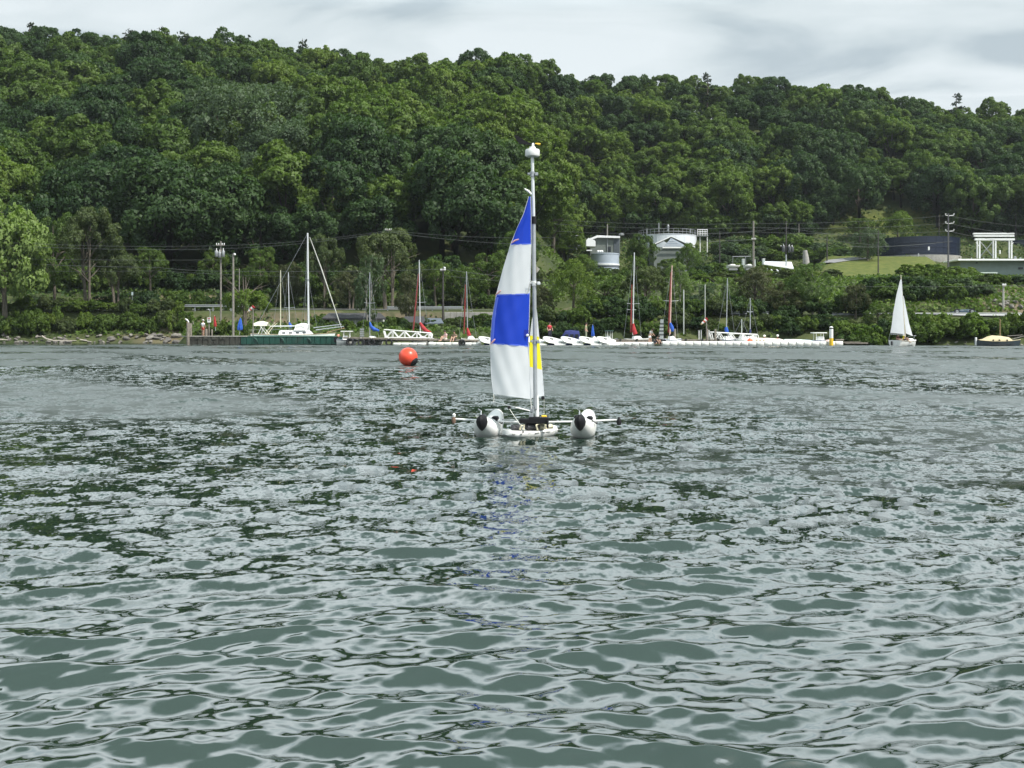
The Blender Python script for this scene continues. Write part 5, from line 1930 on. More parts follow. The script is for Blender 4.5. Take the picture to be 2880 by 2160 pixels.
motorboat(948, 1003, 158, 'small boat with white canopy right of the green pier', top='tee', canopy_h=0.85)
motorboat(1570, 1640, 155.5, 'small boat under a navy cabin canopy behind the dinghies', rev=True, top='canopy', topm=NAVY_C)
motorboat(1650, 1690, 156.0, 'small boat with pale teal deck cover beside the blue umbrella', m=TEAL)
motorboat(1692, 1734, 157.5, 'small boat with a dark green top behind the dinghies', top='tee', topm=mat('dark_green_canvas', (0.04, 0.09, 0.075), 0.8), canopy_h=0.9)
motorboat(2018, 2074, 155.4, 'white motorboat with windscreen under the right-hand gangway')
motorboat(2076, 2142, 156.0, 'white motorboat beside the orange float on the right-hand dock')
motorboat(2270, 2336, 153.0, 'small white cabin cruiser left of the yellow and white piling', rev=True, top='tee', canopy_h=0.75, D=0.5)
motorboat(1862, 1915, 152.8, 'small white workboat beside the grey striped sail', m=WHITE)

# long white rowing shells and pontoons stacked on the float
for (a, c2, py, Y, m_, lb) in ((2108, 2208, 957, 152.4, mat('pale_peach_hull', (0.74, 0.66, 0.58), 0.5), 'long peach tinted pontoon lying on the right-hand float'), (2200, 2292, 961, 152.2, mat('pale_aqua_hull', (0.66, 0.78, 0.74), 0.5), 'long pale aqua hull lying on the right-hand float')):
    t = empty('pontoon_boat', T((a + c2) / 2, py + 6, Y), lb, 'boat', 'long hulls lying on the right-hand float')
    L = sl(c2 - a, Y)
    rings = []
    for u, r_ in ((0, 0.05), (0.03, 0.22), (0.1, 0.30), (0.5, 0.32), (0.85, 0.28), (0.95, 0.18), (1, 0.04)):
        c = T(a, py, Y).lerp(T(c2, py + 3, Y), u)
        rings.append([c + Vector((0, math.cos(q) * r_, math.sin(q) * r_ * 0.9)) for q in [2 * math.pi * i / 12 for i in range(12)]])
    h = MB().loft(rings).build('hull', m_, t, smooth=True)
    for u in (0.18, 0.28, 0.38):
        if a == 2108:
            c = T(a, py, Y).lerp(T(c2, py + 3, Y), u)
            MB().bbox(c + Vector((0, -0.31, 0.03)), (0.16, 0.03, 0.16), 0.01).build('hull_mark', mat('tan_mark', (0.40, 0.33, 0.26), 0.7), h)
for px, top, lb in ((2150, 943, 'white globe dock light on a red post'), (2187, 942, 'white cap dock light on a dark red post')):
    t = empty('dock_light', T(px, 966, 152.3), lb, 'light', 'dock lights on the right-hand float')
    MB().tube([T(px + 2, 966, 152.3), T(px, top + 6, 152.3)], 0.05, 6).build('post', RED_C if px == 2150 else RED_D, t)
    MB().lathe([(0.05, -0.10), (0.13, -0.03), (0.13, 0.05), (0.05, 0.12)], T(px, top + 2, 152.3), 10).build('globe', WHITE_P, t, smooth=True)
o = MB().lathe([(0.06, -0.25), (0.22, -0.16), (0.28, 0.0), (0.22, 0.16), (0.07, 0.25), (0.03, 0.34)], T(2109, 959.5, 151.8), 14).build('float_ball', ORANGE, None, loc=T(2109, 967, 151.8), smooth=True)
tag(o, 'orange fender ball resting on the right-hand float', 'fender')
o = MB().lathe([(0.05, -0.2), (0.2, -0.1), (0.24, 0.0), (0.2, 0.12), (0.06, 0.2)], T(2328, 961, 151.6), 12).build('float_ball', mat('pale_pink_float', (0.72, 0.48, 0.45), 0.6), None, loc=T(2328, 968, 151.6), smooth=True)
tag(o, 'pale pink fender ball beside the yellow and white piling', 'fender')
o = MB().lathe([(0.05, -0.14), (0.16, -0.08), (0.18, 0.0), (0.13, 0.1), (0.04, 0.15)], T(952, 944, 158.5), 12).build('float_ball', mat('salmon_float', (0.75, 0.32, 0.22), 0.6), None, loc=T(952, 948, 158.5), smooth=True)
tag(o, 'salmon coloured fender ball at the right end of the green pier', 'fender')

pl = empty('marker_piling', T(2338, 976, 150.4), 'tall white piling with a yellow foot at the end of the float', 'piling')
MB().tube([T(2338, 978, 150.4), T(2338, 951, 150.4)], 0.19, 14).build('yellow_foot', mat('yellow_paint', (0.80, 0.52, 0.03), 0.5), pl, smooth=True)
MB().tube([T(2338, 951, 150.4), T(2338, 925, 150.4)], 0.182, 14).build('white_sleeve', WHITE_P, pl, smooth=True)
MB().tube([T(2338, 925, 150.4), T(2338, 922, 150.4)], 0.186, 14).build('black_band', BLACK, pl, smooth=True)
MB().lathe([(0.18, 0), (0.19, 0.06), (0.10, 0.13), (0.02, 0.15)], T(2338, 922, 150.4), 14).build('cap', WHITE_P, pl, smooth=True)

# striped grey sail stood on end
st = empty('striped_sail', T(1860, 958, 152.2), 'upright narrow grey sail with dark horizontal stripes', 'sail')
lo, hi = (1852, 1866), (1858, 1866.5)
for i in range(11):
    a, c2 = i / 11, (i + 1) / 11
    py0, py1 = 954 - 56 * a, 954 - 56 * c2
    q = lambda k, u: lo[k] + (hi[k] - lo[k]) * u
    dark = i in (2, 4, 6, 8)
    hgt = 0.3 if dark else 1
    b = MB()
    b.prism([T(q(0, a), py0, 152.2), T(q(1, a), py0, 152.2), T(q(1, c2), py1, 152.2), T(q(0, c2), py1, 152.2)], (0, 0.05, 0))
    b.build('batten' if dark else 'panel', mat('dark_batten', (0.06, 0.07, 0.07), 0.7) if dark else mat('grey_sailcloth', (0.30, 0.33, 0.33), 0.7), st)
MB().bbox(T(1860, 961, 152.2), (sl(26, 152), 0.7, sl(12, 152)), 0.06).build('foot_block', BLACK, st)

# moored row of gear stakes behind the walkway
for k, px in enumerate((1966, 1972, 1994)):
    post(px, 928, 955, 156.5 + k * 0.1, 0.045, WHITE_P, 'thin white stake beside the right-hand windsock pole', 'dock_stake', 'stake', 'white stakes beside the right-hand windsock')
for k, (px, tp, lb) in enumerate(((1018, 922, 'grey lattice stack left of the sailboat with the blue cover'),)):
    t = empty('dock_crate', T(px, 948, 157), lb, 'crate')
    for j in range(4):
        MB().bbox(T(px, 944.5 - 6 * j, 157), (sl(11, 157), 0.4, sl(4.8, 157)), 0.02).build('crate_tier', ZINC, t)

# ------------------------------------------------------------------ the sailing boat at right and the dark hull
sb = Boat('sailboat', (sx(2516, 143), 143 * KY, 0), math.radians(33), 'white sailing boat under full white sail near the right shore', 'sailboat')
hu = sb.hull(3.0, 1.55, 0.50, WHITE, 0.86, 0.10, 0.15, stripe=mat('pale_tan_rail', (0.5, 0.45, 0.36), 0.6))
sb.cabin(1.5, 2.5, 0.50, 0.48, 0.26, WHITE_P, 0.25)
MB().bbox(sb.w((1.55, -0.3, 0.62)), (0.3, 0.25, 0.14), 0.02).build('companionway', GLASS, sb.t)
MB().bbox(sb.w((-0.06, 0.28, 0.30)), (0.10, 0.16, 0.36), 0.02, rz=math.radians(33)).build('outboard', SLATE, sb.t)
MB().bbox(sb.w((-0.05, -0.2, 0.25)), (0.06, 0.1, 0.4), 0.02, rz=math.radians(33)).build('rudder', WHITE_P, sb.t)
YS = 142
mb_, mt_ = T(2546, 948, YS), T(2533.5, 773, YS)
MB().tube([mb_, mt_], [0.055, 0.035], 7).build('mast', mat('buff_mast', (0.55, 0.50, 0.38), 0.5), sb.t, smooth=True)


def flat_sail(pts_l, pts_r, Y, dl, dr_, name, parent, camber=0.25):
    n, m = 12, 8
    v1 = []
    for j in range(n + 1):
        u = j / n
        a = Vector((np.interp(u, [k / (len(pts_l) - 1) for k in range(len(pts_l))], [q[0] for q in pts_l]), np.interp(u, [k / (len(pts_l) - 1) for k in range(len(pts_l))], [q[1] for q in pts_l])))
        c = Vector((np.interp(u, [k / (len(pts_r) - 1) for k in range(len(pts_r))], [q[0] for q in pts_r]), np.interp(u, [k / (len(pts_r) - 1) for k in range(len(pts_r))], [q[1] for q in pts_r])))
        for i in range(m + 1):
            k = i / m
            p = a.lerp(c, k)
            v1.append(T(p.x, p.y, Y + (dl * (1 - k) + dr_ * k) - camber * math.sin(math.pi * k) * (1 - 0.7 * (1 - u))))
    f = []
    N = len(v1)
    for j in range(n):
        for i in range(m):
            a = j * (m + 1) + i
            f.append((a, a + m + 1, a + m + 2, a + 1))
    return MB().add(v1, f).build(name, SAIL_W, parent, smooth=True)


flat_sail([(2532, 786), (2521, 830), (2512, 880), (2508, 915), (2504, 936)], [(2536, 786), (2539, 830), (2542, 880), (2543.5, 915), (2545, 940)], 142, -1.0, 0.0, 'mainsail', sb.t)
flat_sail([(2540, 831), (2542, 870), (2545, 910), (2548, 938)], [(2541.5, 833), (2549, 870), (2557, 910), (2567, 945)], 142.3, 0.0, 0.8, 'jib', sb.t, 0.15)
MB().tube([T(2504, 939, 141.5), T(2546, 943, 142)], 0.035, 6).build('boom', ALU, sb.t)
MB().tube([T(2503, 937, 141.5), T(2499, 960, 142)], 0.012, 4).build('mainsheet', ROPE, sb.t)
MB().tube([sb.w((2.2, -0.45, 0.6)), sb.w((2.5, -0.3, 0.95)), sb.w((3.2, 0, 1.0)), sb.w((2.5, 0.3, 0.95)), sb.w((2.2, 0.45, 0.6))], 0.016, 5).build('bow_rail', ZINC, sb.t)
person(sb.w((1.0, -0.32, 0.50)), 'person in yellow jacket sitting in the cockpit of the white sailing boat', 'sit', ('yellow', (0.78, 0.62, 0.03)), ('dark', (0.06, 0.05, 0.05)), HB, rz=1.2, s=0.9, group='people in the sailing boat')
person(sb.w((0.45, -0.05, 0.45)), 'person in dark jacket sitting at the stern of the white sailing boat', 'sit', ('maroon', (0.10, 0.03, 0.03)), ('dark', (0.06, 0.05, 0.05)), HB, rz=0.6, s=0.85, group='people in the sailing boat')

db = Boat('sailboat', (sx(2747, 147), 147 * KY, 0), math.radians(3), 'dark hulled boat with a cream cover moored by the right shore', 'boat')
DARKH = mat('dark_blue_hull', (0.014, 0.028, 0.038), 0.4, var=0.15)
db.hull(4.2, 1.6, 0.48, DARKH, 0.7, 0.14, 0.15, stripe=CREAMC)
rings = []
for x, hh, w in ((0.15, 0.10, 0.5), (0.7, 0.18, 0.68), (1.1, 0.42, 0.7), (1.5, 0.52, 0.7), (2.4, 0.46, 0.66), (3.1, 0.34, 0.5), (3.4, 0.1, 0.35)):
    rings.append([db.w((x, math.cos(a) * w, 0.50 + math.sin(a) * hh)) for a in [math.pi * i / 8 for i in range(9)]])
MB().loft(rings, close=False, cap=False).build('boat_cover', CREAMC, db.t, smooth=True)
for x in (1.25, 1.85, 2.6):
    MB().lathe([(0.06, 0), (0.09, 0.03), (0.05, 0.06)], db.w((x, -0.73, 0.55)), 10, axis=(0, -1, 0)).build('porthole', BLACK, db.t)
MB().bbox(db.w((-0.08, 0, 0.42)), (0.16, 0.2, 0.80), 0.04).build('rudder_head', WHITE_P, db.t)
db.tube('bowsprit', [(3.5, 0, 0.65), (4.7, 0, 0.95)], 0.05, POLE_W, 6)
db.tube('spar', [(3.1, 0.1, 0.95), (4.6, 0.1, 1.05)], 0.04, POLE_W, 6)
db.tube('mast', [(2.3, 0, 0.9), (2.3, 0, 2.6)], 0.05, mat('varnished_spar', (0.25, 0.17, 0.09), 0.5), 7)

# ------------------------------------------------------------------ buildings and tanks
def round_tank(px, Y, r_px, top, bot, label, m, rings=(), base=None, cat='tank', group=None, seams=0):
    c = Vector((sx(px, Y), Y * KY + sl(r_px, Y), 0))
    R = sl(r_px, Y)
    z0, z1 = sz(bot, Y), sz(top, Y)
    t = empty('storage_tank', (c.x, c.y, z0), label, cat, group)
    zb = z0 + (sl(base, Y) if base else 0)
    MB().lathe([(R, zb - 0.2), (R, z1 - 0.15), (R + 0.05, z1 - 0.15), (R + 0.05, z1), (R - 0.2, z1 + 0.05)], Vector((c.x, c.y, 0)), 48).build('wall', m, t, smooth=True)
    if base:
        MB().lathe([(R + 0.25, z0 - 2.5), (R + 0.25, zb), (R - 0.1, zb + 0.02)], Vector((c.x, c.y, 0)), 48).build('concrete_base', CONC, t, smooth=True)
    for f in rings:
        z = zb + (z1 - zb) * f
        MB().lathe([(R, z - 0.09), (R + 0.07, z - 0.06), (R + 0.07, z + 0.06), (R, z + 0.09)], Vector((c.x, c.y, 0)), 48).build('ring', m, t, smooth=True)
    for k in range(seams):
        a = math.pi + math.pi * (k + 0.5) / seams
        p = c + Vector((math.cos(a) * (R + 0.02), math.sin(a) * (R + 0.02), 0))
        MB().box((p.x, p.y, (zb + z1) / 2), (0.05, 0.10, (z1 - zb) * 0.97), rz=a).build('seam', m, t)
    return t, c, R, z0, z1


tk, c, R, z0, z1 = round_tank(2622, 330, 119, 664, 727, 'large dark navy round tank on a concrete base above the lawn', NAVY_T, (0.12, 0.42, 0.68), 11, seams=16)
MB().bbox(T(2611, 699, 328) + Vector((0, -0.2, 0)), (sl(4, 330), 0.3, sl(10, 330)), 0.03).build('white_gauge', WHITE_P, tk)
b = MB()
b.tube([T(2583, 714, 328), T(2583, 722, 327), T(2592, 730, 325)], 0.16, 7)
b.build('outlet_pipe', ZINC, tk, smooth=True)
tk2, c, R, z0, z1 = round_tank(2968, 345, 119, 672, 728, 'second dark navy round tank at the right edge behind the steel frame', NAVY_T, (0.42, 0.68), 11, seams=12)
MB().bbox(T(2812, 709, 336), (sl(4, 330), 0.3, sl(11, 330)), 0.03).build('white_gauge', WHITE_P, tk2)

tk3, c, R, z0, z1 = round_tank(1705, 318, 40, 711, 775, 'grey round tank with a pale band below the flat roofed building', BLUEGREY, (0.55, 0.97), None)
MB().lathe([(R + 0.03, z0 + (z1 - z0) * 0.46), (R + 0.12, z0 + (z1 - z0) * 0.47), (R + 0.12, z0 + (z1 - z0) * 0.53), (R + 0.03, z0 + (z1 - z0) * 0.54)], Vector((c.x, c.y, 0)), 36).build('pale_band', WROOF, tk3, smooth=True)
MB().lathe([(R + 0.01, z0 + (z1 - z0) * 0.37), (R + 0.05, z0 + (z1 - z0) * 0.38), (R + 0.05, z0 + (z1 - z0) * 0.42), (R + 0.01, z0 + (z1 - z0) * 0.43)], Vector((c.x, c.y, 0)), 36).build('dark_band', mat('dark_band', (0.05, 0.06, 0.08)), tk3, smooth=True)
for dx in (-6, 0, 5):
    MB().lathe([(0.25, 0), (0.3, 0.2), (0.12, 0.4)], T(1688 + dx, 709, 322), 8).build('roof_vent', WHITE_P, tk3, smooth=True)

tk4, c, R, z0, z1 = round_tank(1888, 345, 84, 657, 735, 'large white tank with a railed top behind the gabled shed', mat('white_tank_paint', (0.66, 0.69, 0.74), 0.4, var=0.04), (0.99,), None, seams=10)
rail = MB()
for zz_, r_ in ((0.55, 0.05), (1.15, 0.05)):
    rail.tube([(c.x + (R - 0.1) * math.cos(a), c.y + (R - 0.1) * math.sin(a), z1 + zz_) for a in [math.pi * 2 * i / 40 for i in range(41)]], r_, 5)
rl_ = MB().tube([(c.x + (R - 0.1) * math.cos(a), c.y + (R - 0.1) * math.sin(a), z1 + 1.15) for a in [math.pi * 2 * i / 40 for i in range(41)]], 0.06, 5).build('top_rail', ZINC, tk4)
MB().tube([(c.x + (R - 0.1) * math.cos(a), c.y + (R - 0.1) * math.sin(a), z1 + 0.55) for a in [math.pi * 2 * i / 40 for i in range(41)]], 0.05, 5).build('middle_rail', ZINC, tk4)
for i in range(20):
    a = math.pi + math.pi * i / 19
    MB().tube([(c.x + (R - 0.1) * math.cos(a), c.y + (R - 0.1) * math.sin(a), z1), (c.x + (R - 0.1) * math.cos(a), c.y + (R - 0.1) * math.sin(a), z1 + 1.15)], 0.05, 5).build('rail_post', ZINC, tk4)
for px, py0, py1, r_ in ((1819, 658, 643, 0.16), (1853, 652, 627, 0.14), (1942, 656, 643, 0.16)):
    MB().tube([T(px, py0, 350), T(px, py1, 350)], r_, 8).build('vent_pipe', ZINC, tk4, smooth=True)
MB().lathe([(0.25, 0), (0.25, 0.9), (0.32, 1.0), (0.28, 1.3), (0.1, 1.55)], T(1879, 650, 350), 12).build('roof_vent', ZINC, tk4, smooth=True)
# caged ladder and landing at its right side
cg = MB().bbox(T(1976, 664, 338), (sl(30, 338), 1.5, 0.18), 0.03).build('landing', ZINC, tk4)
for px in (1962, 1969, 1976, 1983, 1989):
    MB().tube([T(px, 664, 338), T(px, 647, 338), T(px + (2 if px < 1976 else -2), 645, 338)], 0.07, 5).build('cage_bar', WHITE_P, tk4)
for py in (646, 652, 658):
    MB().tube([T(1961, py, 338), T(1990, py, 338)], 0.07, 5).build('cage_hoop', WHITE_P, tk4)
for px in (1969, 1989):
    MB().tube([T(px, 725, 338), T(px, 664, 338)], 0.10, 6).build('landing_leg', WHITE_P, tk4)

# flat roofed grey building
fb = thing('flat_roofed_building', 1703, 340, 'grey flat roofed building with white roof edge above the round tank', 'building', z=sz(712, 340))
x0, x1, zt, zb = sx(1660, 340), sx(1744, 340), sz(668, 340), sz(720, 340)
MB().box(((x0 + x1) / 2, 340 * KY + 4, (zt + zb) / 2), (x1 - x0, 8, zt - zb)).build('wall', GREY_G, fb)
b = MB()
b.prism([T(1658, 671, 339), T(1680, 661.5, 339), T(1744, 664, 339), T(1744, 669.5, 339), T(1681, 668, 339), T(1661, 675, 339)], (0, 9.5, 0))
b.build('roof_edge', WROOF, fb)
MB().bbox(T(1714, 701, 340) + Vector((0, -0.04, 0)), (sl(8, 340), 0.1, sl(15, 340)), 0.02).build('door', GLASS, fb)
MB().bbox(T(1708, 690, 340) + Vector((0, -0.1, 0)), (0.18, 0.2, sl(42, 340)), 0.02).build('downpipe', ZINC, fb)
MB().bbox(T(1734, 694, 340) + Vector((0, -0.05, 0)), (sl(16, 340), 0.12, sl(42, 340)), 0.03).build('recess_panel', mat('recess_shade', (0.07, 0.085, 0.10), 0.8), fb)  # dark panel painted in for the shade of a recess
MB().tube([T(1708, 664, 342), T(1708, 631, 342)], 0.14, 7).build('vent_stack', POLE_W, fb)
MB().lathe([(0.6, 0), (0.62, 0.3), (0.45, 0.5), (0.2, 0.55)], T(1748, 662, 345), 10).build('roof_unit', ZINC, fb, smooth=True)
for (a, c2, t, bt, lb) in ((1649, 1675, 669, 693, 'small bright white gabled shed left of the flat roofed building'),):
    t_ = thing('white_shed', (a + c2) / 2, 332, lb, 'shed', z=sz(bt, 332))
    b = MB()
    b.prism([T(a, bt - 1, 332), T(c2, bt, 332), T(c2, bt - 14, 332), T(c2 - 3, t + 6, 332), T(a + 6, t, 332), T(a, t + 6, 332)], (0, 4, 0))
    b.build('wall', WROOF, t_)
    MB().bbox(T(1657, 704.5, 330), (sl(16, 330), 0.5, sl(3, 330)), 0.03).build('canopy', WROOF, t_)

# gabled shed in front of the white tank
gs_ = thing('gabled_shed', 1895, 318, 'gabled shed with white metal roof and grey green lower wall', 'shed', z=sz(748, 318))
b = MB()
b.box((sx(1895, 318), 318 * KY + 5, sz(742, 318)), (sl(112, 318), 10, sl(94, 318)))
b.build('wall', GREY_G, gs_)
b = MB()
b.prism([T(1866, 695, 317.5), T(1936, 695, 317.5), T(1888, 668, 317.5)], (0, 0.3, 0))
b.build('gable', BLUEGREY, gs_)  # white gable: its bluish shade is put into the colour
for k in range(4):
    y_ = 677 + k * 5
    hw = 8 + k * 9
    MB().box(T(1890 + k * 2, y_, 317.4), (sl(hw * 1.7, 318), 0.06, 0.05)).build('siding_board', WROOF, gs_)
b = MB()
b.prism([T(1888, 663, 317.35), T(1888, 666, 317.35), T(1838, 689, 317.35), T(1838, 686, 317.35)], (0, 11, 0))
b.build('roof_slope', WROOF, gs_)
b = MB()
b.prism([T(1888, 663, 317.35), T(1888, 666, 317.35), T(1955, 696, 317.35), T(1955, 693, 317.35)], (0, 11, 0))
b.build('roof_slope', WROOF, gs_)
MB().bbox(T(1900, 696.5, 317), (sl(74, 318), 0.2, 0.28), 0.03).build('gutter', WHITE_P, gs_)

# long white roof glimpsed behind the trees
lr = thing('white_roofed_building', 1572, 326, 'long white roofed building mostly hidden behind trees right of the sail', 'building', z=sz(700, 326))
MB().box((sx(1572, 326), 326 * KY + 5, sz(682, 326)), (sl(125, 326), 9, sl(40, 326))).build('wall', GREY_G, lr)
b = MB()
b.prism([T(1505, 665, 325), T(1640, 663, 325), T(1632, 648, 332), T(1513, 648, 332)], (0, 0.0, 0.35))
b.build('roof', WROOF, lr)

# long white canopy with trailers beside it
cn = thing('canopy_shed', 2195, 268, 'long low white canopy roof on posts with sloping struts', 'shed', z=sz(790, 268))
b = MB()
b.prism([T(2148, 744, 266), T(2232, 757, 266), T(2226, 740, 274), T(2152, 738, 274)], (0, 0, 0.22))
b.build('roof', WROOF, cn)
MB().bbox(T(2200, 775, 271), (sl(76, 270), 0.2, sl(34, 270)), 0.03).build('back_wall', mat('dark_recess', (0.03, 0.035, 0.04), 0.8), cn)
for a, c2 in ((2168, 2200), (2184, 2212)):
    MB().tube([T(a, 758, 266), T(c2, 786, 265)], 0.12, 6).build('strut', ALU_L, cn)
for px in (2158, 2195, 2230):
    MB().tube([T(px, 790, 266.4), T(px, 754, 266.4)], 0.1, 6).build('post', ZINC, cn)
MB().bbox(T(2205, 772, 266), (sl(70, 266), 0.12, 0.18), 0.03).build('beam', ZINC, cn)
for (px, py, w, lb) in ((2062, 748, 34, 'white covered boat on a trailer left of the long canopy'), (2108, 748, 30, 'white boat on a trailer beside the hillside pole'), (2214, 784, 18, 'white boat parked below the long canopy')):
    Y = 276 if py < 770 else 262
    bt = Boat('trailer_boat', (sx(px - w / 2, Y), Y * KY, sz(py + 4, Y)), 0.1, lb, 'boat', 'boats stored on the hillside yard')
    bt.hull(sl(w, Y), 1.5, 0.38, WHITE, 0.8, 0.06, 0.3)
    bt.cabin(0.5, sl(w, Y) * 0.7, 0.5, 0.34, 0.22, WHITE_P, 0.2, 'cover')
    MB().bbox(bt.w((1.0, 0, -0.4)), (1.6, 1.2, 0.35), 0.05).build('trailer', ZINC, bt.t)
for (px, py, lb) in ((2090, 738, 'pale grey electrical cabinet left of the hillside pole'), (2147, 737, 'small white cabinet at the left end of the canopy'), (2120.5, 740, 'slim pale cabinet right of the hillside pole')):
    t_ = thing('utility_cabinet', px, 270, lb, 'cabinet', 'cabinets by the hillside yard', z=sz(py + 9, 270))
    MB().bbox(T(px, py, 270), (sl(7, 270), 0.6, sl(16, 270)), 0.05).build('cabinet_body', mat('pale_cabinet', (0.45, 0.50, 0.49), 0.6), t_)
    MB().bbox(T(px, py - 8.6, 270), (sl(8, 270), 0.7, 0.08), 0.02).build('lid', WHITE_P, t_)
for px in (2062, 2100):
    pass
fr = thing('pipe_frame', 2078, 280, 'thin pale pipe frame standing in the hillside yard', 'frame', z=sz(750, 280))
for px in (2061, 2097):
    MB().tube([T(px, 748, 280), T(px, 722, 280)], 0.06, 5).build('upright', ZINC, fr)
MB().tube([T(2060, 722, 280), T(2112, 721, 280)], 0.07, 5).build('crossbar', ZINC, fr)
cst = thing('chimney_stub', 2265, 262, 'stubby grey concrete stack rising behind the poplar', 'chimney', z=sz(745, 262))
MB().tube([T(2268, 745, 262), T(2266, 722, 262), T(2264, 704, 262)], [0.62, 0.5, 0.36], 9).build('stack', CONC, cst, smooth=True)

# white steel frame by the tanks
FRAME_W = mat('frame_paint', (0.60, 0.61, 0.60), 0.5, var=0.06)
sf = thing('steel_frame', 2795, 318, 'white steel frame with three long beams standing above the sage building', 'frame', z=sz(728, 318))
for py, hh, a, c2 in ((657.5, 4.5, 2736, 2852), (664, 4.5, 2738, 2852), (673.5, 5.5, 2741, 2853)):
    MB().bbox(T((a + c2) / 2, py, 316), (sl(c2 - a, 316), 0.5, sl(hh, 316)), 0.05).build('beam', FRAME_W, sf)
    MB().bbox(T((a + c2) / 2, py, 321), (sl(c2 - a, 321), 0.4, sl(hh, 316)), 0.05).build('beam', FRAME_W, sf)
for px, Y in ((2755, 316), (2800, 316), (2845, 316), (2748, 321), (2793, 321), (2838, 321)):
    MB().bbox(T(px, 701, Y), (sl(3.6, Y), 0.3, sl(52, Y)), 0.04).build('column', FRAME_W, sf)
for a, c2 in ((2757, 2792), (2792, 2757)):
    MB().tube([T(a, 680, 318.5), T(c2, 721, 318.5)], 0.10, 5).build('brace', ZINC, sf)
for px, s_ in ((2745, 1), (2850, -1)):
    MB().tube([T(px, 682, 316), T(px + 8 * s_, 692, 316)], 0.08, 5).build('bracket', FRAME_W, sf)

# sage building with the white roof edge
sg = thing('sage_building', 2795, 308, 'long sage green flat building with white roof edge at far right', 'building', z=sz(770, 308))
x0, x1 = sx(2701, 308), sx(2990, 308)
MB().box(((x0 + x1) / 2, 308 * KY + 3, sz(752, 308)), (x1 - x0, 6, sl(42, 308))).build('wall', SAGE, sg)
MB().bbox((sx(2840, 307), 307 * KY + 3, sz(731.5, 307)), (sl(300, 307), 7.5, sl(5, 307)), 0.06).build('roof_edge', WROOF, sg)
MB().bbox(T(2710, 758, 307.5) + Vector((0, 0.18, 0)), (sl(8, 308), 0.2, sl(11, 308)), 0.02).build('window', GLASS, sg)
MB().bbox(T(2872, 754, 307.5) + Vector((0, 0.18, 0)), (sl(12, 308), 0.2, sl(5, 308)), 0.02).build('window', GLASS, sg)
MB().bbox(T(2748, 739, 307.5) + Vector((0, 0.18, 0)), (sl(4, 308), 0.2, sl(3, 308)), 0.02).build('wall_vent', GLASS, sg)
for px, w in ((2732, 4), (2766, 4), (2807, 4), (2855, 8), (2870, 5)):
    MB().lathe([(sl(w, 308) * 0.5, 0), (sl(w, 308) * 0.5, sl(w * 0.8, 308)), (0.05, sl(w * 1.1, 308))], T(px, 729, 310), 8).build('roof_vent', ZINC, sg, smooth=True)
low = thing('white_framed_porch', 2735, 296, 'white framed low porch in front of the sage building', 'porch', z=sz(785, 296))
MB().bbox(T(2747, 767.5, 296), (sl(115, 296), 0.4, sl(3, 296)), 0.03).build('lintel', mat('pale_sage_trim', (0.48, 0.55, 0.52), 0.6), low)
for px in (2721, 2732, 2744, 2802):
    MB().bbox(T(px, 776, 296), (sl(3, 296), 0.3, sl(17, 296)), 0.03).build('post', WHITE_P, low)
MB().bbox(T(2738, 775, 297), (sl(20, 296), 0.2, sl(14, 296)), 0.03).build('panel', mat('pale_aqua_panel', (0.50, 0.60, 0.60), 0.5), low)

# white shed with dark roof behind the docks
ws = thing('boat_shed', 1000, 182, 'low white shed with dark roof behind the docks', 'shed')
MB().box((sx(1000, 182), 182 * KY + 2.5, sz(913, 182)), (sl(154, 182), 5, sl(32, 182))).build('wall', mat('grey_white_boards', (0.55, 0.56, 0.56), 0.7, var=0.06), ws)
for i in range(11):
    MB().box((sx(926 + i * 14.8, 182), 182 * KY - 0.015, sz(913, 182)), (0.05, 0.03, sl(31, 182))).build('batten', WHITE_P, ws)
b = MB()
b.prism([T(905, 898, 181), T(1086, 899, 181), T(1070, 884, 184), T(925, 884, 184)], (0, 0, 0.16))
b.build('roof', DROOF, ws)
MB().bbox(T(968, 917, 181.9), (sl(16, 182), 0.06, sl(18, 182)), 0.02).build('door', mat('grey_door', (0.3, 0.31, 0.33), 0.6), ws)
for (a, c2, t, bt, Y, lb) in ((1130, 1200, 893, 916, 180, 'low dark roofed shed behind the red boom cover'), (1196, 1248, 898, 916, 179, 'low shed with slate blue roof left of the tall pole'), (1700, 1745, 908, 935, 170, 'low dark open shed behind the white dinghies')):
    t_ = thing('dark_shed', (a + c2) / 2, Y, lb, 'shed')
    MB().box((sx((a + c2) / 2, Y), Y * KY + 1.8, sz(bt + 2, Y)), (sl(c2 - a - 8, Y), 3.2, sl(22, Y))).build('wall', mat('dark_boards', (0.04, 0.045, 0.05), 0.85, var=0.3), t_)
    b = MB()
    b.prism([T(a, bt - 4, Y - 0.6), T(c2, bt - 4, Y - 0.6), T(c2 - 8, t, Y + 3), T(a + 8, t, Y + 3)], (0, 0, 0.14))
    b.build('roof', DROOF if a != 1196 else mat('slate_blue_roof', (0.10, 0.12, 0.15), 0.7), t_)
    MB().bbox(T((a + c2) / 2, bt + 2, Y) + Vector((0, -0.04, 0)), (sl(14, Y), 0.08, sl(12, Y)), 0.02).build('door', BLACK, t_)

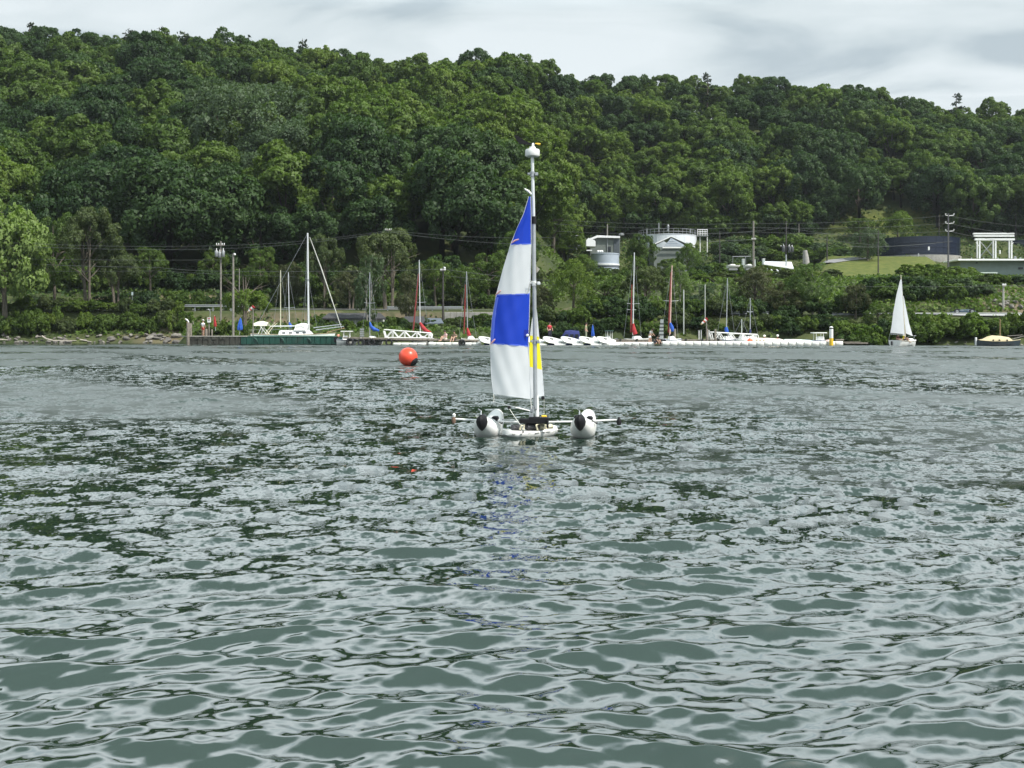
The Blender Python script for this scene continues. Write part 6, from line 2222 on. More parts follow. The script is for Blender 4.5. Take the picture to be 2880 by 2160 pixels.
# ------------------------------------------------------------------ car on the highway
YC = 173.2
cz = ground_z(sx(2704, YC), YC) + 0.12
car = empty('parked_car', (sx(2704, YC), YC * KY, cz), 'dark blue car behind the guardrail on the right', 'car')
CARP = mat('dark_blue_car_paint', (0.03, 0.055, 0.085), 0.25, var=0.05)
xa, xb = sx(2671, YC), sx(2737, YC)
zt = sz(870, YC)
Lc = xb - xa
prof = [(0, .35), (0.0, .68), (.04, .78), (.22, .86), (.34, 1.0), (.98, .95), (1.0, .70), (1.0, .35)]
hh = zt - cz
b = MB()
rings = []
for y_, k in ((-0.85, 0.94), (-0.8, 1.0), (0.8, 1.0), (0.85, 0.94)):
    rings.append([Vector((xa + Lc * (0.5 + (p[0] - 0.5) * k), YC * KY + y_, cz + 0.2 + (hh * 0.62 - 0.2) * (p[1] - .3) / .7)) for p in prof])
b.loft(rings)
b.build('body', CARP, car, smooth=True)
b = MB()
rings = []
for z, x0_, x1_, w in ((hh * 0.58, .30, .99, 0.80), (hh * 0.80, .42, .94, 0.70), (hh * 0.95, .52, .86, 0.62), (hh, .58, .80, 0.5)):
    rings.append([Vector((xa + Lc * x0_, YC * KY - w, cz + z)), Vector((xa + Lc * x1_, YC * KY - w, cz + z)), Vector((xa + Lc * x1_, YC * KY + w, cz + z)), Vector((xa + Lc * x0_, YC * KY + w, cz + z))])
b.loft(rings)
cb_ = b.build('cabin_roof', CARP, car, smooth=True)
for x0_, x1_ in ((.46, .66), (.69, .88)):
    b = MB()
    b.prism([Vector((xa + Lc * x0_, YC * KY - 0.79, cz + hh * 0.61)), Vector((xa + Lc * x1_, YC * KY - 0.79, cz + hh * 0.61)), Vector((xa + Lc * (x1_ - .03), YC * KY - 0.66, cz + hh * 0.90)), Vector((xa + Lc * (x0_ + .07), YC * KY - 0.66, cz + hh * 0.90))], (0, -0.03, 0))
    b.build('window', mat('sky_glass', (0.05, 0.07, 0.08), 0.06), cb_)
for u in (.18, .82):
    w = MB().lathe([(0.18, -0.1), (0.30, -0.1), (0.32, -0.05), (0.32, 0.1), (0.2, 0.1)], (xa + Lc * u, YC * KY - 0.78, cz + 0.32), 16, axis=(0, 1, 0)).build('wheel', RUBBER, car, smooth=True)
    MB().lathe([(0.03, -0.03), (0.17, -0.02), (0.18, 0.02)], (xa + Lc * u, YC * KY - 0.88, cz + 0.32), 12, axis=(0, 1, 0)).build('hub', ZINC, w, smooth=True)

# blue crate and frame at far left
bx = thing('blue_crate', 34, 192, 'blue crate standing in the grass at far left', 'crate')
c = T(34, 899, 191)
bx.location = c - Vector((0, 0, 0.28))
ORIGIN[bx] = Vector(bx.location)
MB().bbox(c, (sl(16, 191), 0.6, sl(11, 191)), 0.06).build('crate_body', mat('blue_plastic', (0.01, 0.05, 0.40), 0.5), bx)
MB().bbox(c + Vector((-sl(13, 191), 0.05, 0.03)), (sl(12, 191), 0.5, sl(5, 191)), 0.04).build('handle_bar', mat('navy_plastic', (0.01, 0.03, 0.2), 0.5), bx)

# small road signs on the left bank
for px, t, bt, m_, lb in ((335, 824, 852, POLE_W, 'thin grey sign post on the left bank'), (372, 822, 868, ZINC, 'small pale road sign on the left bank')):
    t_ = empty('road_sign', T(px, bt, 203), lb, 'sign', 'small signs on the left bank')
    MB().tube([T(px, bt + 6, 203), T(px, t, 203)], 0.04, 5).build('post', m_, t_)
    MB().bbox(T(px, t + 4, 202.9), (sl(5, 203), 0.04, sl(9 if px == 372 else 3, 203)), 0.01).build('sign_plate', mat('pale_sign', (0.45, 0.55, 0.58), 0.5), t_)


# ------------------------------------------------------------------ poles and wires
def pole(px, top, bot, Y, r, m, label, arms=(), lamp=False, cans=(), base=None, group='utility poles along the shore and hillside'):
    t = empty('utility_pole', T(px, bot, Y), label, 'pole', group)
    MB().tube([T(px, bot + 12, Y), T(px, (top + bot) / 2, Y), T(px, top, Y)], [r * 0.82, r * 0.76, r * 0.62], 8).build('pole', m, t, smooth=True)
    for py, w in arms:
        a = MB().box(T(px, py, Y) + Vector((0, -r * 1.2, 0)), (sl(w, Y), 0.10, 0.12)).build('crossarm', m, t)
        for q in (-0.45, -0.2, 0.2, 0.45):
            MB().lathe([(0.05, 0), (0.07, 0.08), (0.04, 0.2)], T(px + w * q, py, Y) + Vector((0, -r * 1.2, 0.06)), 7).build('insulator', WHITE_P, a, smooth=True)
    for dx, py, w, h in cans:
        q = T(px + dx, py, Y) + Vector((0, -r * 2.2, 0))
        k = MB().lathe([(sl(w, Y) * 0.42, -sl(h, Y) / 2), (sl(w, Y) / 2, -sl(h, Y) * 0.45), (sl(w, Y) / 2, sl(h, Y) * 0.4), (sl(w, Y) * 0.35, sl(h, Y) / 2)], q, 12).build('transformer', ZINC if m is not POLE_D else mat('dark_can', (0.06, 0.065, 0.07), 0.6), t, smooth=True)
        MB().tube([q + Vector((0, 0, sl(h, Y) / 2)), q + Vector((0, 0, sl(h, Y) * 0.85))], 0.05, 5).build('bushing', WHITE_P, k)
    if lamp:
        a = MB().tube([T(px, top + 1, Y), T(px + 3, top - 2, Y), T(px + 6, top, Y)], 0.05, 6).build('lamp_arm', ZINC, t, smooth=True)
        MB().lathe([(0.04, -0.12), (0.12, -0.06), (0.11, 0.06), (0.04, 0.11)], T(px + 5, top + 2, Y) + Vector((0, -0.1, 0)), 10, axis=(0.6, 0, -0.8)).build('lamp_head', WHITE_P, a, smooth=True)
    if base:
        MB().tube([T(px, bot + 10, Y), T(px, bot - base, Y)], 0.34, 8).build('concrete_foot', CONC, t, smooth=True)
    return t


pole(621, 678, 908, 184, 0.14, POLE_W, 'tall grey utility pole carrying a bank of transformers at left', arms=((690, 24),), cans=((-10, 714, 10, 18), (-1, 717, 9, 17), (9, 714, 9, 18)))
pole(656, 714, 940, 164, 0.16, POLE_W, 'thick bare pole with a white lamp on top, standing on the pier', lamp=True)
pole(673, 755, 862, 200, 0.09, POLE_W, 'thin grey pole behind the thick lamp pole')
pole(1246, 752, 905, 186, 0.15, POLE_D, 'dark utility pole with a small white lamp left of the big sail', lamp=True, arms=((762, 14),))
pole(1092, 644, 800, 232, 0.15, POLE_W, 'pole top showing above the olive trees near the blue boom cover', arms=((648, 18),))
pole(2119, 622, 770, 262, 0.24, POLE_W, 'thick brown grey pole between the white tank and the canopy', arms=((674, 12),))
pole(2211, 622, 795, 268, 0.17, POLE_D, 'dark pole carrying dark transformers above the long white canopy', arms=((694, 34),), cans=((-9, 700, 9, 16), (8, 702, 9, 17), (16, 702, 8, 15)))
pole(2211, 716, 795, 267.3, 0.19, mat('grey_sleeve', (0.30, 0.33, 0.35), 0.6), 'pale grey lower sleeve pole in front of the canopy roof')
pole(2326, 664, 730, 300, 0.16, POLE_D, 'short dark pole left of the round bush')
pole(2024, 650, 752, 298, 0.15, POLE_D, 'slim dark pole right of the white tank')
pole(2247, 630, 680, 345, 0.13, POLE_W, 'slim grey pole at the edge of the wood above the canopy')
pole(2470, 648, 784, 275, 0.15, POLE_D, 'dark pole with pale concrete foot on the lawn edge', base=10)
pole(2641, 604, 668, 352, 0.15, POLE_D, 'dark pole behind the navy tank')
p12 = pole(2667, 600, 792, 262, 0.20, mat('dark_grey_pole', (0.10, 0.10, 0.105), 0.9), 'tall dark pole with three tiers of white insulators before the navy tank')
for py in (607, 629, 651):
    for s_ in (-1, 1):
        q = T(2667, py, 262)
        e = q + Vector((s_ * sl(15 if s_ > 0 else 8, 262), -0.1, 0.1))
        MB().tube([q, e, e + Vector((0, 0, 0.3))], [0.06, 0.06, 0.12], 6).build('insulator_arm', WHITE_P, p12, smooth=True)
pole(2822, 798, 872, 181, 0.16, mat('pale_pole_wood', (0.36, 0.35, 0.32), 0.85), 'pale short pole above the rock pile at far right', arms=((804, 10),))
pole(2857, 600, 690, 352, 0.13, POLE_D, 'slim dark pole at the edge of the wood at far right')

WIRE = mat('wire', (0.10, 0.11, 0.11), 0.6, var=0.05)


def wire(pts, Y, sag, label, r=0.028):
    P = []
    for (a, b_) in zip(pts[:-1], pts[1:]):
        for i in range(9):
            u = i / 9
            P.append(T(a[0] + (b_[0] - a[0]) * u, a[1] + (b_[1] - a[1]) * u + 4 * sag * u * (1 - u), Y))
    P.append(T(pts[-1][0], pts[-1][1], Y))
    o = MB().tube(P, r * 0.6, 4).build('power_line', WIRE, None, loc=P[0])
    tag(o, label, 'wire', 'overhead wires')


wire([(-80, 676), (621, 691), (1092, 648), (1560, 668)], 186, 8, 'topmost overhead wire crossing the wood at left', 0.024)
wire([(-80, 684), (621, 700), (1092, 652), (1560, 690)], 186, 8, 'second overhead wire crossing the wood at left', 0.026)
wire([(-80, 725), (621, 731)], 186, 3, 'overhead wire at transformer height at left', 0.022)
wire([(-80, 735), (440, 752), (656, 763), (1246, 757), (1560, 790)], 188, 3, 'bright overhead wire crossing below the transformers', 0.03)
wire([(-80, 760), (440, 762), (830, 778)], 190, 2, 'lower overhead wire on the left bank', 0.02)
wire([(1246, 775), (1600, 802)], 188, 3, 'overhead wire running right from the dark lamp pole', 0.022)
wire([(1985, 679), (2119, 673)], 262, 1, 'thick pale service wire from the white tank to the brown pole', 0.05)
wire([(1560, 618), (2119, 628), (2667, 606), (2960, 640)], 264, 7, 'top overhead wire over the hillside yard', 0.034)
wire([(1560, 630), (2119, 640), (2667, 628), (2960, 664)], 264, 7, 'second overhead wire over the hillside yard', 0.034)
wire([(1560, 650), (2119, 652), (2667, 650), (2960, 690)], 264, 7, 'third overhead wire over the hillside yard', 0.034)
wire([(1900, 660), (2211, 640), (2470, 668)], 270, 5, 'overhead wire linking the two dark poles', 0.03)
wire([(2211, 655), (2470, 690)], 270, 4, 'lower overhead wire linking the two dark poles', 0.03)
wire([(2390, 693), (2500, 693), (2680, 678)], 262, 2, 'thick pale cable passing in front of the navy tank', 0.055)
wire([(2180, 800), (2470, 806), (2822, 803), (2960, 800)], 181, 2, 'overhead wire above the right-hand shrubs', 0.022)
wire([(1850, 772), (2119, 766)], 240, 2, 'pale wire crossing the tree tops below the yard', 0.035)

# ------------------------------------------------------------------ shore trees
M_BRIGHT = [crown_mesh('silver_crown', 900 + i, F_BRIGHT, R=5, Hc=6.4, zc=5.2, nl=34, nsub=9, n_leaf=13000, ls=0.38, core=0.0, lobe_r=(0.24, 0.40), jitter=0.95) for i in range(1)]
M_OLIVE = [crown_mesh('olive_crown', 910 + i, F_OLIVE, R=5, Hc=4.6, zc=7.0, nl=26, nsub=9, n_leaf=13000, ls=0.28, core=0.0, lobe_r=(0.26, 0.40), jitter=0.65) for i in range(3)]
M_MID = [crown_mesh('shore_crown', 920 + i, F_MID, R=5, Hc=5.4, zc=6.0, nl=24, nsub=10, n_leaf=12000, ls=0.27, shape='tall', core=0.0, jitter=0.75, sub_r=(0.24, 0.42), lobe_r=(0.22, 0.42)) for i in range(3)]
M_GREY = [crown_mesh('birch_crown', 930 + i, F_GREY, R=5, Hc=5.6, zc=6.2, nl=22, nsub=7, n_leaf=5500, ls=0.34, shape='tall', core=0.0, lobe_r=(0.20, 0.32), jitter=0.75) for i in range(2)]
M_LITE = [crown_mesh('light_shore_crown', 940 + i, F_LITE, R=5, Hc=4.8, zc=5.6, nl=22, nsub=9, n_leaf=11000, ls=0.27, core=0.0, jitter=0.75) for i in range(2)]
F_POP = foliage('leaves_poplar', (0.085, 0.14, 0.045), (0.16, 0.22, 0.08), trans=0.4)
M_POP = [crown_mesh('poplar_crown', 950, F_POP, R=5, Hc=6.6, zc=6.0, nl=28, nsub=9, n_leaf=11000, ls=0.28, shape='tall', core=0.0, lobe_r=(0.22, 0.36), jitter=0.7)]
M_UMB = [crown_mesh('spreading_crown', 960, F_LITE, R=5, Hc=2.6, zc=4.6, nl=22, nsub=8, n_leaf=6000, ls=0.30, core=0.0, lobe_r=(0.20, 0.32), jitter=0.6)]
F_BROWN = foliage('leaves_brownish', (0.066, 0.078, 0.036), (0.105, 0.115, 0.056))
M_BROWN = [crown_mesh('brownish_crown', 970 + i, F_BROWN, R=5, Hc=5.0, zc=6.0, nl=24, nsub=10, n_leaf=12000, ls=0.26, shape='tall', core=0.0, jitter=0.75, lobe_r=(0.22, 0.42)) for i in range(2)]
M_DOME = [crown_mesh('dome_crown', 980, F_GREY, R=5, Hc=4.6, zc=3.4, nl=24, nsub=9, n_leaf=11000, ls=0.28, core=0.0, jitter=0.7)]
TR1 = trunk_mesh('single_trunk', 1, bark, 5.0, 0.28, 5, 6.4, 5.0)
TR3 = trunk_mesh('forked_trunks', 2, bark, 5.0, 0.20, 5, 6.6, 4.6, 4, stems=4)
TRB = trunk_mesh('pale_trunks', 3, pale_bark, 6.0, 0.15, 5, 6.6, 5.0, 5, stems=2)
KIND = {'dome': (M_DOME, TR1), 'bright': (M_BRIGHT, TR1), 'olive': (M_OLIVE, TR3), 'mid': (M_MID, TR1), 'birch': (M_GREY, TRB), 'lite': (M_LITE, TR1), 'poplar': (M_POP, TRB), 'umbrella': (M_UMB, TR3), 'brown': (M_BROWN, TR3)}
HT = {'dome': 8.2, 'bright': 11.2, 'olive': 11.2, 'mid': 11.2, 'birch': 11.6, 'lite': 10.2, 'poplar': 12.2, 'umbrella': 7.0, 'brown': 10.8}
tr_rng = random.Random(31)


def shore_tree(px, top, base, w, Y, kind, label, k=0):
    x = sx(px, Y)
    z = ground_z(x, Y) - 0.1
    h = max(1.5, sz(top, Y) - z)
    meshes, tm = KIND[kind]
    t = empty('tree', (x, Y * KY, z), label, 'tree')
    rx = sl(w, Y) / 2 / 5.0 * 0.92
    s = (rx, rx * 0.9, h / HT[kind])
    rz = tr_rng.uniform(0, 6.28)
    for nm_, me in (('crown', meshes[k % len(meshes)]), ('trunk', tm)):
        o = bpy.data.objects.new(nm_, me)
        COL.objects.link(o)
        o.parent = t
        o.scale = s
        o.rotation_euler = (0, 0, 0)
        o.location = (0, 0, 0)
    t.rotation_euler = (0, 0, rz)
    return t


for a in (
    (16, 528, 912, 275, 188.2, 'bright', 'big pale green tree with silvery leaves at the far left'),
    (-110, 600, 905, 200, 191, 'mid', 'green tree half outside the left edge behind the pale tree'),
    (250, 588, 895, 215, 195.5, 'olive', 'olive green tree with several stems right of the pale tree'),
    (330, 700, 895, 150, 199, 'olive', 'lower olive tree leaning right behind the many-stemmed tree', 1),
    (425, 688, 800, 125, 214, 'mid', 'low rounded green tree above the brown grassy bank'),
    (155, 590, 890, 150, 206, 'mid', 'dark green tree between the pale tree and the olive tree', 1),
    (600, 700, 800, 110, 224, 'mid', 'narrow green tree behind the pole with transformers', 2),
    (690, 818, 905, 190, 171, 'umbrella', 'small spreading light green tree behind the left windsock'),
    (735, 690, 830, 130, 218, 'mid', 'green tree between the lamp pole and the tall sloop mast', 1),
    (915, 668, 885, 150, 203, 'olive', 'olive tree right behind the tall sloop mast', 2),
    (820, 740, 890, 120, 207, 'brown', 'brownish green tree left of the tall sloop mast', 1),
    (985, 760, 885, 120, 198, 'brown', 'brownish tree above the white shed roof'),
    (1100, 645, 905, 210, 200, 'olive', 'tall olive tree above the gangway by the tyres'),
    (1038, 692, 905, 125, 178, 'birch', 'pale leafy tree right behind the mast with the blue cover'),
    (1150, 770, 905, 100, 186, 'brown', 'brownish tree left of the red furled jib', 1),
    (1225, 720, 890, 120, 204, 'mid', 'green tree left of the dark lamp pole'),
    (1300, 745, 885, 130, 206, 'mid', 'green tree right of the dark lamp pole', 2),
    (1375, 700, 870, 150, 212, 'mid', 'green tree just left of the big sail', 1),
    (1450, 640, 860, 170, 218, 'mid', 'tall green tree behind the big sail'),
    (1555, 545, 770, 205, 285, 'mid', 'tall green tree in front of the white roofed building', 2),
    (1475, 590, 800, 160, 282, 'mid', 'dark tree directly behind the trimaran mast', 1),
    (1612, 738, 948, 150, 176, 'lite', 'leafy green tree behind the row of dinghies'),
    (1520, 800, 940, 130, 178, 'brown', 'low brownish tree just right of the big sail'),
    (1705, 768, 948, 150, 179, 'mid', 'green tree below the grey round tank', 1),
    (1808, 652, 815, 120, 276, 'mid', 'tree hiding the left half of the gabled shed'),
    (1698, 752, 815, 110, 296, 'mid', 'leafy green tree hiding the foot of the grey round tank', 2),
    (1890, 722, 815, 110, 298, 'mid', 'leafy green tree before the grey green shed wall'),
    (1962, 700, 815, 80, 292, 'birch', 'thin pale leafy tree at the right corner of the gabled shed'),
    (1560, 690, 800, 110, 296, 'mid', 'rounded green tree below the white roofed building', 1),
    (1640, 720, 810, 90, 290, 'lite', 'light green tree left of the grey round tank'),
    (1790, 720, 830, 100, 262, 'mid', 'green tree right of the grey round tank', 2),
    (1815, 752, 948, 150, 177, 'olive', 'olive tree behind the mast with the thick red cover', 1),
    (1935, 690, 830, 85, 280, 'lite', 'narrow light green tree right of the gabled shed wall'),
    (1905, 728, 945, 130, 178, 'poplar', 'green tree behind the mast with red and blue', 2),
    (1975, 790, 948, 120, 174, 'birch', 'thin pale leafy tree behind the right-hand windsock', 1),
    (2035, 770, 948, 120, 176, 'poplar', 'pale green tree behind the right-hand gangway'),
    (2125, 748, 945, 160, 175, 'brown', 'brownish green tree below the brown grey pole'),
    (2215, 815, 948, 150, 172, 'brown', 'low brownish tree right of the gangway', 1),
    (2285, 728, 948, 165, 171.5, 'poplar', 'tall pale poplar left of the yellow and white piling'),
    (2200, 790, 930, 110, 180, 'mid', 'small green tree below the long white canopy', 1),
    (2405, 800, 935, 115, 170, 'brown', 'brownish tree right of the yellow and white piling', 1),
    (2470, 850, 940, 110, 166, 'mid', 'low green tree left of the white sailing boat', 2),
    (2440, 640, 738, 128, 303, 'dome', 'round dome shaped tree shading the lawn left of the navy tank'),
    (2525, 598, 690, 130, 348, 'lite', 'light green tree behind the left end of the navy tank'),
    (2420, 610, 690, 130, 352, 'mid', 'green tree at the wood edge above the round dome tree'),
    (2790, 600, 700, 150, 372, 'mid', 'green tree in front of the dark wood above the steel frame', 1),
    (2880, 590, 700, 150, 370, 'lite', 'light green tree above the right-hand navy tank'),
):
    shore_tree(*a)

# pines on the skyline
def pine_mesh(name, seed, gap=0.3, L0=4.2):
    g = np.random.default_rng(seed)
    tb = MB()
    H_ = 16.0
    tb.tube([(0, 0, -1), (0.1, 0, 6), (0.0, 0.1, 12), (0.1, 0, H_)], [0.35, 0.28, 0.18, 0.04], 6, cap=False)
    leaves = []
    z = 6.5
    while z < H_ - 0.3:
        n = g.integers(2, 5)
        for k in range(n):
            if g.random() < gap:
                continue
            a = g.uniform(0, 6.283)
            L = L0 * (1 - 0.75 * (z - 6) / (H_ - 6)) * g.uniform(0.55, 1.15)
            e = Vector((math.cos(a) * L, math.sin(a) * L, L * g.uniform(-0.05, 0.22)))
            p0 = Vector((0.05, 0, z))
            tb.tube([p0, p0 + e * 0.5 + Vector((0, 0, 0.05 * L)), p0 + e], [0.07, 0.05, 0.02], 4, cap=False)
            for q in range(int(40 * L / 3)):
                u = g.uniform(0.35, 1.05)
                leaves.append(np.array(p0 + e * u) + g.normal(size=3) * np.array([0.38, 0.38, 0.16]) + np.array([0, 0, 0.12]))
        z += g.uniform(0.5, 1.0)
    P = np.array(leaves)
    n = len(P)
    nrm = unit(g.normal(size=(n, 3)) * 0.6 + np.array([0, 0, 0.9]))
    t1 = unit(np.cross(nrm, g.normal(size=(n, 3))))
    t2 = np.cross(nrm, t1)
    s = 0.8 * g.uniform(0.6, 1.4, (n, 1))
    q = np.stack([P - t1 * s * .6, P - t2 * s * .3, P + t1 * s * .6, P + t2 * s * .3], 1).reshape(-1, 3)
    v = tb.v + [tuple(r) for r in q]
    b0 = len(tb.v)
    f = tb.f + [(b0 + 4 * i, b0 + 4 * i + 1, b0 + 4 * i + 2, b0 + 4 * i + 3) for i in range(n)]
    me = bpy.data.meshes.new(name)
    me.from_pydata(v, [], f)
    me.materials.append(bark)
    me.materials.append(F_PINE)
    mi = np.zeros(len(f), dtype=np.int32)
    mi[len(tb.f):] = 1
    me.polygons.foreach_set('material_index', mi)
    me.update()
    return me


PINES = [pine_mesh('pine', 5, 0.35, 4.6), pine_mesh('pine', 9, 0.2, 3.6), pine_mesh('pine', 12, 0.15, 3.0)]
for px, top, Y, k, sc_, lb in ((447, 62, 378, 0, 1.0, 'ragged dark pine standing clear on the skyline at left'), (375, 70, 382, 1, 0.9, 'dark pine left of the ragged skyline pine'), (520, 74, 384, 0, 0.9, 'dark pine right of the ragged skyline pine'), (352, 74, 388, 2, 0.8, 'thin pine at the left of the skyline pines'),
                               (852, 94, 384, 2, 0.95, 'pointed dark spruce on the skyline left of the sail'), (700, 84, 386, 2, 0.8, 'small pointed pine on the skyline between the two groups'), (84, 50, 384, 1, 0.9, 'tall dark pine rising above the skyline at far left'), (2690, 250, 424, 1, 0.8, 'dark tree standing above the skyline at right'), (1990, 192, 420, 1, 0.8, 'open crowned tree above the skyline right of centre')):
    x = sx(px, Y)
    h = 16.0 * sc_
    o = bpy.data.objects.new('pine_tree', PINES[k])
    o.location = (x, Y * KY, sz(top + 14, Y) - h)
    o.scale = (sc_, sc_, sc_)
    o.rotation_euler = (0, 0, px)
    COL.objects.link(o)
    tag(o, lb, 'tree', 'pines on the skyline')

# ------------------------------------------------------------------ bushes
BUSH = {}
for nm_, m in (('dark', F_DARK), ('mid', F_MID), ('lite', F_LITE), ('olive', F_OLIVE), ('grey', F_GREY)):
    BUSH[nm_] = [crown_mesh(nm_ + '_bush', 600 + i + 10 * len(nm_), m, R=1.5, Hc=1.35, zc=0.75, nl=13, nsub=8, n_leaf=3400, ls=0.22, core=0.35, jitter=0.8) for i in range(2)]
bg = random.Random(8)


W_ = {'dark': 'dark green', 'mid': 'green', 'lite': 'yellow green', 'olive': 'olive', 'grey': 'grey green'}
SHORE_MARKS = ((20, 'at the far left edge'), (90, 'under the pale tree'), (150, 'right of the pale tree'), (230, 'by the bent driftwood'), (300, 'below the olive tree'), (370, 'below the pale road sign'), (440, 'below the low rounded tree'), (530, 'left of the pier'),
               (640, 'behind the pier signs'), (760, 'by the left windsock'), (900, 'behind the tall sloop'), (1000, 'by the white shed'), (1100, 'behind the tyres'), (1230, 'behind the long gangway'), (1330, 'behind the seated people'), (1500, 'behind the big sail'),
               (1620, 'above the navy canopy'), (1740, 'above the dinghies'), (1860, 'above the thick red cover'), (1960, 'above the striped sail'), (2060, 'above the right windsock'), (2160, 'above the right gangway'), (2260, 'by the long canopy'), (2370, 'above the yellow piling'),
               (2480, 'right of the yellow piling'), (2535, 'left of the small white sail'), (2590, 'right of the small white sail'), (2680, 'between small sail and car'), (2750, 'in line with the car'), (2810, 'above the dark hull stern'), (2870, 'above the dark hull bow'), (99999, 'at the right edge'))


def shore_mark(px):
    return [n for lim, n in SHORE_MARKS if px < lim][0]


def bush(px, Y, w, h_px, kind, label, group, base=None):
    x = sx(px, Y)
    z = ground_z(x, Y) if base is None else base
    o = bpy.data.objects.new('bush', BUSH[kind][bg.randrange(2)])
    r = sl(w, Y) / 2 / 1.5
    o.location = (x, Y * KY, z - 0.15)
    o.scale = (r, r * 0.9, sl(h_px, Y) / 2.1)
    o.rotation_euler = (0, 0, bg.uniform(0, 6.28))
    COL.objects.link(o)
    tag(o, label, 'bush', group)


SHRUBBERY = []
BKINDS = []
for nm_ in BUSH:
    BKINDS += [(nm_, m) for m in BUSH[nm_]]


def bush_row(px0, px1, Yf, n, w, h, kinds, label, group, jy=2.0):
    for i in range(n):
        if group is None:                       # background thicket: gathered into one object
            px = px0 + (px1 - px0) * (i + bg.uniform(0.2, 0.8)) / n
            Y = Yf + bg.uniform(-jy, jy)
            k_ = bg.choice(kinds)
            ids = [q for q, (nn_, _) in enumerate(BKINDS) if nn_ == k_]
            SHRUBBERY.append((sx(px, Y), Y * KY, ground_z(sx(px, Y), Y) - 0.15, None, (sl(w, Y) / 3 + sl(h, Y) / 2.1) / 2 * bg.uniform(0.75, 1.3), bg.uniform(0, 6.28), 0, False, bg.choice(ids)))
            continue
        px = px0 + (px1 - px0) * (i + bg.uniform(0.2, 0.8)) / n
        Y = (Yf(px) if callable(Yf) else Yf) + bg.uniform(-jy, jy)
        k_, f_ = bg.choice(kinds), bg.uniform(0.7, 1.35)
        sz_ = 'wide' if f_ > 1.15 else 'small' if f_ < 0.88 else 'rounded'
        bush(px, Y, w * f_, h * bg.uniform(0.7, 1.25), k_, '%s %s bush %s, %s' % (sz_, W_[k_], label, shore_mark(px)), group)


HEDGE = 'bushes of the low hedge above the rocky left shore'
bush_row(-50, 120, 188.8, 6, 70, 70, ['mid', 'lite'], 'under the silvery tree', 'bushes under the silvery tree', 0.4)
bush_row(-60, 535, 190.2, 30, 48, 52, ['lite', 'lite', 'mid', 'olive'], 'in the front of the left hedge', HEDGE, 0.6)
bush_row(-60, 520, 192.6, 20, 50, 34, ['mid', 'olive', 'lite'], 'in the back of the left hedge', HEDGE, 0.6)
bush_row(60, 760, 195.3, 26, 36, 8, ['mid', 'olive', 'dark'], 'small dark bush behind the long left guardrail', None, 0.8)
bush_row(1480, 2400, 166.5, 40, 60, 30, ['dark', 'mid', 'olive', 'dark'], 'low bush on the bank right behind the docks', None, 1.0)
bush_row(880, 1480, 186, 18, 60, 34, ['dark', 'mid', 'olive'], 'at the foot of the road bank', 'bushes at the foot of the road bank', 2.0)
bush_row(535, 700, 168, 8, 44, 34, ['mid', 'olive', 'lite'], 'on the pier lawn', 'bushes behind the pier', 1.5)
bush_row(230, 700, 205, 14, 60, 40, ['dark', 'mid', 'dark'], 'below the brown grass', 'bushes on the bank below the brown grass', 2)
bush_row(-60, 700, 222, 18, 90, 55, ['dark', 'mid'], 'dark bush along the foot of the left wood', None, 3)
bush_row(700, 1500, 222, 24, 90, 70, ['dark', 'mid', 'olive'], 'dark bush along the foot of the middle wood', None, 5)
bush_row(700, 1500, 206, 16, 70, 40, ['mid', 'dark', 'olive'], 'on the bank behind the road', 'bushes behind the shore road', 3)
bush_row(880, 1420, 178, 14, 46, 30, ['mid', 'olive', 'dark'], 'in the dock yard', 'bushes in the yard behind the docks', 4)
bush_row(1480, 2420, 171, 34, 70, 46, ['mid', 'olive', 'dark', 'dark'], 'bush under the trees behind the right-hand docks', None, 2.5)
bush_row(2360, 2960, lambda p: 155.8, 22, 84, 64, ['mid', 'lite', 'dark', 'mid'], 'beside the water', 'bushes along the right shore', 1.2)
bush_row(2340, 2960, lambda p: 161, 18, 85, 40, ['mid', 'lite', 'lite'], 'in the upper shore row', 'upper bushes along the right shore', 1.4)
bush_row(2430, 2780, 188, 16, 85, 50, ['mid', 'dark', 'grey'], 'just above the highway', 'bushes on the slope above the highway', 3)
bush_row(2480, 2960, 204, 20, 80, 26, ['mid', 'grey', 'olive'], 'on the middle slope', 'bushes on the middle slope', 4)
bush_row(2570, 2720, 262, 9, 76, 30, ['mid', 'lite', 'mid'], 'beside the tall insulator pole', 'bushes beside the tall dark pole', 8)
bush_row(2700, 2960, 250, 10, 70, 15, ['mid', 'dark', 'mid'], 'before the sage building', 'bushes before the sage building', 8)
bush_row(2560, 2720, 230, 10, 80, 36, ['lite', 'mid'], 'below the lawn bank', 'bushes below the lawn bank', 8)
bush_row(2600, 2700, 282, 7, 60, 16, ['mid', 'lite'], 'at the lawn end', 'bushes at the right end of the lawn', 4)
bush_row(2000, 2260, 300, 16, 75, 40, ['lite', 'lite', 'mid'], 'above the hillside yard', 'bushes above the hillside yard', 10)
bush_row(2020, 2400, 335, 20, 90, 44, ['mid', 'lite', 'grey'], 'on the open upper slope', 'bushes on the open slope below the wood', 10)
bush_row(1640, 2300, 360, 22, 110, 60, ['dark', 'mid'], 'dark bush along the foot of the right wood', None, 4)
bush_row(2700, 2960, 362, 9, 110, 60, ['dark', 'mid'], 'dark bush behind the steel frame', None, 4)
bush_row(1500, 2000, 236, 14, 60, 20, ['mid', 'olive', 'dark'], 'bush on the slope below the grey round tank', None, 14)
bush_row(1900, 2340, 214, 14, 80, 26, ['mid', 'olive', 'lite'], 'on the slope below the yard', 'bushes below the long canopy', 12)

forest('shrubbery', 'thicket of shrubs along the foot of the woods and behind the docks', SHRUBBERY, [m for _, m in BKINDS])

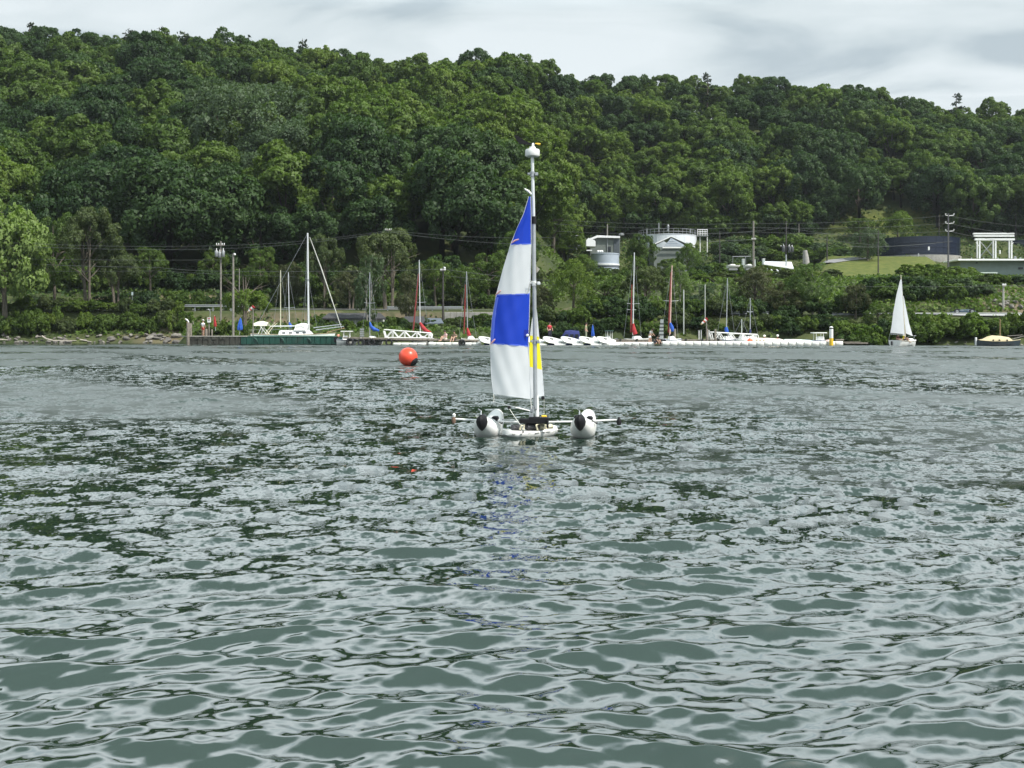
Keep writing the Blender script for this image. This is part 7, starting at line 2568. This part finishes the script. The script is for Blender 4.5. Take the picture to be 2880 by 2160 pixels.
# ------------------------------------------------------------------ rocks, driftwood, rubble
ROCK = mat('grey_boulder', (0.13, 0.12, 0.11), 0.9, var=0.35, scale=2.5, bump=0.5)
ROCK_W = mat('pale_boulder', (0.20, 0.185, 0.165), 0.9, var=0.3, scale=2.5, bump=0.5)


def rock_mesh(seed, m):
    g = np.random.default_rng(seed)
    v, f = ICO_V.copy(), ICO_F
    vv = list(map(tuple, v))
    cache, nf = {}, []

    def midp(a, b_):
        k = (min(a, b_), max(a, b_))
        if k not in cache:
            p = np.array(vv[a]) + np.array(vv[b_])
            vv.append(tuple(p / np.linalg.norm(p)))
            cache[k] = len(vv) - 1
        return cache[k]
    for a, b_, c_ in f:
        x, y_, z = midp(a, b_), midp(b_, c_), midp(c_, a)
        nf += [(int(a), x, z), (int(b_), y_, x), (int(c_), z, y_), (x, y_, z)]
    V_ = np.array(vv)
    pl_ = unit(g.normal(size=(7, 3)))
    d = g.uniform(0.55, 0.85, 7)
    for p, k in zip(pl_, d):                       # chip flat faces off
        e_ = V_ @ p - k
        V_ = V_ - np.maximum(e_, 0)[:, None] * p
    V_ = V_ * np.array([1.0, 0.75, 0.6]) + g.normal(size=V_.shape) * 0.02
    me = bpy.data.meshes.new('boulder')
    me.from_pydata([tuple(p) for p in V_], [], nf)
    me.materials.append(m)
    return me


ROCKS = [rock_mesh(40 + i, ROCK if i % 2 else ROCK_W) for i in range(6)]
rg = random.Random(4)


def rock(p, s, label, group):
    k = rg.randrange(6)
    o = bpy.data.objects.new('boulder', ROCKS[k])
    px = 1440 + F * p[0] / (p[1] / KY)
    label = '%s %s boulder %s, %s' % ('big' if s > 0.29 else 'small' if s < 0.2 else 'middling', 'grey' if k % 2 else 'pale', label, shore_mark(px))
    o.location = p
    o.scale = (s * rg.uniform(0.8, 1.3), s * rg.uniform(0.8, 1.2), s * rg.uniform(0.7, 1.1))
    o.rotation_euler = (rg.uniform(-0.4, 0.4), rg.uniform(-0.4, 0.4), rg.uniform(0, 6.28))
    COL.objects.link(o)
    tag(o, label, 'boulder', group)


for i in range(95):
    px = rg.uniform(-40, 522)
    Y = shore_y(sx(px, 187)) + rg.uniform(-0.8, 1.5)
    s = rg.uniform(0.16, 0.36) * (1.5 if px > 310 and rg.random() < 0.6 else 1.0)
    rock((sx(px, Y), Y * KY, max(0.02, ground_z(sx(px, Y), Y)) + s * 0.25), s, 'on the left shore', 'boulders along the left shore')
for i in range(26):
    px = rg.uniform(2380, 2940)
    Y = shore_y(sx(px, 154)) + rg.uniform(-0.6, 0.8)
    s = rg.uniform(0.10, 0.22)
    rock((sx(px, Y), Y * KY, max(0.0, ground_z(sx(px, Y), Y)) + s * 0.2), s, 'at the right water edge', 'boulders along the right shore')
for i in range(34):
    px, Y = rg.uniform(2790, 2930), rg.uniform(180.5, 188)
    s = rg.uniform(0.2, 0.5)
    rock((sx(px, Y), Y * KY, ground_z(sx(px, Y), Y) + s * 0.4), s, 'in the rubble heap under the short pole', 'boulders of the rubble heap')
DRIFT = mat('bleached_driftwood', (0.40, 0.36, 0.31), 0.9, var=0.2, scale=4)
for pts, r_, lb in (([(118, 945), (130, 953), (150, 958), (215, 958)], 0.10, 'bent bleached driftwood log on the left shore'), ([(225, 955), (240, 958), (262, 963)], 0.08, 'short driftwood log right of the bent one'), ([(0, 955), (22, 956)], 0.11, 'bleached log at the far left shore')):
    o = MB().tube([T(a, b_, 186.6) for a, b_ in pts], [r_] + [r_ * 0.9] * (len(pts) - 2) + [r_ * 0.5], 7).build('driftwood', DRIFT, None, loc=T(pts[0][0], pts[0][1], 186.6), smooth=True)
    tag(o, lb, 'log', 'driftwood on the left shore')
for k, (px0, py0, px1, py1) in enumerate(((2350, 955, 2372, 957), (2355, 960, 2420, 967), (2375, 963, 2440, 968))):
    o = MB().bbox(T((px0 + px1) / 2, (py0 + py1) / 2, 153.2), (sl(px1 - px0, 153), 0.5, 0.16), 0.03).build('dock_plank', TIMBER, None, loc=T((px0 + px1) / 2, py1, 153.2))
    tag(o, ('short raised timber deck piece right of the piling', 'long timber plank right of the piling', 'low timber plank at the right end of the docks')[k], 'plank')

# ------------------------------------------------------------------ ground cover
def cover(name, label, m, n, boxes, ls, seed):
    g = np.random.default_rng(seed)
    pts = []
    while len(pts) < n:
        x0_, x1_, y0_, y1_ = boxes[g.integers(0, len(boxes))]
        px, Y = g.uniform(x0_, x1_), g.uniform(y0_, y1_)
        x = sx(px, Y)
        if sx(2290, Y) < x < sx(2640, Y) and 246 < Y < 322:
            continue
        if (x < 0 and 191.8 < Y < 202) or (x > 5 and 170.2 < Y < 179.5):
            continue
        if Y < shore_y(x) + 1.0:
            continue
        cl_ = math.sin(x * 0.7 + 1.3 * math.sin(Y * 0.35)) * math.sin(Y * 0.5 + x * 0.2)
        if g.random() > 0.62 + 0.38 * cl_:
            continue
        pts.append((x, Y * KY, ground_z(x, Y) + g.uniform(0.02, 0.35) * (1.2 + cl_)))
    P = np.array(pts)
    nrm = unit(g.normal(size=(n, 3)) * 0.8 + np.array([0, -0.2, 0.7]))
    t1 = unit(np.cross(nrm, g.normal(size=(n, 3))))
    t2 = np.cross(nrm, t1)
    s = ls * g.uniform(0.5, 1.4, (n, 1))
    q = np.stack([P - t1 * s * .6, P - t2 * s * .4, P + t1 * s * .6, P + t2 * s * .4], 1).reshape(-1, 3)
    me = np_mesh(name, q, np.arange(n * 4), 4, m)
    o = bpy.data.objects.new(name, me)
    COL.objects.link(o)
    tag(o, label, kind='stuff')


ALL = [(-150, 1500, 187, 238), (-150, 1500, 163, 192), (1450, 3000, 160, 250), (1500, 3000, 250, 362), (1500, 2300, 250, 350), (2300, 3000, 180, 250)]
cover('undergrowth', 'low green weeds and undergrowth over the shore and slopes', F_MID, 26000, ALL, 0.42, 1)
cover('dry_weeds', 'olive and yellowish weeds over the shore and slopes', F_OLIVE, 15000, ALL, 0.40, 2)
cover('bright_weeds', 'bright yellow green weeds over the open slopes', F_LITE, 16000, ALL[2:], 0.45, 3)
cover('wood_floor_plants', 'dark undergrowth along the foot of the wood', F_DARK, 9000, [(-150, 1500, 215, 242), (1500, 3000, 340, 372)], 0.6, 4)

# ------------------------------------------------------------------ thin summer haze over the lake
hz = bpy.data.materials.new('haze')
hz.use_nodes = True
hn = hz.node_tree
hn.nodes.remove(hn.nodes['Principled BSDF'])
pv = hn.nodes.new('ShaderNodeVolumePrincipled')
pv.inputs['Color'].default_value = (0.86, 0.93, 1.0, 1)
pv.inputs['Density'].default_value = 0.00010
pv.inputs['Anisotropy'].default_value = 0.2
hn.links.new(pv.outputs[0], hn.nodes['Material Output'].inputs['Volume'])
ho = MB().box((0, -400, 53), (9200, 9200, 114)).build('haze', hz, None, loc=(0, -400, 53))
tag(ho, 'faint pale haze in the air over the lake and hillside', kind='stuff')

# ------------------------------------------------------------------ look-alikes are told apart by their place in the row
ORD = {2: ('left', 'right'), 3: ('left', 'middle', 'right'), 4: ('leftmost', 'second', 'third', 'rightmost'), 5: ('leftmost', 'second', 'middle', 'fourth', 'rightmost'),
       6: ('leftmost', 'second', 'third', 'fourth', 'fifth', 'rightmost'), 7: ('leftmost', 'second', 'third', 'middle', 'fifth', 'sixth', 'rightmost'),
       8: ('leftmost', 'second', 'third', 'fourth', 'fifth', 'sixth', 'seventh', 'rightmost')}
same = {}
for o in COL.objects:
    if o.parent is None and o.get('category') and o.get('label'):
        same.setdefault(o['label'], []).append(o)
for lb, obs in same.items():
    if len(obs) in ORD:
        obs.sort(key=lambda q: q.location.x / q.location.y)
        for w_, q in zip(ORD[len(obs)], obs):
            if len(lb.split()) < 16:
                q['label'] = w_ + ' ' + lb
